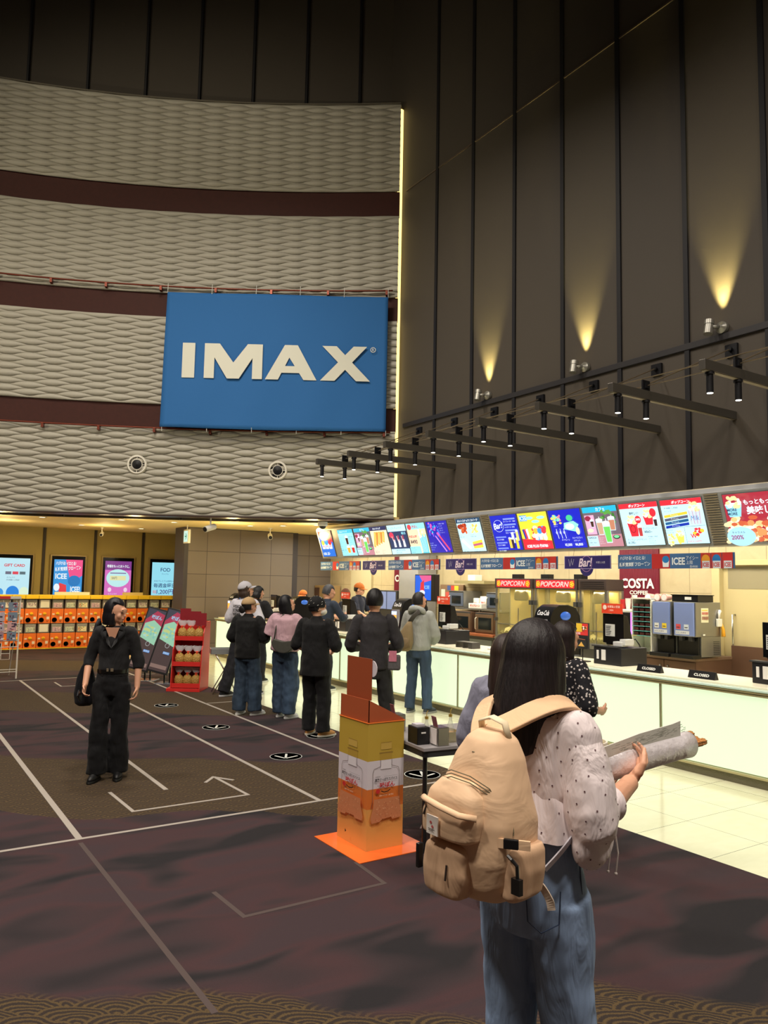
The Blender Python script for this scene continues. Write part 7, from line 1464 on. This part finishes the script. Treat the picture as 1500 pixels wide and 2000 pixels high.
mb = MB(); mb.loft([[(rx * s * math.cos(a), (-.01 + ry * math.sin(a)) * s + .0, (z - .04 * (math.sin(a) < 0) * abs(math.sin(a)) + .006 * math.sin(k * 2.4)) * s) for k, a in enumerate(2 * PI * q / 60 for q in range(60))] for z, rx, ry in ((1.375, .128, .092), (1.40, .118, .082), (1.405, .112, .076))], cap=False); mb.build('neck_ruffle', cloth('lace_white', (232, 226, 220)), t_, smooth=True)
mb = MB(); 
for dx in (0, .025): MB().tube([C1 + Vector((0 + dx, .0, -.05)), C1 + Vector((.012 + dx, .0, -.13)), C1 + Vector((.004 + dx, .0, -.19))], .0022, 6).ell(C1 + Vector((.004 + dx, 0, -.19)), .005, seg=8, rings=6).build('sleeve_tie', M('tie_cord', (220, 210, 206)), t_)
dotm = M('blouse_dot', (96, 66, 72), rough=.8)
def add_dots(o, gap=.036, r=.0027, seed=1):
    """small printed dots spread evenly over the cloth, in the garment's own mesh"""
    me = o.data; rn = random.Random(seed); grid = {}; new = []
    idx = list(range(len(me.polygons))); rn.shuffle(idx)
    for i in idx:
        pl = me.polygons[i]; c = pl.center; key = (int(c.x // gap), int(c.y // gap), int(c.z // gap)); ok = True
        for a in (-1, 0, 1):
            for b2 in (-1, 0, 1):
                for g2 in (-1, 0, 1):
                    for q_ in grid.get((key[0] + a, key[1] + b2, key[2] + g2), ()):
                        if (q_ - c).length < gap: ok = False
        if ok: grid.setdefault(key, []).append(c.copy()); new.append((c.copy(), pl.normal.copy()))
    if len(me.materials) < 2: me.materials.append(dotm)
    bm = bmesh.new(); bm.from_mesh(me)
    for c, n_ in new:
        a = n_.orthogonal().normalized(); b2 = n_.cross(a)
        f_ = bm.faces.new([bm.verts.new(c + n_ * .0016 + (a * math.cos(k * PI / 4) + b2 * math.sin(k * PI / 4)) * r) for k in range(8)]); f_.material_index = 1
    bm.to_mesh(me); bm.free()
for k, ch_ in enumerate([c_ for c_ in t_.children if c_.name.split('.')[0] in ('blouse', 'sleeve', 'peplum', 'sleeve_cuff')]): add_dots(ch_, seed=k)
# jeans pocket and seams
mb = MB(); bz_ = .86 * s
for x in (.045, .135): pass
mb.tube([(.06, -.130, .93), (.068, -.132, .84), (.105, -.120, .815), (.142, -.085, .84), (.145, -.082, .93)], .0022, 5); mb.tube([(.158, .0, 1.0), (.168, .01, .80), (.165, .02, .60), (.160, .02, .42)], .0022, 5); mb.build('pocket_seam', M('seam_blue', (52, 66, 92)), t_)
# long hair: a full shell plus falling locks
hm = hair_mat('hair_26', (30, 22, 24)); HC = p['HC']; rot = p['rot']
mb = MB(); n = 120; rings = []
for i in range(41):
    v = i / 40; ring = []
    for k in range(n):
        a = 2 * PI * k / n; ca, sa = math.cos(a), math.sin(a); bk_ = max(0, -sa)
        if v < .42: ph = v / .42 * PI * .54; r_ = math.sin(ph); z = .122 * math.cos(ph); kx_ = 1.0
        else:
            u_ = (v - .42) / .58; r_ = 1 + .16 * math.sin(u_ * 1.8); z = .122 * math.cos(PI * .54) - u_ * (.21 + .05 * bk_ + .03 * math.sin(k * .55)); kx_ = 1 - .06 * u_
        str_ = 1 + .012 * math.sin(k * 2.9 + 1.5 * math.sin(v * 6)) + .010 * math.sin(k * .9 + v * 3)
        x = .092 * r_ * ca * kx_ * str_; y = .110 * r_ * sa * str_ - .014
        if v > .42: y -= .02 * (v - .42) * bk_
        if sa > 0 and z < .045 + .03 * abs(ca) and abs(ca) < .82: y *= .62; x *= .9
        if sa > 0 and z < -.10: y = min(y, .02)
        ring.append(HC + rot @ Vector((x, y, z + .012)))
    rings.append(ring)
mb.loft(rings)
def lock(pts, r0, r1, fl=.5): mb.tube([Vector(q_) for q_ in pts], [r0 + (r1 - r0) * i_ / (len(pts) - 1) for i_ in range(len(pts))], 10, flat=fl)
lock([HC + Vector((-.06, -.07, -.12)), HC + Vector((-.07, -.10, -.2)), HC + Vector((-.065, -.115, -.27)), HC + Vector((-.06, -.12, -.34))], .032, .008)
lock([HC + Vector((-.085, -.02, -.10)), HC + Vector((-.10, -.05, -.18)), HC + Vector((-.10, -.07, -.25))], .03, .012)
lock([HC + Vector((.075, .0, -.08)), HC + Vector((.10, -.01, -.17)), HC + Vector((.118, -.02, -.25)), HC + Vector((.13, -.02, -.30))], .034, .006)
lock([HC + Vector((.05, -.07, -.12)), HC + Vector((.075, -.07, -.20)), HC + Vector((.10, -.06, -.26))], .03, .01)
mb.build('hair', hm, t_, smooth=True)

# ---- backpack
BM = cloth('backpack_beige', (226, 190, 154), rough=.6, fold=.22, fs=(4, 4, 7)); BD = cloth('backpack_dark', (214, 176, 142), rough=.6, fold=.3)  # second cloth is a darker beige for the lower and side pockets
bo = Vector((GX, GY, 0)) + Matrix.Rotation(GR, 3, 'Z') @ Vector((.012, -.245, 0))
t = thing('backpack', 'beige backpack with black buckles worn by the girl with the dotted blouse', 'backpack', (bo.x, bo.y, .935), GR - R(7))
def rr(w, d, z, ox=0, oy=0, n=40, e=.62):
    return [(ox + w * math.copysign(abs(math.cos(a)) ** e, math.cos(a)), oy + d * math.copysign(abs(math.sin(a)) ** e, math.sin(a)), z) for a in (2 * PI * k / n for k in range(n))]
lean = lambda z: -.02 + .10 * z      # leans toward the shoulder
rings = [rr(w_, d_, z_, lean(z_), -.02 * math.sin(z_ * 6)) for z_, w_, d_ in ((-.005, .07, .06), (.012, .115, .095), (.05, .142, .112), (.12, .15, .118), (.22, .142, .112), (.31, .118, .096), (.38, .092, .078), (.43, .066, .058), (.455, .040, .036))]
mb = MB(); mb.loft(rings); o = mb.build('main_compartment', BM, t); remesh(o, .006, 4, .010, .10)
mb = MB(); mb.loft([rr(w_, d_, z_, lean(z_) - .012, -.125 + .04 * (z_ - .18) * 2) for z_, w_, d_ in ((.17, .075, .035), (.18, .098, .052), (.23, .105, .056), (.29, .09, .05), (.325, .06, .03))]); o = mb.build('upper_pocket', BM, t); remesh(o, .006, 4, .007, .08)
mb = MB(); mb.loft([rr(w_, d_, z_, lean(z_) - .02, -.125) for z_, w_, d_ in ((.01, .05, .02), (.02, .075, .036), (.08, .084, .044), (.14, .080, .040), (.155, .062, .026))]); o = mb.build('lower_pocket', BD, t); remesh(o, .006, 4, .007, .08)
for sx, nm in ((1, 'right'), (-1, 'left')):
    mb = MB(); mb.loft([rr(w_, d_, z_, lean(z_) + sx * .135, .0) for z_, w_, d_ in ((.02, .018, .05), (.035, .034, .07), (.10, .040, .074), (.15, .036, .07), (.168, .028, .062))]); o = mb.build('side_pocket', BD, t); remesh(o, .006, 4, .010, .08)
# flap lip on the upper pocket, zips
mb = MB(); mb.tube([(lean(.27) - .115, -.155, .262), (lean(.28) - .07, -.188, .272), (lean(.28) + .0, -.196, .266), (lean(.28) + .06, -.185, .255), (lean(.27) + .092, -.15, .248)], .009, 8, flat=.6); mb.build('pocket_flap', BM, t, smooth=True)
zip_d = M('zip_teeth', (112, 104, 82), rough=.5); mb = MB()
for dz in (0, .009, .018): mb.tube([(lean(.33) - .075, -.125, .315 + dz), (lean(.33) - .02, -.142, .335 + dz), (lean(.33) + .045, -.135, .33 + dz), (lean(.33) + .085, -.10, .30 + dz), (lean(.3) + .108, -.075, .25 + dz), (lean(.2) + .118, -.07, .16 + dz)], .0016, 5)
for dz in (0, .008): mb.tube([(lean(.39) - .07, -.055, .37 + dz), (lean(.39) - .0, -.085, .392 + dz), (lean(.39) + .06, -.07, .385 + dz), (lean(.36) + .095, -.045, .34 + dz), (lean(.3) + .122, -.05, .27 + dz), (lean(.22) + .142, -.055, .20 + dz)], .0016, 5)
mb.build('zip', zip_d, t)
bb = M('buckle_black', (20, 20, 22), rough=.3)
b1 = Matrix.Translation((lean(.18) + .155, -.075, .185)) @ Matrix.Rotation(R(35), 4, 'Z')
k = MB().box(-.02, .02, -.006, .006, -.013, .013, b1).build('buckle', bb, t, bevel=.003); MB().box(-.034, -.02, -.004, .004, -.012, .012, b1).build('webbing', BM, k); MB().box(.02, .05, -.004, .004, -.012, .012, b1).build('webbing', BM, k)
MB().tube([(lean(.16) + .15, -.08, .155), (lean(.15) + .165, -.08, .148), (lean(.14) + .18, -.075, .135), (lean(.1) + .186, -.075, .10)], .005, 6).box(lean(.1) + .172, lean(.1) + .20, -.085, -.07, .065, .105).build('buckle', bb, t)
MB().box(lean(.1) - .19, lean(.1) - .176, -.10, -.08, .03, .10).build('buckle', bb, t, bevel=.003)
MB().tube([(lean(.2) - .08, -.165, .245), (lean(.2) - .082, -.175, .222)], .0035, 6).build('zip_pull', M('pull_dk', (70, 60, 56), rough=.3, metal=.5), t); MB().tube([(lean(.1) + .02, -.172, .11), (lean(.1) + .018, -.175, .07)], .003, 6).build('zip_pull', M('pull_dk', (70, 60, 56)), t)
pt_ = Matrix.Translation((lean(.2) - .035, -.184, .205)) @ Matrix.Rotation(R(-4), 4, 'Z')
k = MB().box(-.024, .024, -.002, .002, -.024, .026, pt_).build('label_patch', M('patch_white', (236, 228, 220)), t)
ar = Art((0, 0, 0), (1, 0, 0), (0, 0, 1), INK, mapf=lambda x, y, l: pt_ @ Vector((x - .018, -.0025 - l, y - .018))); ar.ell(.014, .026, .005, .004, (190, 90, 90), 10); ar.ell(.022, .016, .005, .004, (190, 90, 90), 10); ar.rect(.004, .008, .028, .002, (110, 100, 96)); ar.rect(.006, .004, .022, .002, (110, 100, 96)); ar.build('label_print', k)
MB().tube([(lean(.44) - .05, .0, .43), (lean(.45) - .045, -.012, .475), (lean(.46), -.016, .49), (lean(.46) + .045, -.012, .478), (lean(.45) + .052, .0, .43)], .013, 8, flat=.35).build('grab_handle', M('handle_cream', (232, 214, 180), rough=.7), t, smooth=True)
# straps over the shoulders, in the bag's frame
Mb = (Matrix.Translation((bo.x, bo.y, .935)) @ Matrix.Rotation(GR - R(7), 4, 'Z')).inverted() @ (Matrix.Translation((GX, GY, 0)) @ Matrix.Rotation(GR, 4, 'Z'))
def strap(pts, w_, th=.007):
    pts = [Mb @ Vector(q_) for q_ in pts]; out = []; fine = []
    for i in range(len(pts) - 1):
        p0 = pts[max(i - 1, 0)]; p1 = pts[i]; p2 = pts[i + 1]; p3 = pts[min(i + 2, len(pts) - 1)]
        for q_ in range(6):
            u_ = q_ / 6; fine.append(.5 * ((2 * p1) + (p2 - p0) * u_ + (2 * p0 - 5 * p1 + 4 * p2 - p3) * u_ * u_ + (3 * p1 - p0 - 3 * p2 + p3) * u_ ** 3))
    fine.append(pts[-1]); cen = Mb @ Vector((0, 0, 1.20)); rg = []
    for i, c_ in enumerate(fine):
        d = (fine[min(i + 1, len(fine) - 1)] - fine[max(i - 1, 0)]).normalized(); out_ = (c_ - cen); out_ = (out_ - d * out_.dot(d)).normalized(); sd = d.cross(out_)
        rg.append([c_ + sd * w_ + out_ * th, c_ + sd * w_ - out_ * th, c_ - sd * w_ - out_ * th, c_ - sd * w_ + out_ * th])
    mb2 = MB(); mb2.loft(rg); return mb2
st_m = cloth('strap_beige', (222, 184, 146), rough=.7, fold=.2)
strap([(.0, -.235, 1.375), (.04, -.19, 1.40), (.085, -.12, 1.435), (.115, -.05, 1.452), (.125, .02, 1.44), (.13, .085, 1.38), (.125, .11, 1.28), (.12, .10, 1.18)], .034).build('shoulder_strap', st_m, t, bevel=.004)
strap([(-.03, -.235, 1.375), (-.06, -.19, 1.40), (-.095, -.12, 1.43), (-.115, -.05, 1.445), (-.125, .02, 1.435), (-.13, .085, 1.38), (-.125, .11, 1.28), (-.12, .10, 1.18)], .030).build('shoulder_strap', st_m, t, bevel=.004)
strap([(.17, .03, 1.20), (.185, -.02, 1.13), (.165, -.09, 1.06), (.13, -.14, 1.00)], .010, .002).build('lower_webbing', M('webbing_white', (206, 204, 216), rough=.7), t)
strap([(.09, -.20, .985), (.125, -.17, .975), (.15, -.15, .93), (.155, -.145, .90)], .011, .002).build('loose_webbing', M('webbing_w2', (214, 196, 176), rough=.7), t)

# ---- churro package, churros, popcorn tub (top-level, held)
A_ = Vector((1.935, 1.685, 1.235)); B_ = Vector((2.455, 1.735, 1.238)); d = (B_ - A_).normalized(); up_ = Vector((0, 0, 1)); up_ = (up_ - d * up_.dot(d)).normalized(); sd = d.cross(up_)
Lp = (B_ - A_).length
foil = M('foil_paper', (226, 220, 224), rough=.32, metal=.15, bump=.3, bscale=30); prn = cloth('newsprint', (206, 204, 196), rough=.7, fold=.1)
t = thing('paper_sleeve', 'long foil and newsprint paper sleeve held in the girl\'s right hand', 'food packaging', A_)
def sec(x, h0, h1, w_, tw=0.0): return [d * x + up_ * (h0 + (h1 - h0) * .5 + (h1 - h0) * .5 * math.sin(a)) + sd * w_ * math.cos(a) for a in (2 * PI * k / 28 for k in range(28))]
mb = MB(); mb.loft([sec(x, h0, h1, w_) for x, h0, h1, w_ in ((0, -.055, .036, .02), (.12, -.050, .042, .03), (.3, -.042, .048, .036), (.45, -.038, .050, .038), (Lp, -.040, .052, .040))], cap=False); o = mb.build('foil_wrap', foil, t, smooth=True); sm = o.modifiers.new('solid', 'SOLIDIFY'); sm.thickness = .002
mb = MB(); mb.loft([[d * x + up_ * z0 + sd * .014, d * x + up_ * z1 + sd * .014, d * x + up_ * z1 + sd * .010, d * x + up_ * z0 + sd * .010] for x, z0, z1 in ((.0, .0, .062), (.2, .01, .082), (.40, .02, .092), (Lp - .07, .02, .098))]); o = mb.build('printed_paper', prn, t)
ar = Art((0, 0, 0), (1, 0, 0), (0, 1, 0), INK, mapf=lambda x, y, l: d * (x + .02) + up_ * (y + .052 + x * .065) + sd * (.0145 + l)); rn = random.Random(6)
for k in range(90): x_ = rn.uniform(0, .40); ar.rect(x_, rn.uniform(0.0, .008 + .01 * x_), rn.uniform(.008, .03), .0016, (150, 150, 142))
ar.build('newsprint_lines', t)
ch = M('churro', (196, 132, 72), rough=.65, bump=.6, bscale=160, vary=.25, vscale=90)
for k, (x1, z_, s_, lab) in enumerate(((Lp + .055, .034, -.012, 'golden churro stick, the upper shorter one poking out of the paper sleeve'), (Lp + .105, .006, .008, 'golden churro stick, the lower longest one poking out of the paper sleeve'), (Lp + .10, .010, -.018, 'golden churro stick, the one behind the longest in the paper sleeve'))):
    tt = A_ + d * .1 + up_ * z_ + sd * s_; mb = MB(); rg = []
    n_ = 24
    for q_ in range(31):
        x = (x1 - .1) * q_ / 30; rg.append([d * x + (up_ * math.cos(a) + sd * math.sin(a)) * (.0125 + .0022 * math.cos(a * 6)) * (1 if q_ < 30 else .7) for a in (2 * PI * j / n_ for j in range(n_))])
    mb.loft(rg); o = mb.build('churro', ch, None, smooth=True); o.location = tt; tag(o, lab, 'churro', 'churros in the paper sleeve')
t = thing('popcorn_tub', 'red and white popcorn tub held in front of the girl in the dotted blouse', 'popcorn tub', (2.06, 1.86, 1.13))
MB().lathe([(.001, 0), (.055, 0), (.058, .01), (.072, .12), (.068, .12), (.052, .01), (.001, .01)], seg=32).build('tub', M('tub_red', (178, 40, 44), rough=.4), t, smooth='auto'); MB().lathe([(.071, .115), (.078, .115), (.078, .145), (.072, .145), (.071, .115)], seg=32).build('tub_rim', M('rim_white', (224, 216, 200), rough=.5), t, smooth='auto')
MB().box(-.05, .05, .02, .024, .12, .20, Matrix.Rotation(R(-20), 4, 'X')).build('card_flap', M('card_kraft', (206, 170, 120), rough=.7), t)
mb = MB(); rn = random.Random(9)
for k in range(60): a = rn.uniform(0, 6.28); r_ = .06 * rn.random() ** .5; mb.ell((r_ * math.cos(a), r_ * math.sin(a), .125 + .02 * rn.random()), rn.uniform(.007, .012), seg=8, rings=6)
o = mb.build('popcorn', corn, t, smooth=True); o['kind'] = 'stuff'
